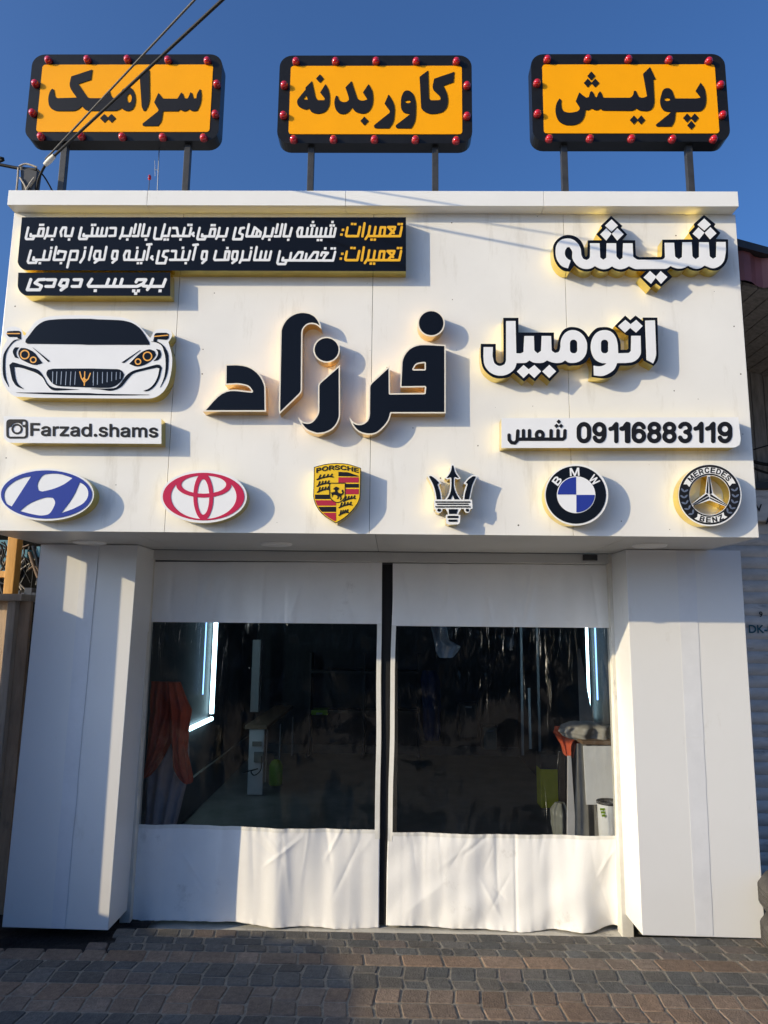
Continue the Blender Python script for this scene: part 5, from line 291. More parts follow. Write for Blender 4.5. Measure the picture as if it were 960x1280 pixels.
 'tri_red': '-3947,9666 -59,-3 -88,-10 -91,-16 -87,-22 -81,-28 -73,-32 -70,-39 -60,-43 -50,-44 -40,-46 -34,-53 -23,-53 -13,-57 -1,-56 8,-53 18,-52 29,-53 40,-52 47,-47 57,-44 65,-42 71,-35 80,-32 79,-24 86,-20 91,-15 92,-8 94,-3 94,5 90,9 87,16 87,22 79,27 77,34 63,35 60,41 53,46 43,48 34,52 23,53 13,53 3,53 -8,56 -18,56 -28,53 -37,49 -49,50 -56,44 -64,41 -67,34 -80,33 -83,26 -90,21 -89,15 -96,9 -92,2|-3814,9606 64,-5 93,-18 80,-25 36,-16 29,-16 25,-18 21,-19 17,-24 9,-19 4,-20 -2,-23 -8,-20 -13,-20 -19,-20 -23,-18 -28,-18 -36,-17 -38,-14 -87,-23 -2,2 -13,83 -11,50 -29,92 -17,41 -18,36|-4035,9601 19,3 5,-2 -27,-47 -14,-37 -13,-40 -20,-93 -5,-50 -5,-82 -33,7 -43,12 -40,14 -34,15 -30,16 -24,17 -24,22 -15,20 -10,20 -4,23 1,17 10,26 11,18 18,20 25,19 29,18 32,15 39,15 84,23|-3924,9529 14,2 13,-2 17,-8 25,-25 25,-43 13,-30 20,-63 15,-72 7,-43 -3,-6 -107,-6 -101,4 -27,3 -1,3 1,43 8,69 15,70 17,47 12,23 22,25|-4457,9421 2,1 -1,-17 6,-30 13,-29 18,-26 24,-25 34,-27 38,-23 40,-20 50,-19 53,-17 87,-20 10,-102 9,-53 12,-52 29,-89 18,-42 19,-37 21,-32 21,-26 21,-20 -75,7 -72,14 -70,19 -69,25 -64,30 -54,32 -51,37 -47,42 -40,46 -30,46 -25,53 -15,49 -7,49 1,53 10,53 18,50 26,48 33,46|-3333,9427 5,-3 37,-44 32,-48 22,-50 16,-53 6,-52 -2,-50 -10,-49 -19,-53 -26,-47 -35,-46 -42,-43 -45,-37 -54,-34 -60,-31 -64,-26 -70,-21 -71,-14 -84,-10 -2,2 21,22 17,24 18,33 15,37 23,82 10,49 6,53 4,52 0,99 99,25 55,18 44,19 38,20 38,26 31,27 20,24 16,26 10,30 2,30|-4013,9157 5,1 65,-4 62,-2 111,7 2,-4 0,-72 -4,-73 -6,-39 -13,-63 -18,-49 -13,-23 -22,-24 -16,-9 -13,-2 -13,2 -13,6 -14,11 -15,18 -25,43 -21,55 -19,69 -13,76',
 'rnd_base': '3647,9905 -39,-2 -70,-12 -71,-21 -68,-28 -63,-35 -61,-42 -56,-49 -48,-51 -45,-61 -35,-61 -31,-69 -21,-66 -14,-72 -5,-68 2,-71 11,-73 18,-65 26,-66 32,-59 40,-57 46,-52 53,-47 57,-40 61,-33 68,-27 66,-18 69,-11 71,-4 72,5 72,13 67,19 70,28 62,34 60,42 53,45 51,54 44,58 36,60 31,68 22,66 15,71 6,71 -1,68 -9,71 -18,68 -25,66 -32,61 -39,58 -48,54 -50,46 -57,41 -49,27 -15,8 -66,27 -67,19 -72,11 -72,4',
 'rnd_black': '3664,9868 -65,-4 -68,-12 -65,-19 -63,-25 -63,-34 -56,-39 -53,-45 -47,-51 -41,-55 -34,-60 -26,-58 -22,-69 -13,-63 -6,-68 3,-66 9,-65 17,-63 24,-60 33,-60 37,-52 44,-49 50,-44 52,-36 58,-32 61,-24 69,-19 63,-10 69,-3 67,5 66,11 65,19 62,25 64,34 54,37 53,45 47,49 41,54 35,59 27,58 23,68 13,63 7,68 -2,66 -9,66 -16,63 -23,60 -32,61 -36,52 -45,51 -49,44 -54,38 -58,32 -61,25 -67,19 -67,10',
 'rnd_white': '3636,9650 -57,-8 -42,-12 -42,-17 -36,-20 -37,-26 -35,-29 -29,-32 -26,-35 -20,-35 -20,-42 -12,-40 -9,-42 -4,-42 1,-42 7,-44 10,-40 17,-41 18,-34 25,-35 27,-30 32,-29 36,-25 35,-19 40,-16 39,-11 45,-7 41,-2 44,3 44,7 41,12 39,16 37,20 39,27 34,29 29,31 26,34 21,35 19,42 13,39 9,42 4,42 -1,42 -6,45 -10,39 -16,42 -18,34 -24,34 -29,34 -30,27 -37,26 -37,19 -38,16 -41,11 -44,7 -43,2',
 'rnd_blue': '3628,9634 -47,-7 -39,-12 -39,-16 -37,-19 -34,-24 -35,-30 -27,-29 -23,-31 -24,-40 -17,-37 -12,-40 -8,-39 -3,-37 367,3 12,359 -3,1|3657,9269 -12,-357 4,-1 36,2 38,7 42,12 36,14 41,23 32,22 32,27 29,31 24,31 23,39 17,37 13,39 8,39 3,35 0,3',
 'rnd_text': '3696,9831 -7,-5 -49,-120 -57,116 -4,2 -33,-2 -5,-3 3,-159 2,-6 26,1 4,3 -1,95 2,5 48,-97 4,-3 20,1 7,5 43,104 4,-101 6,-4 23,1 4,3 -2,162 -7,4|4028,9704 -99,-136 13,-20 6,-3 97,48 -64,-88 0,-5 16,-19 147,71 4,5 -1,6 -10,12 -5,3 -100,-49 67,91 -1,5 -15,17 -103,-50 68,91 0,5 -12,16|3261,9645 -18,-8 -19,-16 -55,-70 -1,-5 119,-97 5,-3 4,3 62,80 10,24 2,21 -5,16 -12,13 -10,5 -10,1 -11,-1 -13,-6 -2,22 -9,13 -16,9|3258,9610 10,1 6,-3 4,-8 0,-11 -9,-18 -29,-35 -28,24 30,38|3320,9574 9,-1 6,-4 2,-8 0,-8 -12,-21 -32,-39 -30,25 35,43 10,9',
 'star_base': '6367,9923 -61,-4 -73,-13 -69,-20 -67,-28 -65,-35 -59,-41 -59,-50 -50,-54 -44,-58 -38,-63 -31,-65 -24,-71 -15,-69 -8,-71 0,-69 8,-71 16,-68 23,-64 31,-62 37,-56 46,-54 49,-45 56,-41 60,-33 61,-25 70,-20 68,-11 69,-3 71,4 70,12 70,21 66,27 65,35 60,41 55,46 50,53 44,57 40,64 31,64 24,68 17,71 9,69 1,71 -7,69 -16,71 -22,64 -30,62 -38,59 -44,53 -49,47 -56,41 -60,34 -64,27 -68,20 -69,11|6361,9689 38,0 45,-8 42,-12 39,-17 37,-21 37,-27 31,-30 27,-33 25,-38 19,-40 14,-41 9,-43 5,-44 -1,-44 -5,-45 -11,-46 -15,-44 -20,-41 -11,-18 -261,233|6300,9686 7,1 2,-3 -67,-362 -279,-219 -17,47 -10,43 -5,46 0,43 5,46 9,44 15,44 21,44 24,39 28,37 31,34 37,31 36,26 42,23 44,18 41,12|6327,9183 5,0 305,-125 1,-3 -13,-16 -30,-32 -37,-32 -39,-27 -40,-21 -41,-17 -45,-13 -43,-8 -45,-3 -44,2 -42,7 -44,13 -39,16 -35,20 -38,27 -33,31 -27,32 -19,29 0,3',
 'star_black': '6346,9911 -48,-3 -68,-12 -67,-19 -64,-27 -63,-34 -59,-40 -56,-49 -48,-51 -43,-56 -36,-60 -30,-63 -23,-69 -15,-67 -8,-69 0,-69 8,-66 15,-66 23,-61 31,-62 35,-54 43,-51 49,-45 54,-39 57,-31 60,-25 67,-19 64,-10 69,-4 69,5 65,11 71,21 63,26 61,32 58,40 54,46 49,51 43,55 38,62 30,62 24,66 15,67 9,68 1,69 -7,67 -15,66 -21,62 -30,63 -35,54 -44,52 -48,46 -54,40 -57,32 -61,26 -66,19 -67,11 -70,4|6347,9703 55,-2 45,-8 44,-13 42,-17 39,-23 34,-25 34,-32 28,-35 23,-36 20,-42 15,-41 10,-48 5,-44 -1,-48 -5,-46 -10,-43 -18,-51 -19,-39 -25,-41 -28,-37 -33,-34 -37,-32 -38,-26 -44,-24 -41,-17 -46,-14 -45,-8 -47,-3 -46,2 -44,8 -44,12 -39,17 -41,23 -35,25 -33,32 -29,34 -23,35 -22,44 -14,41 -10,44 -5,46 0,45 5,49 10,43 16,49 20,41 25,42 28,37 33,35 37,33 38,26 44,24 42,17 46,14 45,8',
 'star_banner': '6331,9862 -63,-7 -60,-14 -52,-18 -54,-24 -55,-32 -48,-33 -42,-37 -43,-44 -39,-49 -32,-49 -25,-52 69,2 45,-51 2,0 20,38 25,39 29,36 33,35 33,28 38,27 42,24 48,21 37,12 41,9 48,6 43,1 44,-3 45,-8 42,-12 39,-17 39,-21 37,-26 32,-28 27,-30 27,-36 21,-37 19,-38 48,54 67,1 4,2 -21,49 -27,48 -34,46 -39,42 -41,36 -45,32 -52,28 -50,21 -56,16 -55,10 -59,5|6583,8940 -61,-38 -66,-30 -71,-19 -69,-8 -51,1 -69,10 -65,22 -61,31 -12,-66 -61,-37 52,-28 52,-22 31,-10 59,-14 57,-7 63,-2 60,6 59,11 61,18 57,24 55,30 52,34 -61,30 -9,61',
 'star_text': '6390,9858 -4,-4 -19,-107 4,-4 85,-9 3,4 2,12 -2,4 -62,9 4,23 2,2 54,-7 5,4 2,11 0,5 -3,2 -54,7 -1,2 3,21 62,-6 4,4 2,16 -4,2|6308,9855 -20,-4 -16,-12 -11,-18 -4,-22 2,-25 10,-21 14,-12 20,-4 19,3 14,9 10,14 5,18 -4,5 -16,-2 -8,-17 -14,-8 -15,3 -10,10 -4,13 -1,19 5,14 7,9 9,5 12,0 9,-4 10,-14 13,1 5,3 -3,14 -9,12 -13,9|6517,9837 -44,-106 43,-17 25,0 18,10 15,17 10,26 1,23 -7,16 -13,13 -44,19|6180,9824 -50,-17 -3,-4 29,-102 3,-3 20,8 -9,37 1,1 19,6 34,-28 18,6 4,4 -2,5 -32,27 8,12 3,11 -2,14 -5,12 -7,6 -8,5|6529,9808 2,2 23,-11 7,-9 2,-9 -2,-14 -7,-16 -10,-11 -11,-5 -14,1 -18,7|6175,9801 11,2 7,-2 5,-7 0,-9 -2,-5 -7,-6 -26,-10 -8,27 1,3|6083,9784 -70,-47 -3,-5 52,-89 4,-3 77,52 -6,13 -4,3 -54,-35 -3,0 -10,20 48,33 2,3 -2,4 -6,10 -4,1 -50,-33 -12,19 54,38 1,4 -7,11|6635,9787 -64,-89 -1,-5 67,-50 4,-1 10,12 1,5 -50,36 1,3 14,19 45,-32 5,0 7,10 2,3 -1,5 -44,32 13,20 50,-34 5,1 9,14 -3,4 -64,46|5973,9707 -14,-14 -1,-5 30,-72 -73,26 -4,-2 -14,-17 76,-75 13,11 1,7 -40,39 60,-21 11,10 1,7 -24,58 43,-41 4,2 11,13 -2,5 -71,69|6724,9697 -10,-5 -6,-7 -6,-16 3,-17 15,-34 0,-7 -2,-3 -5,-3 -7,0 -15,11 -6,15 5,14 -11,14 -5,0 -4,-5 -7,-16 1,-18 11,-19 17,-15 17,-5 12,1 9,5 9,10 3,9 -2,21 -14,35 -1,7 4,4 4,2 7,-1 11,-10 5,-14 -3,-13 11,-13 4,0 5,6 6,14 -3,20 -14,21 -18,12 -11,1|6538,8900 -82,-40 4,-13 5,-3 54,24 -30,-91 4,-12 3,-2 82,38 3,4 -4,13 -4,3 -53,-25 -1,1 29,89 -4,14|6126,8869 -4,-5 -34,-98 3,-3 50,-15 15,-1 14,3 9,6 8,11 1,16 -7,14 10,5 6,8 3,12 -1,11 -8,11 -11,8|6435,8856 -16,-3 -4,-4 8,-61 -2,-3 -54,56 -23,-5 -1,-4 15,-101 18,2 3,4 -8,66 57,-58 18,3 4,3 -12,100|6140,8842 30,-9 6,-7 -2,-8 -5,-4 -9,-1 -26,7 -1,4|6231,8838 -12,-102 1,-4 92,-4 3,16 -3,3 -62,3 -2,2 3,22 58,-2 5,5 1,12 -5,4 -55,2 -2,2 3,21 63,-2 3,2 2,16 -4,2 -85,4|6126,8801 33,-12 5,-8 -2,-9 -4,-3 -9,0 -31,8',
 'star_leaf': '6893,9449 -11,-5 -16,-14 -13,-16 -13,-26 -5,8 -14,11 -17,10 -18,6 -15,-1 -7,-4 -1,-9 8,-13 13,-11 19,-11 18,-5 13,0 7,4 11,0 12,5 15,13 14,17 9,16 5,16 -3,7|5777,9421 -9,-2 -3,-7 2,-16 8,-16 13,-16 14,-13 11,-5 12,1 6,-4 14,1 18,6 20,12 14,12 8,12 1,9 -1,2 -8,3 -13,-1 -19,-6 -17,-10 -15,-13 -5,-7 -11,24 -13,16 -14,12|6777,9313 -4,-3 -2,-9 4,-12 10,-15 15,-15 15,-9 13,-4 9,3 9,-4 11,3 19,9 17,13 13,14 9,16 -1,7 -8,4 -15,-3 -17,-9 -16,-12 -20,-23 -2,8 -10,14 -14,14 -17,11 -11,3|5871,9289 -24,-14 -15,-14 -16,-23 -4,8 -12,14 -15,11 -16,8 -15,3 -7,-4 -3,-9 6,-14 13,-14 15,-12 17,-8 14,-2 9,3 9,-2 13,5 17,11 15,14 12,16 5,14 -2,9 -9,2|6758,9205 -2,-1 -4,-8 1,-14 6,-18 10,-16 12,-14 12,-8 9,1 9,-5 11,-1 20,5 19,8 16,11 11,13 1,9 -5,4 -16,1 -18,-4 -19,-8 -17,-12 -6,-7 -7,25 -11,18 -14,15 -11,6|5885,9182 -12,-7 -14,-14 -12,-19 -11,-25 -19,16 -19,8 -18,3 -14,-1 -7,-4 -1,-2 1,-9 8,-11 15,-10 20,-8 18,-4 13,1 7,5 11,1 12,7 14,15 12,18 7,17 2,17 -4,7|6714,9102 -6,-7 -2,-12 1,-20 6,-21 8,-16 9,-9 11,-3 4,-5 14,-4 17,0 21,3 18,7 13,10 3,7 -3,7 -16,5 -17,0 -21,-3 -25,-12 -2,27 -6,20 -8,16 -8,8|5922,9082 -14,-12 -10,-16 -7,-21 -5,-26 -24,10 -20,3 -18,-1 -16,-7 -4,-5 3,-9 13,-9 16,-6 20,-2 20,1 11,4 7,7 9,2 12,12 9,15 7,20 4,19 -1,13 -6,8|6659,9024 -6,-5 -5,-11 -3,-21 2,-23 4,-16 7,-12 9,-4 4,-7 11,-6 19,-5 20,0 18,3 14,6 6,8 -3,7 -15,8 -17,4 -20,1 -25,-6 3,26 -1,21 -5,18 -7,11|5984,8995 -7,-3 -8,-11 -7,-20 -2,-23 3,-25 -8,3 -18,1 -20,-2 -19,-5 -13,-10 -4,-6 5,-9 13,-5 18,-1 22,2 18,6 12,8 4,7 9,4 7,12 6,18 3,23 -1,18 -5,13',
 'star_facet': '6322,9669 -2,-4 -55,-327 35,-23 29,353|6342,9669 -11,-365 48,26 1,2 -27,336|6273,9313 -306,-216 13,-7 2,0 320,189|6354,9309 -17,-39 0,-2 320,-180 11,6|6308,9259 -320,-177 16,-10 313,150 -7,38|6330,9247 -2,-2 6,-31 302,-146 2,-1 18,9',
 'crest_base': '-1221,9891 -85,-6 -48,-5 -98,-17 -82,-21 -122,-37 0,-587 2,-32 12,-60 19,-58 13,-32 35,-65 37,-56 24,-29 56,-57 58,-49 31,-23 160,-97 15,-8 13,-3 14,4 139,88 33,25 66,60 64,70 75,94 41,62 17,37 20,58 8,30 5,32 1,30 4,552 -2,2 -167,55 -55,16 -58,13 -47,6 -91,8',
 'crest_gold': '-1240,9873 -112,-10 -97,-16 -81,-21 -109,-34 -1,-574 2,-30 11,-58 32,-87 33,-64 36,-53 24,-29 54,-55 57,-49 31,-22 159,-97 19,-8 9,3 135,85 34,26 65,58 61,68 75,95 40,60 16,34 20,56 7,30 6,58 3,541 -156,52 -55,16 -56,12 -47,7 -89,7',
 'crest_black': '-1155,9708 2,-91 404,-5 10,14 -221,74|-1013,9460 0,-76 2,-3 277,3 -2,78|-1618,9232 -2,-3 2,-86 2,-3 323,4 -16,21 -9,19 -5,24 -2,26 -2,0|-1548,8983 -2,-2 34,-50 23,-28 23,-23 282,2 2,2 -2,101 -3,1',
 'crest_red': '-1153,9595 2,-111 415,4 -2,110|-1013,9353 1,-106 2,-3 278,3 -2,109|-1609,9117 0,-4 13,-38 12,-30 20,-39 375,4 -1,66 -36,15 -18,10 -23,18|-1451,8861 11,-12 57,-47 61,-42 108,-64 30,0 2,2 -4,165',
 'crest_ink': '-1192,9846 -19,-5 -15,-9 -6,-13 2,-13 7,-6 9,-5 51,-11 8,-4 1,-4 -11,-7 -21,-2 -17,5 -9,9 -19,0 -4,-5 3,-9 6,-8 8,-5 24,-6 32,1 23,8 8,7 4,10 -1,9 -6,9 -17,10 -45,9 -10,6 3,4 7,4 19,1 15,-3 9,-10 19,0 4,5 -2,8 -9,10 -15,7 -17,3|-1307,9838 -38,-4 -4,-3 2,-91 4,-2 19,2 3,5 0,28 24,3 31,-30 23,1 2,7 -26,28 12,9 7,11 1,13 -4,10 -9,8 -13,5|-1077,9840 -23,-10 -8,-8 -6,-11 -2,-11 1,-13 3,-10 8,-11 22,-16 32,-7 30,2 12,4 9,7 8,13 -1,4 -3,2 -19,2 -13,-11 -19,-3 -21,4 -15,10 -7,11 0,15 6,10 12,7 17,1 17,-3 11,-6 11,-13 19,-2 4,4 -8,18 -22,15 -28,7|-973,9831 -3,-6 3,-89 21,-4 3,3 1,32 2,3 59,-11 1,-37 21,-6 4,1 -1,93 -19,5 -6,-2 0,-32 -2,-1 -58,10 -2,3 -1,33 -4,2|-1427,9822 -22,-5 -16,-8 -15,-13 -10,-14 -5,-17 1,-15 7,-13 13,-11 13,-4 15,-1 31,5 28,14 16,19 5,13 0,13 -2,11 -6,11 -11,9 -11,4 -15,3|-1307,9818 26,0 6,-4 1,-8 -4,-5 -9,-3 -34,-4 -1,22|-1435,9800 21,2 15,-6 7,-11 -2,-17 -9,-13 -16,-9 -19,-4 -17,2 -7,4 -5,6 -1,9 1,11 13,17|-837,9804 -2,-6 2,-84 2,-5 85,-23 4,0 3,5 -1,10 -2,3 -64,19 0,18 55,-15 5,4 0,10 -3,5 -58,16 0,16 2,1 58,-16 5,4 0,13 -86,25|-1546,9793 -59,-17 -3,-3 2,-87 4,-6 19,5 4,3 -1,29 2,2 46,15 15,11 8,11 3,18 -7,12 -14,7|-1554,9771 11,2 8,-2 3,-6 -3,-7 -12,-9 -31,-10 -2,1 -1,22|-1286,9671 -8,-4 -29,-46 -21,3 -20,-3 14,26 1,6 -5,9 -10,3 -8,-5 -25,-46 -46,-10 -2,1 18,41 -2,7 -4,4 -12,1 -6,-5 -26,-55 -53,-20 24,61 -4,11 -7,3 -6,-1 -7,-7 -32,-78 -33,-14 -5,-8 1,-8 7,-6 8,-1 105,40 11,-2 8,7 55,11 9,-4 6,-1 10,10 34,7 87,-10 5,3 4,7 -1,6 -4,6 -6,3 -30,4 -2,2 22,37 -1,7 -3,5|-1344,9532 -11,-5 -22,-44 -28,1 11,31 -4,8 -10,3 -9,-5 -19,-46 -32,-8 -1,2 14,39 -2,6 -5,5 -11,0 -6,-6 -20,-53 -36,-18 18,61 -3,6 -6,5 -6,0 -7,-3 -27,-77 0,-7 -25,-12 -5,-5 1,-11 6,-6 10,0 81,38 10,-1 8,7 38,10 9,-4 6,0 11,10 25,6 47,-9 3,-43 -9,1 -8,-5 -20,-44 -15,2 -11,-2 10,26 0,7 -6,9 -11,0 -6,-6 -18,-45 -27,-7 -3,1 13,41 -3,6 -5,4 -10,0 -6,-6 -19,-54 -30,-16 -3,1 18,58 -6,10 -7,2 -6,-2 -6,-6 -24,-80 -21,-11 -6,-6 0,-9 5,-6 6,-2 7,1 75,37 10,0 9,7 35,10 7,-4 6,0 6,3 4,7 23,6 56,-10 7,-119 5,-24 10,-21 14,-19 17,-18 36,-29 39,-20 23,-6 23,-3 23,3 21,6 38,20 20,17 29,30 14,21 7,15 -15,-55 -24,-13 -4,-7 1,-11 10,-5 6,1 75,37 11,0 8,7 36,9 6,-3 6,0 6,3 5,7 23,6 61,-10 6,2 5,4 1,9 -6,8 -26,6 17,39 -4,11 -9,4 -6,-2 -5,-4 -20,-44 -15,3 -10,-3 10,33 -5,8 -10,2 -8,-6 -19,-45 -29,-8 13,42 -5,9 -7,3 -6,-2 -6,-6 -20,-54 -32,-15 18,58 -2,6 -4,4 -11,2 -7,-6 -6,-15 3,23 -1,263 -3,7 -6,1 -322,-2 -6,-2 -7,1 18,42 -4,9|-1315,9464 294,2 2,-256 -3,-19 -9,-21 -24,-33 -18,-17 -31,-22 -21,-9 -19,-6 -19,-2 -21,2 -19,6 -20,8 -34,23 -32,30 -14,19 -9,20 -4,19 -6,120 3,11 -4,8 -6,99 1,2 10,5|-1199,9396 -17,-8 -34,-31 -5,-13 38,-15 -3,-36 -91,-19 17,-16 8,-11 6,-22 1,-45 16,37 14,15 19,3 19,-3 32,-16 13,-11 7,-13 -2,-17 -16,-30 2,-2 17,5 10,7 7,14 3,35 25,-19 8,-12 2,-17 -12,-36 2,-1 23,20 9,15 -2,17 -7,19 0,18 7,10 21,18 11,18 8,18 2,20 -4,17 -18,33 -2,-1 -14,-13 -5,-9 1,-15 17,-30 -14,-15 -9,-2 -51,13 -18,14 -11,26 1,13 26,24 2,10 -3,22 -33,16 -17,3|-1342,9377 1,2 2,-4 1,-21 -2,-2 -11,4|-894,9095 -6,-6 -20,-42 -17,2 -11,-2 10,31 -4,9 -11,2 -8,-6 -20,-45 -32,-8 14,41 -2,7 -4,4 -6,2 -7,-2 -5,-6 -21,-54 -33,-16 -2,3 19,56 -2,6 -4,5 -6,2 -7,-2 -6,-7 -25,-77 -26,-14 -4,-6 1,-8 6,-6 8,-2 84,39 8,-1 8,7 40,10 7,-4 6,0 6,3 4,7 25,6 64,-10 6,1 4,3 3,7 -3,10 -7,4 -24,4 18,41 -2,7 -4,4|-952,8938 -8,-7 -16,-41 -13,0 0,3 7,25 -2,9 -8,5 -10,-3 -4,-5 -13,-42 -16,-7 -2,0 10,41 -7,9 -6,1 -6,-2 -5,-6 -15,-54 -19,-11 13,56 -3,6 -5,4 -6,1 -6,-2 -5,-7 -17,-77 -21,-15 -2,-6 3,-8 6,-5 9,0 58,37 8,0 8,8 23,8 9,-4 6,1 8,10 15,5 46,-10 9,3 5,7 -3,11 -5,4 -18,4 13,41 -4,10',
 'trident_base': '1164,9913 -26,-41 -13,-33 -15,-78 -8,-26 -14,-28 -18,-28 -59,-80 29,-20 21,-8 21,2 32,11 3,-90 -2,-60 -7,-63 -12,-60 -8,-28 -15,-34 -17,-30 -45,-68 -55,1 -10,94 -13,75 -16,55 -28,82 56,26 0,2 -99,102 -83,64 -19,9 -21,4 -14,-2 -17,-5 -43,-19 70,-128 32,-67 22,-65 24,-98 20,-130 -35,-3 16,-185 24,-1 0,-20 4,-17 10,-19 11,-12 21,-13 23,-4 17,2 15,6 12,9 10,11 13,23 4,36 65,0 32,-62 13,-49 -45,-15 -1,-2 6,-170 53,-22 188,6 39,34 8,154 0,2 -47,6 -1,2 29,56 38,63 55,0 1,-1 0,-17 3,-17 12,-23 8,-10 13,-9 12,-4 15,-2 15,1 13,5 12,9 10,12 12,24 4,33 42,2 -6,185 -41,2 50,229 18,64 21,50 72,154 -54,12 -18,2 -19,-1 -24,-6 -23,-12 -42,-31 -41,-37 -70,-96 0,-2 52,-17 0,-2 -44,-139 -14,-75 -13,-95 -25,-1 -66,97 -28,59 -12,33 -17,59 -6,33 -3,32 4,125 31,-17 24,-3 16,3 45,15 0,3 -60,83 -20,31 -15,32 -8,23 -9,52 -11,37 -13,24',
 'trident_black': '1168,9867 -10,-17 -7,-19 -14,-76 -10,-30 -15,-31 -19,-30 -43,-59 11,-5 8,-1 47,14 10,-2 10,-7 5,-9 2,-8 2,-93 -6,-94 -9,-63 -7,-34 -10,-30 -15,-37 -47,-77 78,1 38,85 2,1 34,-86 102,1 -50,77 -30,64 -22,62 -8,32 -6,34 -3,34 3,130 5,15 10,9 15,3 11,-3 31,-17 11,-1 18,5 -41,57 -20,31 -16,32 -10,31 -14,73 -8,20|713,9635 -24,-9 0,-2 66,-122 21,-47 13,-35 20,-66 16,-68 20,-129 82,1 -8,83 -13,73 -45,141 1,13 7,11 29,15 -69,72 -63,50 -30,18 -13,2|1603,9640 -27,-5 -19,-9 -40,-30 -38,-35 -46,-62 19,-7 9,-5 6,-10 2,-12 -45,-147 -14,-73 -11,-83 93,1 1,2 49,227 19,67 23,54 57,121|824,9115 -8,-7 -1,-8 5,-9 8,-3 682,5 9,4 5,11 -3,9 -11,4|852,9066 -5,-7 -1,-6 4,-6 8,-4 620,5 9,4 4,9 -3,8 -10,4 -620,-5|824,9015 -8,-7 -1,-9 5,-8 8,-3 685,6 11,5 3,9 -4,10 -9,4|887,8968 -15,-4 -10,-9 -7,-13 0,-12 5,-12 11,-10 12,-4 17,0 12,5 11,9 5,10 1,13 -6,13 -9,8 -12,5|1457,8973 -15,-4 -11,-9 -5,-11 -2,-12 5,-13 8,-9 11,-5 14,-2 13,4 11,8 6,11 2,13 -4,12 -8,10 -11,5|1084,8957 6,-96 153,2 28,96|1077,8821 -8,-2 -7,-5 -4,-8 -2,-8 6,-15 7,-5 8,-2 184,1 8,3 7,4 6,14 0,8 -4,8 -6,6 -9,3|1096,8745 -9,-3 -6,-5 -5,-15 2,-9 5,-6 13,-7 146,2 13,6 7,13 -1,9 -4,8 -7,6 -8,3',
}
UNIT = 0.00025
def loops_of(key):
    L = []
    for s in DATA[key].split('|'):
        a = np.array([[int(q) for q in v.split(',')] for v in s.split()]); L.append(np.cumsum(a, 0)*UNIT)
    return L
def even_odd(L, P):
    ins = np.zeros(len(P), bool); X, Y = P[:, 0], P[:, 1]
    for l in L:
        for i in range(len(l)):
            a, b = l[i-1], l[i]
            if a[1] != b[1]: ins ^= ((a[1] <= Y) != (b[1] <= Y)) & (X < a[0]+(Y-a[1])*(b[0]-a[0])/(b[1]-a[1]))
    return ins
def plate(name, key, yf, yb, m, parent, sides=True, cap=True, L=None):
    """an upright plate cut to the outline: front at yf, edge running back to yb"""
    L = L or loops_of(key); vs = []; es = []
    for l in L:
        n = len(vs); vs += [Vector((float(p[0]), float(p[1]))) for p in l]; es += [(n+i, n+(i+1) % len(l)) for i in range(len(l))]
    b = MB()
    if cap:
        V, E_, F, *_ = delaunay_2d_cdt(vs, es, [], 0, 1e-7)
        C = np.array([[sum(V[i].x for i in f)/3, sum(V[i].y for i in f)/3] for f in F]); ok = even_odd(L, C)
        b.add([(v.x, yf, v.y) for v in V], [f for f, k in zip(F, ok) if k])
    if sides:
        for l in L:
            n = len(l); b.add([(p[0], yf, p[1]) for p in l]+[(p[0], yb, p[1]) for p in l], [(i, (i+1) % n, n+(i+1) % n, n+i) for i in range(n)])
    o = b.build(name, m, parent); return o
def components(L):
    A = [abs(0.5*np.sum(l[:, 0]*np.roll(l[:, 1], -1)-l[:, 1]*np.roll(l[:, 0], -1))) for l in L]
    order = sorted(range(len(L)), key=lambda i: -A[i]); out = []
    for i in order:
        own = [c for c in out if even_odd(c, L[i][:1]-0.0)[0] or even_odd([c[0]], L[i][:1])[0]]
        if own and not even_odd(own[-1], L[i][:1]+1e-5)[0] and not even_odd([own[-1][0]], L[i][:1])[0]: own = []
        if own: own[-1].append(L[i])
        else: out.append([L[i]])
    return out
def centre(key):
    A = np.concatenate(loops_of(key)); lo, hi = A.min(0), A.max(0); return (float(lo[0]+hi[0])/2, float(lo[1]+hi[1])/2)

# ---------------------------------------------------------------- ground
g = MB(); N = 8
G0 = -0.0045
g.add([(-60, -5.2, G0), (60, -5.2, G0), (60, 0.30, G0), (-60, 0.30, G0), (-1.40, 0.30, G0), (60, 0.606, G0), (-1.40, 0.606, G0), (-60, 0.30, -0.16), (-1.40, 0.30, -0.16), (-1.40, 0.606, -0.16), (60, 0.606, -0.16), (400, 400, -0.16), (-400, 400, -0.16)], [(0, 1, 2, 4, 3), (4, 2, 5, 6), (3, 4, 8, 7), (4, 6, 9, 8), (6, 5, 10, 9), (7, 8, 9, 10, 11, 12)])
tag(g.build('ground', M['paver_base']), kind='structure')
g = MB(); g.box(-60, 60, -12.0, -5.35, -0.30, -0.13); tag(g.build('road', M['asphalt']), kind='structure')
g = MB(); g.add([(-400, -400, -0.2), (400, -400, -0.2), (400, -5.3, -0.2), (-400, -5.3, -0.2)], [(0, 1, 2, 3)]); tag(g.build('far_ground', M['asphalt']), kind='structure')
g = MB(); g.box(-60, 60, -5.34, -5.20, -0.3, 0.004); tag(g.build('kerb', M['concrete']), kind='structure')
g = MB(); g.box(-60, 60, -16.0, -12.01, -0.3, -0.02); tag(g.build('far_pavement', M['concrete']), kind='structure')
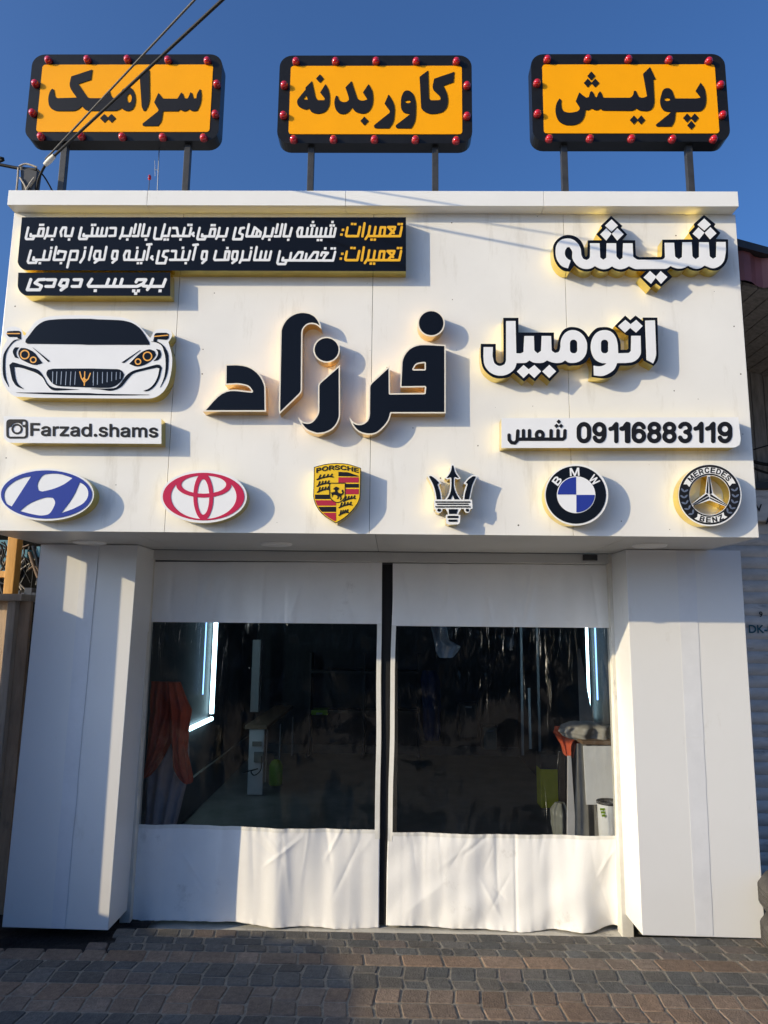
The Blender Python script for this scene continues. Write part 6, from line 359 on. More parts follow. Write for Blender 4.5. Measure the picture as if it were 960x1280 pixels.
# interlocking pavers, band by band from the threshold towards the street
PV = MB(); TINT = []
def paver(x0, x1, y0, y1, kind, skew=0.0):
    w = 0.0035; cx, cyy = (x0+x1)/2, (y0+y1)/2
    h = random.uniform(-0.0016, 0.0016); tx, ty = random.uniform(-0.006, 0.006), random.uniform(-0.006, 0.006)
    base = (0.088, 0.083, 0.074) if kind == 'g' else (0.178, 0.127, 0.090)
    k = random.uniform(0.78, 1.22); q = random.uniform(-0.07, 0.07)
    if kind == 'g' and random.random() < 0.10: base = (0.12, 0.095, 0.078)
    colr = (base[0]*k*(1+q), base[1]*k, base[2]*k*(1-q))
    c = [(x0+w+skew, y0+w), (x1-w+skew, y0+w), (x1-w-skew, y1-w), (x0+w-skew, y1-w)]
    def ring(ins, z):
        out = []
        r = 0.010
        for i in range(4):
            p, a, b_ = Vector(c[i]), Vector(c[i-1]), Vector(c[(i+1) % 4]); cen = Vector((cx, cyy))
            for q_ in (p+(a-p).normalized()*r, p+(a-p).normalized()*r*0.3+(b_-p).normalized()*r*0.3, p+(b_-p).normalized()*r):
                s_ = q_+(cen-q_).normalized()*ins; out.append((s_.x, s_.y, z+h+tx*(s_.x-cx)+ty*(s_.y-cyy)))
        return out
    R0, R1, R2 = ring(0, -0.016), ring(0.001, -0.006), ring(0.0065, 0.0); n = 12
    V = R0+R1+R2; F = [(k_*n+i, k_*n+(i+1) % n, (k_+1)*n+(i+1) % n, (k_+1)*n+i) for k_ in (0, 1) for i in range(n)]+[tuple(range(2*n, 3*n))]
    PV.add(V, F); TINT.extend([colr]*len(F))
def missing(x, y): return x < -1.44-0.25*max(0, 0.62-y)*2.2 and y > 0.30
bands = [(0.502, 0.60, 'g', 0.118, 1), (0.418, 0.502, 'g', 0.165, 1), (0.335, 0.418, 'g', 0.112, 1), (0.212, 0.335, 'b', 0.205, 1), (-0.012, 0.212, 'g', 0.118, 2), (-0.262, -0.012, 'b', 0.118, 2), (-0.49, -0.262, 'g', 0.118, 2), (-0.74, -0.49, 'b', 0.118, 2), (-0.97, -0.74, 'g', 0.118, 2), (-1.22, -0.97, 'b', 0.118, 2)]
for y0, y1, kd, wd, rows in bands:
    lim = 3.0 if y0 > -1.3 else 4.2
    x = -lim + random.uniform(0, wd); i = 0
    while x < lim:
        w = wd*random.uniform(0.92, 1.08)*(1.0 if rows == 2 or random.random() > 0.2 else 0.6)
        sk = 0.006
        if not missing(x+w/2, (y0+y1)/2):
            if rows == 1: paver(x, x+w, y0, y1, kd, sk)
            else:
                m_ = y0+(y1-y0)*random.choice((0.36, 0.5, 0.64, 0.5)); paver(x, x+w, y0, m_, kd, sk); paver(x, x+w, m_, y1, kd, -sk)
        x += w; i += 1
po = PV.build('pavement', M['paver']); ca = po.data.color_attributes.new('tint', 'FLOAT_COLOR', 'CORNER')
vals = np.ones((len(po.data.loops), 4), np.float32)
for p, c in zip(po.data.polygons, TINT): vals[p.loop_start:p.loop_start+p.loop_total, :3] = c
ca.data.foreach_set('color', vals.ravel()); tag(po, kind='structure')
g = MB(); x = -14.0
while x < 14:
    for y0_, y1_ in ((-5.19, -3.21), (-3.2, -1.225)): g.box(x+0.005, x+1.495, y0_+0.005, y1_-0.005, -0.15, random.uniform(-0.003, 0.0))
    x += 1.5
tag(g.build('bounce_forecourt', M['bounce_slab']), kind='structure')  # unseen pale paving added to bounce warm light into the shaded front
# bare earth where the pavers stop short of the left pillar
E0 = MB(); nx, ny = 40, 26; V = []
for j in range(ny):
    for i in range(nx):
        x, y = -3.4+2.0*i/(nx-1), 0.301+0.71*j/(ny-1)
        V.append((x, y, -0.075+0.022*noise.noise((x*9, y*9, 0))+0.012*noise.noise((x*31, y*31, 3))))
E0.add(V, [(j*nx+i, j*nx+i+1, (j+1)*nx+i+1, (j+1)*nx+i) for j in range(ny-1) for i in range(nx-1)], 0, True)
tag(E0.build('bare_soil', M['soil']), kind='structure')

# ---------------------------------------------------------------- the shop
ZF0, ZF1, XF0, XF1, YP, YC = 2.1187, 3.8999, -2.129, 1.850, 0.59, 0.93
shop = thing('shop_building', (0, 0.9, 0), 'white panelled shop with a deep sign fascia over its curtained doorway', 'shop')
# fascia panels with open joints over a dark backing
seams = [XF0] + [at(207, 640, 0).x, at(462.5, 600, 0).x, at(712, 520, 0).x] + [XF1]
boxpart('fascia_frame', shop, M['darkmetal'], XF0+0.01, XF1-0.01, 0.012, 0.86, ZF0+0.006, ZF1-0.002)
for a, b_ in zip(seams[:-1], seams[1:]):
    boxpart('fascia_panel', shop, M['panel'], a+(0.0012 if a > XF0 else 0), b_-(0.0012 if b_ < XF1 else 0), 0.0, 0.011, ZF0, ZF1, 0.0012)
boxpart('fascia_end', shop, M['panel'], XF0, XF0+0.008, 0.0115, 0.88, ZF0, ZF1); boxpart('fascia_end', shop, M['panel'], XF1-0.008, XF1, 0.0115, 0.88, ZF0, ZF1)
YL = -0.0745; lx = [-2.1296, at(184, 250, YL).x, at(432, 250, YL).x, at(680, 250, YL).x, 1.8352]
for a, b_ in zip(lx[:-1], lx[1:]):
    boxpart('ledge_panel', shop, M['ledge'], a+0.001, b_-0.001, YL, 0.30, ZF1+0.001, 3.9884, 0.0015)
boxpart('roof', shop, M['concrete'], XF0, XF1, 0.301, 6.6, 3.86, 3.93)
# soffit in three sheets, with round lights let into it
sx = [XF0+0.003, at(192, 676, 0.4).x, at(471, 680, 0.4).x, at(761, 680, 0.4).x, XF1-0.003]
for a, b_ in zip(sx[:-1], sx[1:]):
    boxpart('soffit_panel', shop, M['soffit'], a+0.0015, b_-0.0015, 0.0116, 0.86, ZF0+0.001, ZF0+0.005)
for px, py in ((112, 677.5), (345, 679.5), (812, 681.5)):
    p = atZ(px, py, ZF0); b = MB(); b.lathe([(0.0, -0.012), (0.075, -0.012), (0.088, -0.009), (0.095, 0.0)], (p.x, p.y, ZF0), n=32)
    d = b.build('downlight', M['lampwhite'], shop)
# pillars: front sheet, inner return, outer return, loose joint strip
def pillar(TL, TR, BR, BL, inner_right, s1, s2, joint):
    c = [at(*q, YP) for q in (TL, TR, BR, BL)]
    c[0].z = c[1].z = ZF0-0.002
    th = Vector((0, 0.30, 0)); b = MB()
    b.hexa([c[3], c[2], c[2]+th, c[3]+th], [c[0], c[1], c[1]+th, c[0]+th]); p = b.build('pillar', M['pillar'], shop, 0.003)
    L = lambda q: at(*q, YP)
    up = Vector((0, -0.0026 if not joint else -0.0014, 0)); q = [L(s1[0]), L(s2[0]), L(s2[1]), L(s1[1])]; q[0].z = q[1].z = ZF0-0.006
    tj = (joint-q[0].z)/(q[3].z-q[0].z) if joint else 0.62
    m1, m2 = q[0].lerp(q[3], tj), q[1].lerp(q[2], tj)
    for (A, B, C_, D_) in ((q[0], q[1], m2+Vector((0, 0, .001)), m1+Vector((0, 0, .001))), (m1-Vector((0, 0, .001)), m2-Vector((0, 0, .001)), q[2], q[3])):
        b = MB(); k = 10; V = []
        for i in range(k+1):
            a0, b0 = A.lerp(D_, i/k), B.lerp(C_, i/k); jx = 0.0022*noise.noise((i*0.9, A.z*3, a0.x*5))
            V += [a0+Vector((jx, -0.0006, 0)), a0+up+Vector((jx, 0, 0)), b0+up*1.3+Vector((jx*1.6, 0, 0)), b0+Vector((jx*1.6, -0.0006, 0))]
        b.add(V, [(i*4+j, i*4+j+1, (i+1)*4+j+1, (i+1)*4+j) for i in range(k) for j in range(3)]); b.build('joint_strip', M['pillar_strip'], p)
    return p
pillar((51, 681.5), (172.5, 683), (135, 1163), (2.3, 1159), True, ((103, 683), (64, 1160)), ((124, 683), (81, 1161)), None)
pillar((782, 687), (925.5, 687.5), (957, 1173.2), (803, 1169), False, ((845, 687), (870, 1169)), ((868, 687), (891.5, 1170)), at(866, 922, YP).z)
# jambs, head rail, roller box
def jamb(xa, xb, ta, tb, yb):
    a, b_, c_, d_ = at(xa, yb, 0.87), at(xb, yb, 0.87), at(tb, 692, 0.87), at(ta, 692, 0.87); a.z = b_.z = -0.112; c_.z = d_.z = ZF0
    t = Vector((0, 0.09, 0)); q = MB(); q.hexa([a, b_, b_+t, a+t], [d_, c_, c_+t, d_+t]); return q.build('door_jamb', M['frame'], shop, 0.003)
jamb(149, 162.5, 183, 190.5, 1150); jamb(777.5, 792, 760.5, 772, 1156)
x0, x1 = at(180, 692, 0.87).x, at(772, 692, 0.87).x
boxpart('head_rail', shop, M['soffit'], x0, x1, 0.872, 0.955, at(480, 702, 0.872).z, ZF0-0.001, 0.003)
b = MB(); p = at(738, 697, 0.855); b.box(p.x-0.045, p.x+0.045, 0.852, 0.871, p.z-0.018, p.z+0.018); b.build('roller_box', M['darkmetal'], shop, 0.004)
boxpart('track', shop, M['darkmetal'], x0+0.02, x1-0.02, 0.94, 0.965, at(480, 705.5, 0.94).z, at(480, 702.2, 0.955).z)
boxpart('threshold', shop, M['concrete'], at(136, 1160, YP).x+0.01, at(803, 1160, YP).x, 0.612, 1.22, -0.30, -0.112)
fl = MB(); fl.add([(-2.1, 1.221, -0.112), (2.0, 1.221, -0.112), (2.0, 6.6, 0.0), (-2.1, 6.6, 0.0)], [(0, 1, 2, 3)]); fl.build('shop_floor', M['darkfloor'], shop)
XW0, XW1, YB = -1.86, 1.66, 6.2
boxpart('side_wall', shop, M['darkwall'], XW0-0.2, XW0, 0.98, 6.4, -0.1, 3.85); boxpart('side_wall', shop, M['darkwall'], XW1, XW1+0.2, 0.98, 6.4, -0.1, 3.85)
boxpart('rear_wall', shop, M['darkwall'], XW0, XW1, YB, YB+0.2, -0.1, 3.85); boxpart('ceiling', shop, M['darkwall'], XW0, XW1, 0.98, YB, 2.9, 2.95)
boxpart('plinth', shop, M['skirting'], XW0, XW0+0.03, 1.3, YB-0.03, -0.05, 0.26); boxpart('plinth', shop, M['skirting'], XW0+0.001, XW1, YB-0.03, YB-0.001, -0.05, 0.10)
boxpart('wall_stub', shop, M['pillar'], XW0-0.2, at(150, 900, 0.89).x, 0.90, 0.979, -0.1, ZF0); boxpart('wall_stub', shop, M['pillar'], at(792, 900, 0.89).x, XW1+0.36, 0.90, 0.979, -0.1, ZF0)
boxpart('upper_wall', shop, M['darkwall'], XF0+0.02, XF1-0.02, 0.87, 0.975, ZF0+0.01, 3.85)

# ---------------------------------------------------------------- curtains
def curtain(side, TL, TR, BL, BR, yv, ys, label):
    c = [at(*q, YC) for q in (TL, TR, BL, BR)]
    root = thing('strip_curtain', ((c[2].x+c[3].x)/2, YC, min(c[2].z, c[3].z)), label, 'curtain', 'clear vinyl door curtains')
    NX, NZ = 220, 150
    rc = random.Random(11+side); CR = []
    for k in range(11):
        u0, v0 = rc.uniform(0.03, 0.95), rc.uniform(0.76, 0.97); a_ = rc.choice((-1, 1))*rc.uniform(0.5, 1.25); l_ = rc.uniform(0.05, 0.16)
        CR.append((u0, v0, u0+l_*math.cos(a_), v0+l_*math.sin(a_)*0.8, rc.uniform(0.005, 0.014), rc.choice((-1, 1))*rc.uniform(0.0012, 0.004)))
    for k in range(9):
        u0 = rc.uniform(0.03, 0.97); v0 = rc.uniform(0.0, 0.10); CR.append((u0, v0, u0+rc.uniform(-0.05, 0.05), v0+rc.uniform(0.06, 0.14), rc.uniform(0.006, 0.014), rc.choice((-1, 1))*rc.uniform(0.002, 0.005)))
    for k in range(10):
        u0 = rc.uniform(0.05, 0.95); CR.append((u0, 0.70, u0+rc.uniform(-0.05, 0.05), 0.70+rc.uniform(0.08, 0.22), rc.uniform(0.006, 0.016), rc.choice((-1, 1))*rc.uniform(0.0015, 0.0042)))
    def creases(u, v):
        t = 0.0
        for u0, v0, u1, v1, w, a_ in CR:
            dx, dy = u1-u0, v1-v0; k = ((u-u0)*dx+(v-v0)*dy)/(dx*dx+dy*dy)
            if -0.3 < k < 1.3:
                d = abs((u-u0)*dy-(v-v0)*dx)/math.hypot(dx, dy)
                if d < 4*w: t += a_*math.exp(-(d/w)**1.5)*max(0, min(1, (k+0.3)/0.4, (1.3-k)/0.5))
        return t
    VE = [0.18, 0.74]
    def pos(u, v):
        p = c[0].lerp(c[1], u).lerp(c[2].lerp(c[3], u), v); z = p.z
        k = 0.35+0.65*v
        y = 0.012*math.sin(u*9.5+1.2*side)*k+0.006*math.sin(u*23+2.0+v*1.5)*k+0.020*noise.noise((u*4.2+side*7, v*1.3, 1))*k+0.008*noise.noise((u*16+side*5, v*0.8, 9))
        y += 0.0045*noise.noise((u*13+side*3, v*4.5, 5))
        if side < 0:
            y += -0.030*max(0, v-0.55)*math.exp(-((u-0.48)/0.22)**2)*2
            y += 0.013*max(0, v-0.74)/0.26*math.sin(u*21)*math.exp(-((u-0.72)/0.25)**2)
        else:
            y += max(0, v-0.70)/0.30*(0.055*math.exp(-((u-0.97)/0.07)**2)-0.065*math.exp(-((u-0.80)/0.085)**2))
            y += 0.030*max(0, v-0.70)/0.30*noise.noise((u*6+v*5, v*9, 4))+0.010*max(0, v-0.7)/0.3*math.sin((u*14+v*16))
            y += -0.012*math.exp(-((u-0.02)/0.05)**2)*v
        y += creases(u, v)
        for ve in (VE[0], VE[1], 1.0): y += 0.0016*math.sin(u*150+3*noise.noise((u*20, ve, 0)))*math.exp(-abs(v-ve)/0.012)
        if side > 0: y += 0.004*math.exp(-((u-0.555)/0.006)**2)*(v > 0.69)
        # scalloped hem
        z += v**8*(0.006*math.sin(u*7+side)+0.003*math.sin(u*19))
        if side > 0: z += v**10*0.014*math.exp(-((u-0.97)/0.06)**2)
        return Vector((p.x+0.006*noise.noise((v*5, side, u*0.5)), YC+y, z))
    def vof(py): return (at(480, py, YC).z-c[0].z)/(c[2].z-c[0].z)
    va, vb = vof(yv), vof(ys); VE[0], VE[1] = va, vb
    def sheet(name, u0, u1, v0, v1, m, off=0.0, nx=NX, nz=60, thick=0.0):
        b = MB(); V = []
        for j in range(nz+1):
            for i in range(nx+1):
                V.append(pos(u0+(u1-u0)*i/nx, v0+(v1-v0)*j/nz)+Vector((0, off, 0)))
        b.add(V, [(j*(nx+1)+i, j*(nx+1)+i+1, (j+1)*(nx+1)+i+1, (j+1)*(nx+1)+i) for j in range(nz) for i in range(nx)], 0, True)
        o = b.build(name, m, root)
        if thick:
            md = o.modifiers.new('s', 'SOLIDIFY'); md.thickness = thick; md.offset = 0
        return o
    e = 0.020
    sheet('valance', 0, 1, 0, va+0.004, M['vinyl'], -0.001, thick=0.0012)
    sheet('clear_film', 0.005, 0.995, va-0.01, vb+0.01, M['film'], 0.0)
    sheet('skirt', 0, 1, vb-0.003, 1, M['vinyl'], -0.001, nz=120, thick=0.0012)
    sheet('hem', 0.002, 0.998, vb-0.004, vb+0.006, M['binding'], -0.0032, nz=4)
    if side < 0: sheet('edge_binding', 1-e, 1.0, va+0.002, vb+0.02, M['binding'], -0.0032, nx=4)
    else: sheet('edge_binding', 0, e, va+0.002, vb+0.02, M['binding'], -0.0032, nx=4)
    if side < 0: sheet('black_strip', 0.985, 1.07, 0.0, 0.995, M['stripblack'], 0.012, nx=6)  # black strip covering the gap between the two curtains
    return root
curtain(-1, (191, 702), (478.5, 703), (164, 1149), (473.5, 1160), 779, 1036, 'left clear curtain with white vinyl top and skirt and a black strip at its edge')
curtain(1, (491, 704), (762.5, 706), (482.5, 1158), (776, 1164), 780.5, 1042, 'right clear curtain with white vinyl top and a rippled skirt')

# ---------------------------------------------------------------- roof signs
YS = 0.12
def roof_sign(key, outer, panel, bulbs, posts, label):
    q = [at(*p, YS) for p in outer]
    x0, x1, z0, z1 = (q[0].x+q[3].x)/2, (q[1].x+q[2].x)/2, (q[2].z+q[3].z)/2, (q[0].z+q[1].z)/2
    zb = 3.93
    t = thing('roof_sign', ((x0+x1)/2, YS+0.05, zb), label, 'sign', 'lettered signs on the roof')
    r = 0.075
    prof = []
    for cx_, cz_, a in ((x1-r, z1-r, 90), (x1-r, z0+r, 0), (x0+r, z0+r, -90), (x0+r, z1-r, -180)):
        for k in range(7):
            th = R(a-15*k); prof.append((cx_+r*math.cos(th), cz_+r*math.sin(th)))
    plate('frame', None, YS, YS+0.085, M['signblack'], t, L=[np.array(prof)])
    plate('frame_back', None, YS+0.086, YS+0.0865, M['signblack'], t, L=[np.array(prof)])
    pq = [at(*p, YS) for p in panel]
    px0, px1, pz0, pz1 = (pq[0].x+pq[3].x)/2, (pq[1].x+pq[2].x)/2, (pq[2].z+pq[3].z)/2, (pq[0].z+pq[1].z)/2
    r = 0.018; prof = []
    for cx_, cz_, a in ((px1-r, pz1-r, 90), (px1-r, pz0+r, 0), (px0+r, pz0+r, -90), (px0+r, pz1-r, -180)):
        for k in range(4):
            th = R(a-30*k); prof.append((cx_+r*math.cos(th), cz_+r*math.sin(th)))
    plate('panel', None, YS-0.003, YS, M['signyellow'], t, L=[np.array(prof)])
    plate('lettering', key, YS-0.0065, YS-0.003, M['ink'], t)
    for (bx, by) in bulbs:
        p = at(bx, by, YS-0.022); b = MB()
        b.lathe([(0.022, -0.012), (0.022, 0.002), (0.019, 0.004)], (p.x, YS-0.012, p.z), 'Y', 20, 1)
        b.lathe([(0.0195, 0.004), (0.0195, 0.009), (0.017, 0.015), (0.010, 0.019), (0.0005, 0.0205)], (p.x, YS-0.012, p.z), 'Y', 20, 0)
        b.build('bulb', [M['bulb'], M['bulbbase']], t)
    for px in posts:
        p = at(px, 215, YS+0.045); boxpart('post', t, M['post'], p.x-0.018, p.x+0.018, YS+0.028, YS+0.064, zb, z0+0.01, 0.002)
    return t
o3 = lambda ox, oy, L: [(ox+x/3, oy+y/3) for x, y in L]
roof_sign('saramik', [(39.5, 67.3), (277.5, 68.5), (273.5, 176.5), (32, 175.3)], [(53.3, 80.7), (265.7, 81.7), (262.7, 166), (45.7, 164.3)],
 o3(0, 40, [(178, 100), (325, 98), (476, 97), (628, 100), (776, 103), (812, 190), (806, 303), (762, 392), (608, 390), (456, 388), (302, 385), (150, 387), (119, 298), (129, 188)]), (79, 233.5),
 'orange roof sign nearest the power cables, leftmost of the three')
roof_sign('kavar', [(349, 69), (589.5, 69.5), (590.5, 179), (347, 179)], [(363.3, 82.3), (577.3, 83.3), (577.7, 168), (361, 168)],
 o3(320, 40, [(149, 105), (298, 105), (450, 104), (601, 105), (752, 105), (792, 195), (792, 310), (751, 402), (598, 399), (444, 398), (290, 398), (140, 398), (102, 307), (105, 194)]), (388.5, 544),
 'orange roof sign in the middle of the three, two words of lettering')
roof_sign('polish', [(665, 66), (906.5, 69), (912.5, 177.5), (664.5, 176.5)], [(678.3, 79.3), (893.3, 82.7), (899, 167.3), (679.3, 166.7)],
 o3(640, 40, [(134, 97), (286, 96), (439, 97), (591, 100), (741, 104), (785, 193), (793, 306), (759, 397), (604, 397), (450, 395), (294, 395), (141, 395), (97, 301), (95, 186)]), (705.5, 862),
 'orange roof sign above the white outlined word, rightmost of the three')

# ---------------------------------------------------------------- raised signs and emblems on the fascia
T = 0.07; YW = -0.001
SINGLE = dict(lamp_rings='lamp_ring', grille_bars='grille_bar', black_bars='black_bar', red_bars='red_bar', letters='letter', blue_quarters='blue_quarter', star_facets='star_facet', wreath='wreath_leaf', white_ribbon='white_ribbon')
def raised(name, key, label, cat, layers, edge, group=None, base=None, base_name='base_plate'):
    cx_, cz_ = centre(key); t = thing(name, (cx_, 0, cz_), label, cat, group)
    plate('edge_band', key, -T, YW, edge, t, cap=False)
    plate(base_name, key, -T, 0, base or M['silver'], t, sides=False)
    for i, (nm, k, m, off, th) in enumerate(layers):
        if nm in SINGLE:
            for C in components(loops_of(k)): plate(SINGLE[nm], None, -T-off-th, -T-off+0.0002, m, t, L=C)
        else: plate(nm, k, -T-off-th, -T-off+0.0002, m, t)
    return t
raised('word_sign', 'shishe_base', 'upper white word sign with a black outline, topped by two stacks of diamonds', 'sign', [('face', 'shishe_face', M['white'], 0.0, 0.003)], M['gold'], 'outlined white word signs', M['black'])
raised('word_sign', 'oto_base', 'lower white word sign with a black outline, right of the dark gold-edged letters', 'sign', [('face', 'oto_face', M['white'], 0.0, 0.003)], M['gold'], 'outlined white word signs', M['black'])
for k, lb in (('dal', 'angular dark letter, leftmost of the gold-edged name'), ('alef', 'tall hooked dark letter standing upright in the gold-edged name'), ('zdot', 'dark round dot beside the tall hooked letter'), ('ze', 'dark curved letter directly under the lower round dot'), ('fdot', 'dark round dot above the largest letter of the gold-edged name'), ('fere', 'largest dark letter shape with a small see-through opening, right end of the name')):
    raised('channel_letter', 'fz_'+k+'_base', lb, 'letter', [('face', 'fz_'+k+'_face', M['black'], -0.0035, 0.004)], M['gold_deep'], 'dark gold-edged letters of the name', M['rim'], 'rim')
raised('service_sign', 'panA', 'wide black panel with two lines of white and yellow writing', 'sign', [('white_lettering', 'txt_white', M['white'], 0.0, 0.0022), ('yellow_lettering', 'txt_yellow', M['yellowtxt'], 0.0, 0.0022)], M['gold'], 'black panels of white writing', M['black'])
raised('service_sign', 'panB', 'short black panel with one line of white writing, under the wide panel', 'sign', [('lettering', 'txt_panB', M['white'], 0.0, 0.0022)], M['gold'], 'black panels of white writing', M['black'])
raised('phone_sign', 'phone_panel', 'white panel with a black phone number and a short name', 'sign', [('lettering', 'phone_text', M['ink'], 0.0, 0.0022)], M['gold'], None, M['white'])
raised('account_sign', 'insta_panel', 'white panel with a camera icon and an account name', 'sign', [('lettering', 'insta_text', M['ink'], 0.0, 0.0022), ('camera_icon', 'insta_icon', M['ink'], 0.0, 0.0022)], M['gold'], None, M['white'])
raised('car_sign', 'car_base', 'white cut-out of a sports car seen from the front', 'sign', [('black_lines', 'car_black', M['black'], 0.0, 0.0022), ('lamp_rings', 'car_gold', M['carorange'], 0.0022, 0.001), ('grille_bars', 'car_bars', M['alu'], 0.0022, 0.001)], M['gold'], None, M['white'])
EG = 'car emblems along the foot of the fascia'
raised('emblem', 'oval_base', 'blue oval emblem with a slanted letter', 'emblem', [('blue_face', 'oval_blue', M['blue'], 0.0, 0.0022)], M['gold'], EG, M['white'])
raised('emblem', 'tri_base', 'crimson oval emblem of interlocking rings', 'emblem', [('red_rings', 'tri_red', M['red'], 0.0, 0.0022)], M['gold'], EG, M['white'])
raised('emblem', 'crest_base', 'yellow shield emblem with red and black stripes and a rearing horse', 'emblem', [('gold_field', 'crest_gold', M['crestgold'], 0.0, 0.001), ('black_bars', 'crest_black', M['ink'], 0.001, 0.001), ('red_bars', 'crest_red', M['crestred'], 0.001, 0.001), ('horse_and_writing', 'crest_ink', M['ink'], 0.0022, 0.001)], M['gold'], EG, M['ink'])
raised('emblem', 'trident_base', 'black trident emblem with a white outline', 'emblem', [('black_face', 'trident_black', M['black'], 0.0, 0.002)], M['gold'], EG, M['silver'])
raised('emblem', 'rnd_base', 'round emblem with blue and white quarters in a black ring', 'emblem', [('black_ring', 'rnd_black', M['black'], 0.0, 0.0016), ('white_disc', 'rnd_white', M['white'], 0.0018, 0.0012), ('blue_quarters', 'rnd_blue', M['blue'], 0.0032, 0.001), ('letters', 'rnd_text', M['white'], 0.0018, 0.001)], M['gold'], EG, M['silver'])
raised('emblem', 'star_base', 'round open emblem with a three-pointed star in a wreathed ring', 'emblem', [('black_ring', 'star_black', M['ink'], 0.0, 0.0016), ('white_ribbon', 'star_banner', M['silver'], 0.0018, 0.001), ('letters', 'star_text', M['ink'], 0.003, 0.0008), ('wreath', 'star_leaf', M['leaf'], 0.0018, 0.0012), ('star_facets', 'star_facet', M['ink'], 0.0, 0.0015)], M['gold'], EG, M['silver'])

# ---------------------------------------------------------------- cables, bracket, aerials
def bez(pts, n=24):
    pts = [Vector(p) for p in pts]; out = []
    for i in range(len(pts)-1):
        p0, p1, p2, p3 = pts[max(i-1, 0)], pts[i], pts[i+1], pts[min(i+2, len(pts)-1)]
        for k in range(n):
            t = k/n; out.append(0.5*((2*p1)+(p2-p0)*t+(2*p0-5*p1+4*p2-p3)*t*t+(3*p1-p0-3*p2+p3)*t**3))
    return out+[pts[-1]]
def cable(name, pts, r, m, label, smooth=True):
    b = MB(); b.tube(bez(pts, 12) if smooth else pts, r, 8); return tag(b.build(name, m), label, 'cable')
def overhead(px, a, b_, Y0, Y1, r, m, label):
    A, B = at(*a, Y0), at(*b_, Y1); d = B-A; far = A+d*(-9.0-A.y)/(d.y)
    pts = [A.lerp(far, k/30) for k in range(31)]
    for k, p in enumerate(pts): p.z -= 0.0
    bb = MB(); bb.tube(pts, r, 8); return tag(bb.build('power_cable', m), label, 'cable', 'overhead power cables')
overhead(0, (60, 202), (281, -3), 0.05, -0.95, 0.0075, M['cable'], 'thick black overhead cable crossing the left roof sign')
overhead(1, (57, 199), (246, -3), 0.05, -0.85, 0.0052, M['cablegrey'], 'thinner weathered overhead cable crossing the left roof sign')
pl = [at(-60, 196, 0.1)+Vector((-9.0, 0.6, 0.5)), at(-60, 196, 0.1)+Vector((-3.0, 0.2, 0.08)), at(-60, 196, 0.1), at(-5, 205, 0.1), at(22, 210, 0.1), at(46, 212, 0.08)]; cable('service_cable', pl, 0.009, M['cable'], 'black cable reaching the roof bracket from the left edge')
cable('drop_cable', [at(60, 201, 0.05), at(53, 213, 0.04), at(48, 225, 0.06), at(46, 239, 0.1), at(46, 246, 0.12)], 0.007, M['cable'], 'black cable dropping in a curve onto the ledge')
cable('tail_cable', [at(47, 212, 0.05), at(56, 222, 0.06), at(66, 240, 0.1), at(67, 246, 0.12)], 0.0045, M['cable'], 'thin straight cable slanting from bracket to ledge')
br = thing('cable_bracket', at(35, 238, 0.1), 'dark clamp bracket tangled with wire at the left end of the ledge', 'bracket')
b = MB()
for q in ([(25, 207), (47, 212), (43, 241), (27, 241)],):
    P = [at(*k, 0.08) for k in q]; t_ = Vector((0, 0.05, 0)); b.hexa([P[3], P[2], P[2]+t_, P[3]+t_], [P[0], P[1], P[1]+t_, P[0]+t_])
b.build('clamp', M['darkmetal'], br, 0.004)
b = MB()
for q in ([(23, 210), (22, 225), (20, 246)], [(25, 222), (31, 232), (36, 246)], [(24, 208), (33, 205), (46, 209)], [(43, 222), (37, 230), (28, 246)]):
    b.tube(bez([at(*k, 0.07) for k in q]), 0.0055, 7)
b.build('wire_wrap', M['greywood'], br)
b = MB(); p0, p1 = at(56.5, 206, 0.03), at(68, 194.5, 0.0); b.tube([p0, p0.lerp(p1, .5), p1], [0.013, 0.016, 0.012], 10)
tag(b.build('cable_connector', M['frame']), 'pale plastic connector on the overhead cables beside the left sign', 'connector')
ae = thing('roof_aerial', at(197, 238, 0.2), 'thin pale aerial rod standing behind the ledge under the left sign', 'aerial')
b = MB(); b.tube([at(196.5, 246, 0.2), at(199, 186, 0.2)], 0.003, 6); b.build('rod', M['alu'], ae)
b = MB(); b.tube([at(193, 211, 0.2), at(199, 214, 0.2)], 0.002, 6); b.tube([at(193.5, 200, 0.2), at(194, 220, 0.2)], 0.0015, 6); b.build('crosspiece', M['alu'], ae)
ae = thing('lamp_rod', at(186, 239, 0.02), 'short rod with a red bead at the ledge joint', 'aerial')
b = MB(); b.tube([at(185.5, 244, 0.03), at(187, 222, 0.03)], 0.002, 6); b.build('rod', M['darkmetal'], ae)
b = MB(); p = at(187, 222, 0.03); b.lathe([(0.0005, -0.018), (0.009, -0.010), (0.010, 0.004), (0.006, 0.014), (0.0005, 0.017)], p, n=12); b.build('bead', M['bulb'], ae)

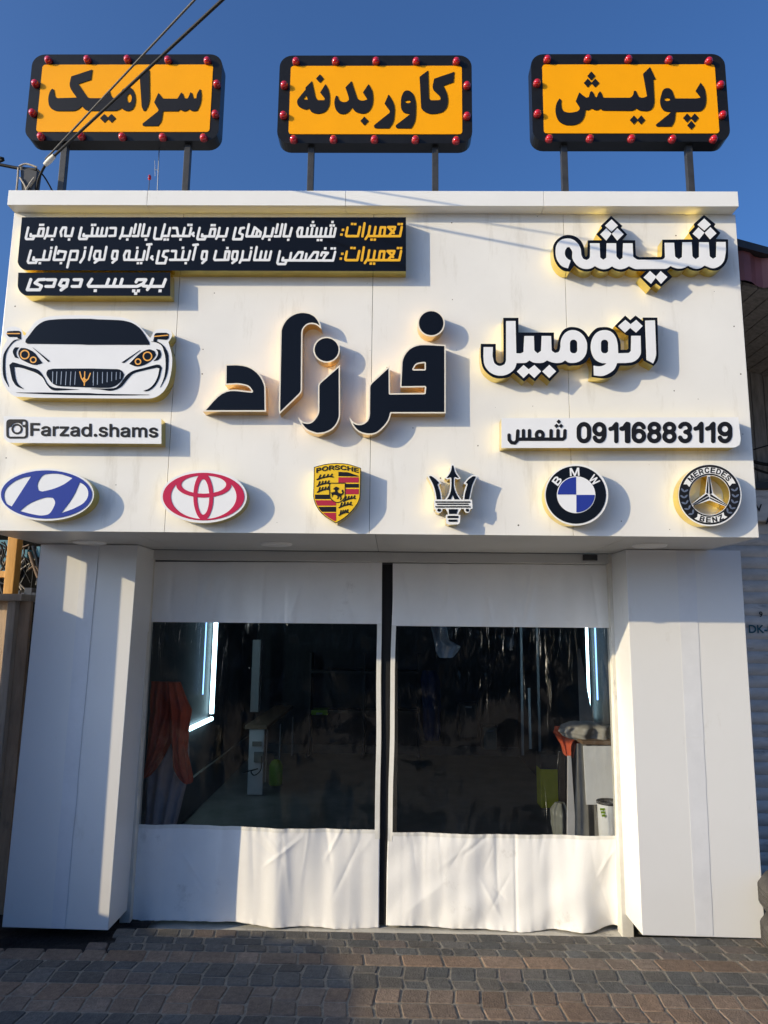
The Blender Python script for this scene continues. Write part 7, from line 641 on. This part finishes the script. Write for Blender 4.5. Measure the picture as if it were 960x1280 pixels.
# ---------------------------------------------------------------- inside the shop
def drape(name, rows, Y, depth, folds, m, parent=None, seed=0, amp=0.18):
    """cloth hanging in folds: rows are (y, left, right) seen at depth Y"""
    b = MB(); n = 56; V = []; K = 26
    ys = [r[0] for r in rows]
    for j in range(K+1):
        yy = ys[0]+(ys[-1]-ys[0])*j/K
        xl = np.interp(yy, ys, [r[1] for r in rows]); xr = np.interp(yy, ys, [r[2] for r in rows])
        a, c_ = at(xl, yy, Y), at(xr, yy, Y); mid = (a+c_)/2; hw = (c_.x-a.x)/2
        for i in range(n):
            th = i*2*math.pi/n; f = 1+amp*math.sin(th*folds+seed+j*0.10)+0.10*noise.noise((math.cos(th)*2+seed, math.sin(th)*2, j*0.16))
            dd = depth*(0.35+0.65*min(1, j/6))
            V.append((mid.x+hw*math.cos(th)*(1+0.06*noise.noise((th*2, j*0.3, seed))), Y+dd*math.sin(th)*f, mid.z))
    b.add(V, [(j*n+i, j*n+(i+1) % n, (j+1)*n+(i+1) % n, (j+1)*n+i) for j in range(K) for i in range(n)], 0, True)
    b.add(V[:n], [tuple(range(n))]); return b.build(name, m, parent)
jk = thing('hanging_jacket', at(207, 852, 1.34), 'rust orange jacket hanging on the left inside the doorway', 'jacket')
drape('jacket_body', [(852, 189, 226), (870, 188, 230), (887, 188, 232), (925, 186, 216), (945, 184, 206), (960, 182, 196), (970, 182, 187)], 1.34, 0.06, 9, M['orangecloth'], jk, 1, 0.32)
drape('jacket_sleeve', [(853, 206, 226), (870, 208, 232), (887, 210, 240), (915, 213, 236), (940, 216, 234), (962, 217, 239), (972, 224, 241), (978, 232, 240)], 1.27, 0.05, 7, M['orangecloth'], jk, 3, 0.34)
tag(drape('hanging_trousers', [(905, 196, 232), (940, 192, 237), (965, 183, 236), (985, 182, 231), (1010, 182, 225), (1040, 181, 219), (1075, 183, 215)], 1.42, 0.06, 9, M['mauvecloth'], None, 4, 0.34), 'faded mauve trousers hanging below the orange jacket', 'trousers')
def tube_light(name, label, segs, r, m, group):
    t = thing(name, segs[0][0], label, 'light', group)
    for s in segs:
        b = MB(); b.tube(list(s), r, 8); b.build('tube', m, t)
    return t
LX = XW0+0.035
a, b2, c2 = atX(268, 776, LX), atX(264.5, 892, LX), atX(237, 911, LX)
a.z = 2.25; a.y = b2.y
tube_light('wall_tube_light', 'bright cool white tube light bent to an L on the left inner wall', [(a, b2), (b2+Vector((0, 0, -0.05)), c2)], 0.022, M['led'], 'tube lights on the inner walls')
a, b2 = atX(257, 778, LX), atX(253.5, 868, LX); a.z = 2.25; a.y = b2.y  # glowing tube added to stand for a reflection beside the bright light
tube_light('wall_tube_light', 'thin blue glowing strip standing for a reflection left of the bright bent light', [(a, b2)], 0.006, M['ledblue'], 'tube lights on the inner walls')
RX = XW1-0.035
a, b2 = atX(733, 780, RX), atX(737, 898, RX); a.z = 2.25; a.y = b2.y
tube_light('wall_tube_light', 'bright cool white tube light over the orange cloth on the right inner wall', [(a, b2)], 0.011, M['led'], 'tube lights on the inner walls')
a, b2 = atX(744, 780, RX), atX(747, 875, RX); a.z = 2.25; a.y = b2.y
tube_light('wall_tube_light', 'thin blue tube light nearest the right jamb', [(a, b2)], 0.006, M['ledblue'], 'tube lights on the inner walls')
# workbench along the left wall
def front(name, parent, m, px0, px1, py0, py1, Y, depth, bevel=0.003):
    a, c_ = at(px0, py1, Y), at(px1, py0, Y); return boxpart(name, parent, m, a.x, c_.x, Y, Y+depth, max(a.z, -0.045), c_.z, bevel)
YBn = 3.95
wb = thing('workbench', at(320, 998, YBn), 'grey workbench with a dark top running back along the left wall', 'workbench')
front('end_panel', wb, M['cabinet'], 308.5, 330.5, 912, 1000, YBn, 0.04); front('worktop', wb, M['brownwood'], 306, 334, 907, 911.5, YBn-0.02, 1.9)
front('rear_panel', wb, M['cabinet'], 331, 334, 912, 978, YBn+0.05, 0.03); front('shelf_post', wb, M['cabinet'], 348, 351, 905, 963, YBn+0.9, 0.03); front('shelf_post', wb, M['cabinet'], 364, 366.5, 896, 945, YBn+1.8, 0.03)
front('socket_box', wb, M['socket'], 315, 327, 927, 933, YBn-0.02, 0.019); front('socket_box', wb, M['socket'], 317, 329, 940, 953, YBn-0.02, 0.019)
b = MB(); b.tube(bez([at(327, 945, YBn-0.03), at(326, 962, YBn-0.04), at(318, 969, YBn-0.04), at(314, 964, YBn-0.04), at(322, 961, YBn-0.04), at(303, 966, YBn-0.05)]), 0.006, 6); b.build('lead', M['cable'], wb)
bt = thing('jerrycan', at(344, 988, 4.3), 'lime green plastic canister on the floor beside the workbench', 'canister')
p = at(344, 990, 4.3); p.z = -0.02
b = MB(); b.lathe([(0.0, 0), (0.065, 0.0), (0.072, 0.02), (0.072, 0.20), (0.05, 0.245), (0.022, 0.255), (0.022, 0.27)], p, n=20); b.build('body', M['lime'], bt)
b = MB(); b.lathe([(0.026, 0.265), (0.026, 0.30), (0.0, 0.302)], p, n=16); b.build('cap', M['darkmetal'], bt)
front('wall_cupboard', None, M['cabinet'], 312.5, 326, 800, 890, 5.2, 0.12); o = bpy.data.objects[-1] if False else [q for q in COL.objects if q.name == 'wall_cupboard'][0]; tag(o, 'narrow grey upright board on the wall above the workbench', 'board')
tag(drape('hanging_coverall', [(838, 528, 545), (850, 526, 550), (880, 528, 551), (915, 529, 551), (925, 532, 549)], 5.6, 0.08, 6, M['bluecloth'], None, 2), 'navy work coverall hanging at the back of the shop', 'coverall')
tag(drape('plastic_bag', [(775, 537, 556), (800, 542, 562), (808, 544, 576), (815, 545, 572), (822, 549, 566)], 1.7, 0.05, 5, M['bluefilm'], None, 3), 'pale blue plastic hanging inside the top of the right curtain', 'plastic bag')
for x0_, x1_, lb in (((651, 780), (653.5, 944), 'leftmost of the three aluminium bars leaning at the back right'), ((661, 860), (663, 936), 'shortest of the three aluminium bars leaning at the back right'), ((671, 780), (675, 944), 'aluminium bar nearest the yellow box at the back right')):
    b = MB(); p0, p1 = at(*x0_, 4.0), at(*x1_, 3.9); b.hexa([p1+Vector(q) for q in ((-.012, -.01, 0), (.012, -.01, 0), (.012, .01, 0), (-.012, .01, 0))], [p0+Vector(q) for q in ((-.012, -.01, 0), (.012, -.01, 0), (.012, .01, 0), (-.012, .01, 0))])
    tag(b.build('metal_bar', M['alu']), lb, 'metal bar', 'metal bars leaning at the back')
yb = thing('yellow_box', at(686, 1010, 2.9), 'yellow box with a dark top standing on the floor near the right wall', 'box')
front('lower_box', yb, M['yellowbox'], 676.5, 697, 962, 1010, 2.9, 0.18); front('upper_box', yb, M['darkmetal'], 675.5, 697.5, 944, 961.5, 2.9, 0.19)
def plank(name, P, Y, th, m, label, cat):
    q = [at(*k, Y) for k in P]; t_ = Vector((0, th, 0)); b = MB(); b.hexa([q[3], q[2], q[2]+t_, q[3]+t_], [q[0], q[1], q[1]+t_, q[0]+t_]); return tag(b.build(name, m, None, 0.002), label, cat)
plank('leaning_board', [(721.5, 811), (725, 811), (748, 935), (726, 935)], 2.25, 0.012, M['card'], 'pale tapering board leaning behind the white sheet', 'board')
plank('timber_batten', [(699, 940), (706, 940), (707, 1003), (699, 1003)], 2.7, 0.03, M['brownwood'], 'brown timber batten between the yellow box and the grey board', 'timber')
plank('grey_board', [(710, 945), (714, 945), (721, 1052), (709, 1052)], 1.75, 0.02, M['cabinet'], 'narrow grey board standing left of the white sheet', 'board')
plank('carton_side', [(722, 930), (733, 930), (752, 1052), (720, 1052)], 1.62, 0.04, M['card'], 'grey carton flap behind the bucket and the white sheet', 'carton')
plank('white_sheet', [(729, 932.5), (767, 932.5), (768.5, 1006), (733, 1006)], 1.42, 0.008, M['paper'], 'large white sheet standing inside the right jamb', 'sheet')
tb = thing('side_table', at(735, 1040, 1.5), 'narrow table heaped with cloth against the right wall', 'table')
b = MB(); q0 = at(728, 926, 1.44); b.box(q0.x, XW1-0.01, 1.44, 2.1, q0.z-0.025, q0.z); b.build('tabletop', M['brownwood'], tb, 0.003)
for yy in (1.47, 2.05):
    boxpart('leg', tb, M['darkmetal'], XW1-0.06, XW1-0.03, yy, yy+0.03, -0.05, q0.z-0.026)
    boxpart('leg', tb, M['darkmetal'], q0.x+0.04, q0.x+0.07, yy+0.001, yy+0.031, -0.05, q0.z-0.026)
tag(drape('orange_cloth', [(908, 694, 742), (916, 692, 744), (924, 697, 726), (932, 702, 718), (944, 706, 714)], 1.9, 0.10, 7, M['orangecloth'], None, 6, 0.3), 'crumpled orange cloth hanging over the left end of the table', 'cloth')
tag(drape('grey_wrap', [(902, 712, 752), (907, 702, 764), (914, 698, 767), (921, 704, 767), (926, 726, 767)], 1.66, 0.14, 8, M['card'], None, 9, 0.25), 'crumpled grey plastic wrap lying on top of the table', 'plastic wrap')
tag(drape('rubbish_bag', [(1003, 694, 706), (1012, 688, 711), (1030, 689, 713), (1048, 692, 714), (1060, 694, 714)], 1.95, 0.09, 6, M['socket'], None, 11, 0.2), 'small grey bag on the floor by the narrow grey board', 'bag')
bk = thing('bucket', at(761, 1050, 1.25), 'white bucket with a dark rim inside the right jamb', 'bucket')
pb_ = at(761, 1003, 1.25); b = MB(); h0 = -0.045-pb_.z; b.lathe([(0.0, h0+0.002), (0.062, h0), (0.074, 0.0)], pb_, n=28); b.build('body', M['paper'], bk)
b = MB(); b.lathe([(0.074, -0.004), (0.079, -0.004), (0.079, 0.010), (0.072, 0.010), (0.070, -0.02)], pb_, n=28); b.build('rim', M['darkmetal'], bk)
b = MB()
for k in range(3): b.box(pb_.x-0.075+k*0.004, pb_.x-0.045, 1.25-0.062-0.004*k, 1.25-0.060-0.004*k+0.001, pb_.z-0.035-0.018*k, pb_.z-0.022-0.018*k)
b.build('coloured_marks', M['lime'], bk)
for k, (px, py, w_, h_, m_, lb) in enumerate(((612, 922, 16, 26, 'socket', 'dark square machine low against the rear wall'), (400, 890, 20, 6, 'lime', 'flat green tray on the shelf at the back left'), (585, 900, 22, 40, 'darkmetal', 'black upright toolbox against the rear wall'))):
    a = at(px, py, 5.9); t = thing('tool_case', (a.x, 5.9, 0), lb, 'tool case'); s_ = 9.4/890
    z0_ = max(0.0, a.z-h_*s_/2) if k != 1 else a.z-0.03
    boxpart('body', t, M[m_], a.x-w_*s_/2, a.x+w_*s_/2, 5.82, 6.12, z0_, a.z+h_*s_/2, 0.01); boxpart('handle', t, M['alu'], a.x-0.04, a.x+0.04, 5.79, 5.815, a.z+h_*s_/2-0.05, a.z+h_*s_/2-0.03)
rk = thing('tool_rack', (-0.1, 6.0, 0), 'low dark shelf along the rear wall', 'shelf')
for zz in (0.55, 1.05): boxpart('shelf', rk, M['darkmetal'], -1.1, 0.35, 5.85, 6.15, zz, zz+0.03)
for xx in (-1.1, -0.4, 0.32): boxpart('upright', rk, M['darkmetal'], xx, xx+0.03, 5.86, 6.14, 0, 1.3)

# ---------------------------------------------------------------- neighbour on the right
nb = thing('neighbouring_shop', (3.4, 1.3, 0), 'dark boarded shop with a maroon roof edge and a closed shutter', 'shop')
YN = 1.25; zl = at(945, 422, YN).z
b = MB(); V = []; x0_, x1_ = 1.9, 6.0
zt = lambda x: at(940, 318, 0.2).z-0.30*(x-at(940, 318, 0.2).x); zh = at(940, 318, 0.2).z-at(940, 355, 0.2).z
n = 110
for i in range(n+1):
    x = x0_+(x1_-x0_)*i/n; yy = 0.2+(0.012 if i % 4 < 2 else -0.012); V += [(x, yy, zt(x)-zh), (x, yy, zt(x))]
b.add(V, [(2*i, 2*i+2, 2*i+3, 2*i+1) for i in range(n)]); b.build('roof_edge', M['redroof'], nb)
b = MB(); b.hexa([(x0_, 0.16, zt(x0_)), (x1_, 0.16, zt(x1_)), (x1_, 4, zt(x1_)+0.4), (x0_, 4, zt(x0_)+0.4)], [(x0_, 0.16, zt(x0_)+0.045), (x1_, 0.16, zt(x1_)+0.045), (x1_, 4, zt(x1_)+0.45), (x0_, 4, zt(x0_)+0.45)]); b.build('roof', M['darkmetal'], nb)
b = MB(); x = x0_
while x < x1_:                                                     # boarded eaves
    z_a, z_b = zt(x)-zh-0.005, zt(x+0.08)-zh-0.005; b.hexa([(x, 0.23, z_a), (x+0.078, 0.23, z_b), (x+0.078, YN, z_b+0.02), (x, YN, z_a+0.02)], [(x, 0.23, z_a+0.02), (x+0.078, 0.23, z_b+0.02), (x+0.078, YN, z_b+0.04), (x, YN, z_a+0.04)]); x += 0.085
b.build('eaves_boards', M['planks'], nb)
zs = at(945, 612, YN).z
b = MB(); x = x0_
while x < x1_: b.box(x, x+0.083, YN+random.uniform(0, 0.006), YN+0.03, zs+0.05, zl+0.3); x += 0.088
b.build('wall_boards', M['planks'], nb)
boxpart('dark_gap_strip', nb, M['darkmetal'], x0_, x1_, YN-0.05, YN+0.05, zs, zs+0.045)  # dark bar standing in for the shadowed gap above the shutter box
boxpart('shutter_box', nb, M['steel'], x0_, x1_, YN-0.02, YN+0.3, zs-0.22, zs-0.003, 0.004)
ysl = YN+0.06; pitch = at(945, 800, ysl).z-at(945, 814.8, ysl).z
b = MB(); z = zs-0.223
while z > 0.02:
    z2 = max(0.0, z-pitch); V = []
    for k in range(7):
        t_ = k/6; V += [(x0_, ysl-0.014*math.sin(math.pi*t_)**0.7, z+(z2-z)*t_), (x1_, ysl-0.014*math.sin(math.pi*t_)**0.7, z+(z2-z)*t_)]
    b.add(V, [(2*k, 2*k+1, 2*k+3, 2*k+2) for k in range(6)], 0, True); z = z2-0.001
sh = b.build('roller_shutter', M['steel'], nb)
boxpart('body', nb, M['farwall'], x0_+0.01, x1_, ysl+0.28, 6, 0, 3.4)
b = MB(); b.tube(bez([at(942, 562, YN-0.06), at(952, 559, YN-0.06), at(985, 550, YN-0.05)]), 0.005, 6); b.tube(bez([at(942, 577, YN-0.06), at(955, 580, YN-0.06), at(985, 583, YN-0.05)]), 0.012, 6); b.tube(bez([at(942, 585, YN-0.08), at(955, 590, YN-0.08), at(985, 598, YN-0.06)]), 0.008, 6)
b.build('wall_cable', M['cable'], nb)
def stencil(txt, px, py, size, m, yoff=0.020):
    c = bpy.data.curves.new('stencil_mark', 'FONT'); c.body = txt; c.size = size; c.align_x = 'LEFT'; c.offset = size*0.02
    o = bpy.data.objects.new('tmp', c); COL.objects.link(o); bpy.context.view_layer.update()
    me = bpy.data.meshes.new_from_object(o.evaluated_get(bpy.context.evaluated_depsgraph_get())); bpy.data.objects.remove(o)
    p = at(px, py, ysl-yoff); me.transform(Matrix.Translation(p) @ Matrix.Rotation(math.pi/2, 4, 'X')); me.materials.clear(); me.materials.append(m)
    q = bpy.data.objects.new('stencil_mark', me); COL.objects.link(q); q.parent = sh; q.matrix_parent_inverse = sh.matrix_world.inverted()
stencil('DK-0', 935.5, 791, 0.075, M['stencilteal']); stencil('V', 945, 639, 0.07, M['stencil'], 0.086); stencil('A', 957, 655, 0.07, M['stencil'], 0.086); stencil('9', 949, 771, 0.05, M['stencil'])
# two worn tyres stacked by the right pillar
def tyre(z0, label):
    c = (at(956, 1135, 0.36).x+0.32, 0.36, z0); t = thing('tyre', c, label, 'tyre', 'worn tyres by the right pillar')
    b = MB(); b.lathe([(0.19, 0.02), (0.23, 0.0), (0.285, 0.012), (0.31, 0.05), (0.312, 0.10), (0.31, 0.14), (0.285, 0.178), (0.23, 0.19), (0.19, 0.17), (0.185, 0.095), (0.19, 0.02)], c, n=48); b.build('casing', M['rubber'], t)
    b = MB()
    for zz in (0.06, 0.083, 0.106, 0.129): b.lathe([(0.310, zz-0.004), (0.3165, zz-0.003), (0.3165, zz+0.003), (0.310, zz+0.004)], c, n=48)
    b.build('tread', M['rubber'], t)
tyre(-0.012, 'lower worn tyre on the paving at the right edge'); tyre(0.180, 'upper worn tyre of the stack at the right edge')

# ---------------------------------------------------------------- neighbour on the left
ln = thing('timber_stall', (-2.7, 0.8, 0), 'rough timber stall with a yellow post and brown boarding left of the shop', 'stall')
YL2 = 0.80; zc = at(20, 749, YL2).z
b = MB(); x = -3.6; xe = at(42, 760, YL2).x
boxpart('board_wall', ln, M['ply'], -3.6, at(38, 760, YL2).x, YL2, YL2+0.03, -0.02, zc-0.012)
boxpart('grey_post', ln, M['greywood'], at(5, 800, YL2-0.05).x, at(15.5, 800, YL2-0.05).x, YL2-0.05, YL2-0.001, -0.02, zc-0.012, 0.004)
boxpart('cap_board', ln, M['greywood'], -3.6, at(26, 752, YL2-0.08).x, YL2-0.08, YL2+0.20, zc-0.011, zc+0.03, 0.003)
zy = at(16, 745, YL2-0.03).z
P = [at(11, 668, YL2-0.03), at(22.5, 668, YL2-0.03), at(15.2, 746, YL2-0.03), at(3, 746, YL2-0.03)]; P[0].z = P[1].z = 2.75; P[2].z = P[3].z = zc+0.031; P[1].x = P[2].x; P[0].x = P[3].x; t_ = Vector((0, 0.07, 0))
b = MB(); b.hexa([P[3], P[2], P[2]+t_, P[3]+t_], [P[0], P[1], P[1]+t_, P[0]+t_]); b.build('yellow_post', M['yellowwood'], ln, 0.004)
boxpart('yellow_rail', ln, M['yellowwood'], -3.6, P[3].x-0.001, YL2-0.02, YL2+0.03, at(2, 722, YL2).z, at(2, 714, YL2).z, 0.003)
boxpart('rear_board', ln, M['backboard'], -3.6, -2.066, 1.45, 1.5, 0, 2.749)  # near-black board standing in for the dark clutter behind the post
boxpart('blue_sheet', ln, M['cyan'], at(-20, 700, 1.3).x, at(5, 700, 1.3).x, 1.40, 1.42, at(2, 715, 1.4).z, at(2, 675, 1.4).z)
boxpart('blue_box', ln, M['cyan'], at(27, 690, 1.1).x, at(34.5, 690, 1.1).x, 1.1, 1.2, at(30, 697, 1.1).z, at(30, 687, 1.1).z, 0.004)
boxpart('blue_box', ln, M['cyan'], at(45, 690, 1.1).x, at(50, 690, 1.1).x, 1.1, 1.2, at(47, 696, 1.1).z, at(47, 683, 1.1).z, 0.004)
b = MB()
for q, r_ in (([(0, 680), (4, 690), (1, 702), (6, 712)], .007), ([(2, 678), (8, 684), (3, 700)], .005), ([(31, 697), (33, 706), (36, 714)], .004)): b.tube(bez([at(*k, 1.0) for k in q]), r_, 6)
b.build('wire', M['cable'], ln)
b = MB()
for q, r_ in (([(37, 690), (42, 706), (48, 722)], .012), ([(36, 712), (44, 708), (50, 716)], .008)): b.tube(bez([at(*k, 1.0) for k in q]), r_, 6)
b.build('root', M['brownwood'], ln)
rb = random.Random(5)
for k in range(18):
    p0 = at(rb.uniform(-4, 48), rb.uniform(675, 700), 1.02+0.02*k); p1 = at(rb.uniform(-4, 48), rb.uniform(712, 748), 1.02+0.02*k); pm = (p0+p1)/2+Vector((rb.uniform(-.08, .08), 0, rb.uniform(-.05, .05)))
    b = MB(); b.tube(bez([p0, pm, p1], 8), rb.uniform(0.004, 0.011), 6); b.build('branch', M[rb.choice(('brownwood', 'darkmetal', 'greywood', 'cable'))], ln)
b = MB()
for px, py, w_ in ((24, 741, 7), (38, 738, 9), (45, 744, 5), (32, 744, 6)):
    a = at(px, py, 0.98); b.box(a.x-w_*0.0026, a.x+w_*0.0026, 0.95, 1.05, a.z-0.03, a.z+0.015)
b.build('scrap', M['card'], ln)
boxpart('shade_panel', ln, M['ply'], -2.47, -2.45, 0.236, YL2-0.09, -0.02, 1.915); boxpart('shade_post', ln, M['yellowwood'], -2.50, -2.43, 0.158, 0.234, -0.02, 2.75, 0.004); boxpart('shade_board', ln, M['ply'], -2.47, -2.45, 0.326, YL2-0.09, 1.917, 2.75)  # unseen boards added to shade the left pillar, leaving its sunlit patch and strip
boxpart('stall_roof', ln, M['darkmetal'], -3.7, -2.42, 0.75, 1.55, 2.751, 2.80)

# ---------------------------------------------------------------- off the left: a parked car that shades the paving
cr_ = thing('parked_car', (-5.1, -2.7, 0), 'dark grey estate car parked nose towards the shops', 'car')
CX0, CX1 = -5.95, -4.2
prof = [(-0.52, 0.35), (-0.50, 0.85), (-0.62, 1.02), (-1.05, 1.12), (-1.62, 1.50), (-2.2, 1.58), (-4.3, 1.56), (-4.75, 1.1), (-4.82, 0.35)]
b = MB(); V = [(CX0, y, z) for y, z in prof]+[(CX0+0.06, y, z+0.0) for y, z in []]
n = len(prof)
inset = lambda z: 0.0 if z < 1.13 else 0.12
Vl = [(CX0+inset(z), y, z) for y, z in prof]; Vr = [(CX1-inset(z), y, z) for y, z in prof]
b.add(Vl+Vr, [(i, (i+1) % n, n+(i+1) % n, n+i) for i in range(n)]); b.add(Vl, [tuple(range(n))]); b.add(Vr, [tuple(reversed(range(n)))])
b.build('body', M['carpaint'], cr_, 0.03)
b = MB(); b.add([(CX0+0.16, -1.08, 1.145), (CX1-0.16, -1.08, 1.145), (CX1-0.2, -1.60, 1.50), (CX0+0.2, -1.60, 1.50)], [(0, 1, 2, 3)]); b.build('windscreen', M['glass'], cr_)
for xx in (CX0-0.012+0.06, CX1+0.012-0.06):
    b = MB(); b.box(xx-0.006, xx+0.006, -4.2, -1.7, 1.16, 1.46); b.build('side_window', M['glass'], cr_)
for xx in (CX0+0.02, CX1-0.24):
    for yy in (-1.25, -4.0):
        w = MB(); w.lathe([(0.02, 0.03), (0.2, 0.03), (0.2, 0.0), (0.30, 0.0), (0.325, 0.03), (0.325, 0.19), (0.30, 0.22), (0.2, 0.22), (0.2, 0.19), (0.02, 0.19)], (xx, yy, 0.325), 'X', 28); w.build('wheel', M['rubber'], cr_)
for xx, s_ in ((CX0, -1), (CX1, 1)):
    b = MB(); b.box(min(xx-s_*0.10, xx+s_*0.16), max(xx-s_*0.10, xx+s_*0.16), -1.36, -1.26, 1.16, 1.30); b.build('mirror', M['carpaint'], cr_, 0.02)
for xx in (CX0+0.12, CX1-0.42): boxpart('headlight', cr_, M['lampwhite'], xx, xx+0.3, -0.52, -0.495, 0.66, 0.80, 0.01)

# ---------------------------------------------------------------- across the street (what the glossy faces mirror)
for x0_, x1_, h_, lb in ((-22, -9.6, 3.1, 'low rendered building across the street, furthest left'), (-9.4, 1.8, 3.5, 'tallest rendered building across the street'), (2.0, 13, 2.95, 'low rendered building across the street on the right')):
    t = thing('street_building', ((x0_+x1_)/2, -16.5, 0), lb, 'building', 'buildings across the street')
    boxpart('wall', t, M['farwall'], x0_, x1_, -20, -16.2, -0.02, h_); boxpart('parapet', t, M['concrete'], x0_-0.05, x1_+0.05, -20.1, -16.1, h_+0.001, h_+0.25)
    x = x0_+0.8
    while x < x1_-1.6:
        boxpart('window', t, M['glass'], x, x+1.2, -16.19, -16.15, 2.62, 2.88); boxpart('shopfront', t, M['darkmetal'], x-0.2, x+1.5, -16.19, -16.14, 0.0, 2.5); x += 2.3
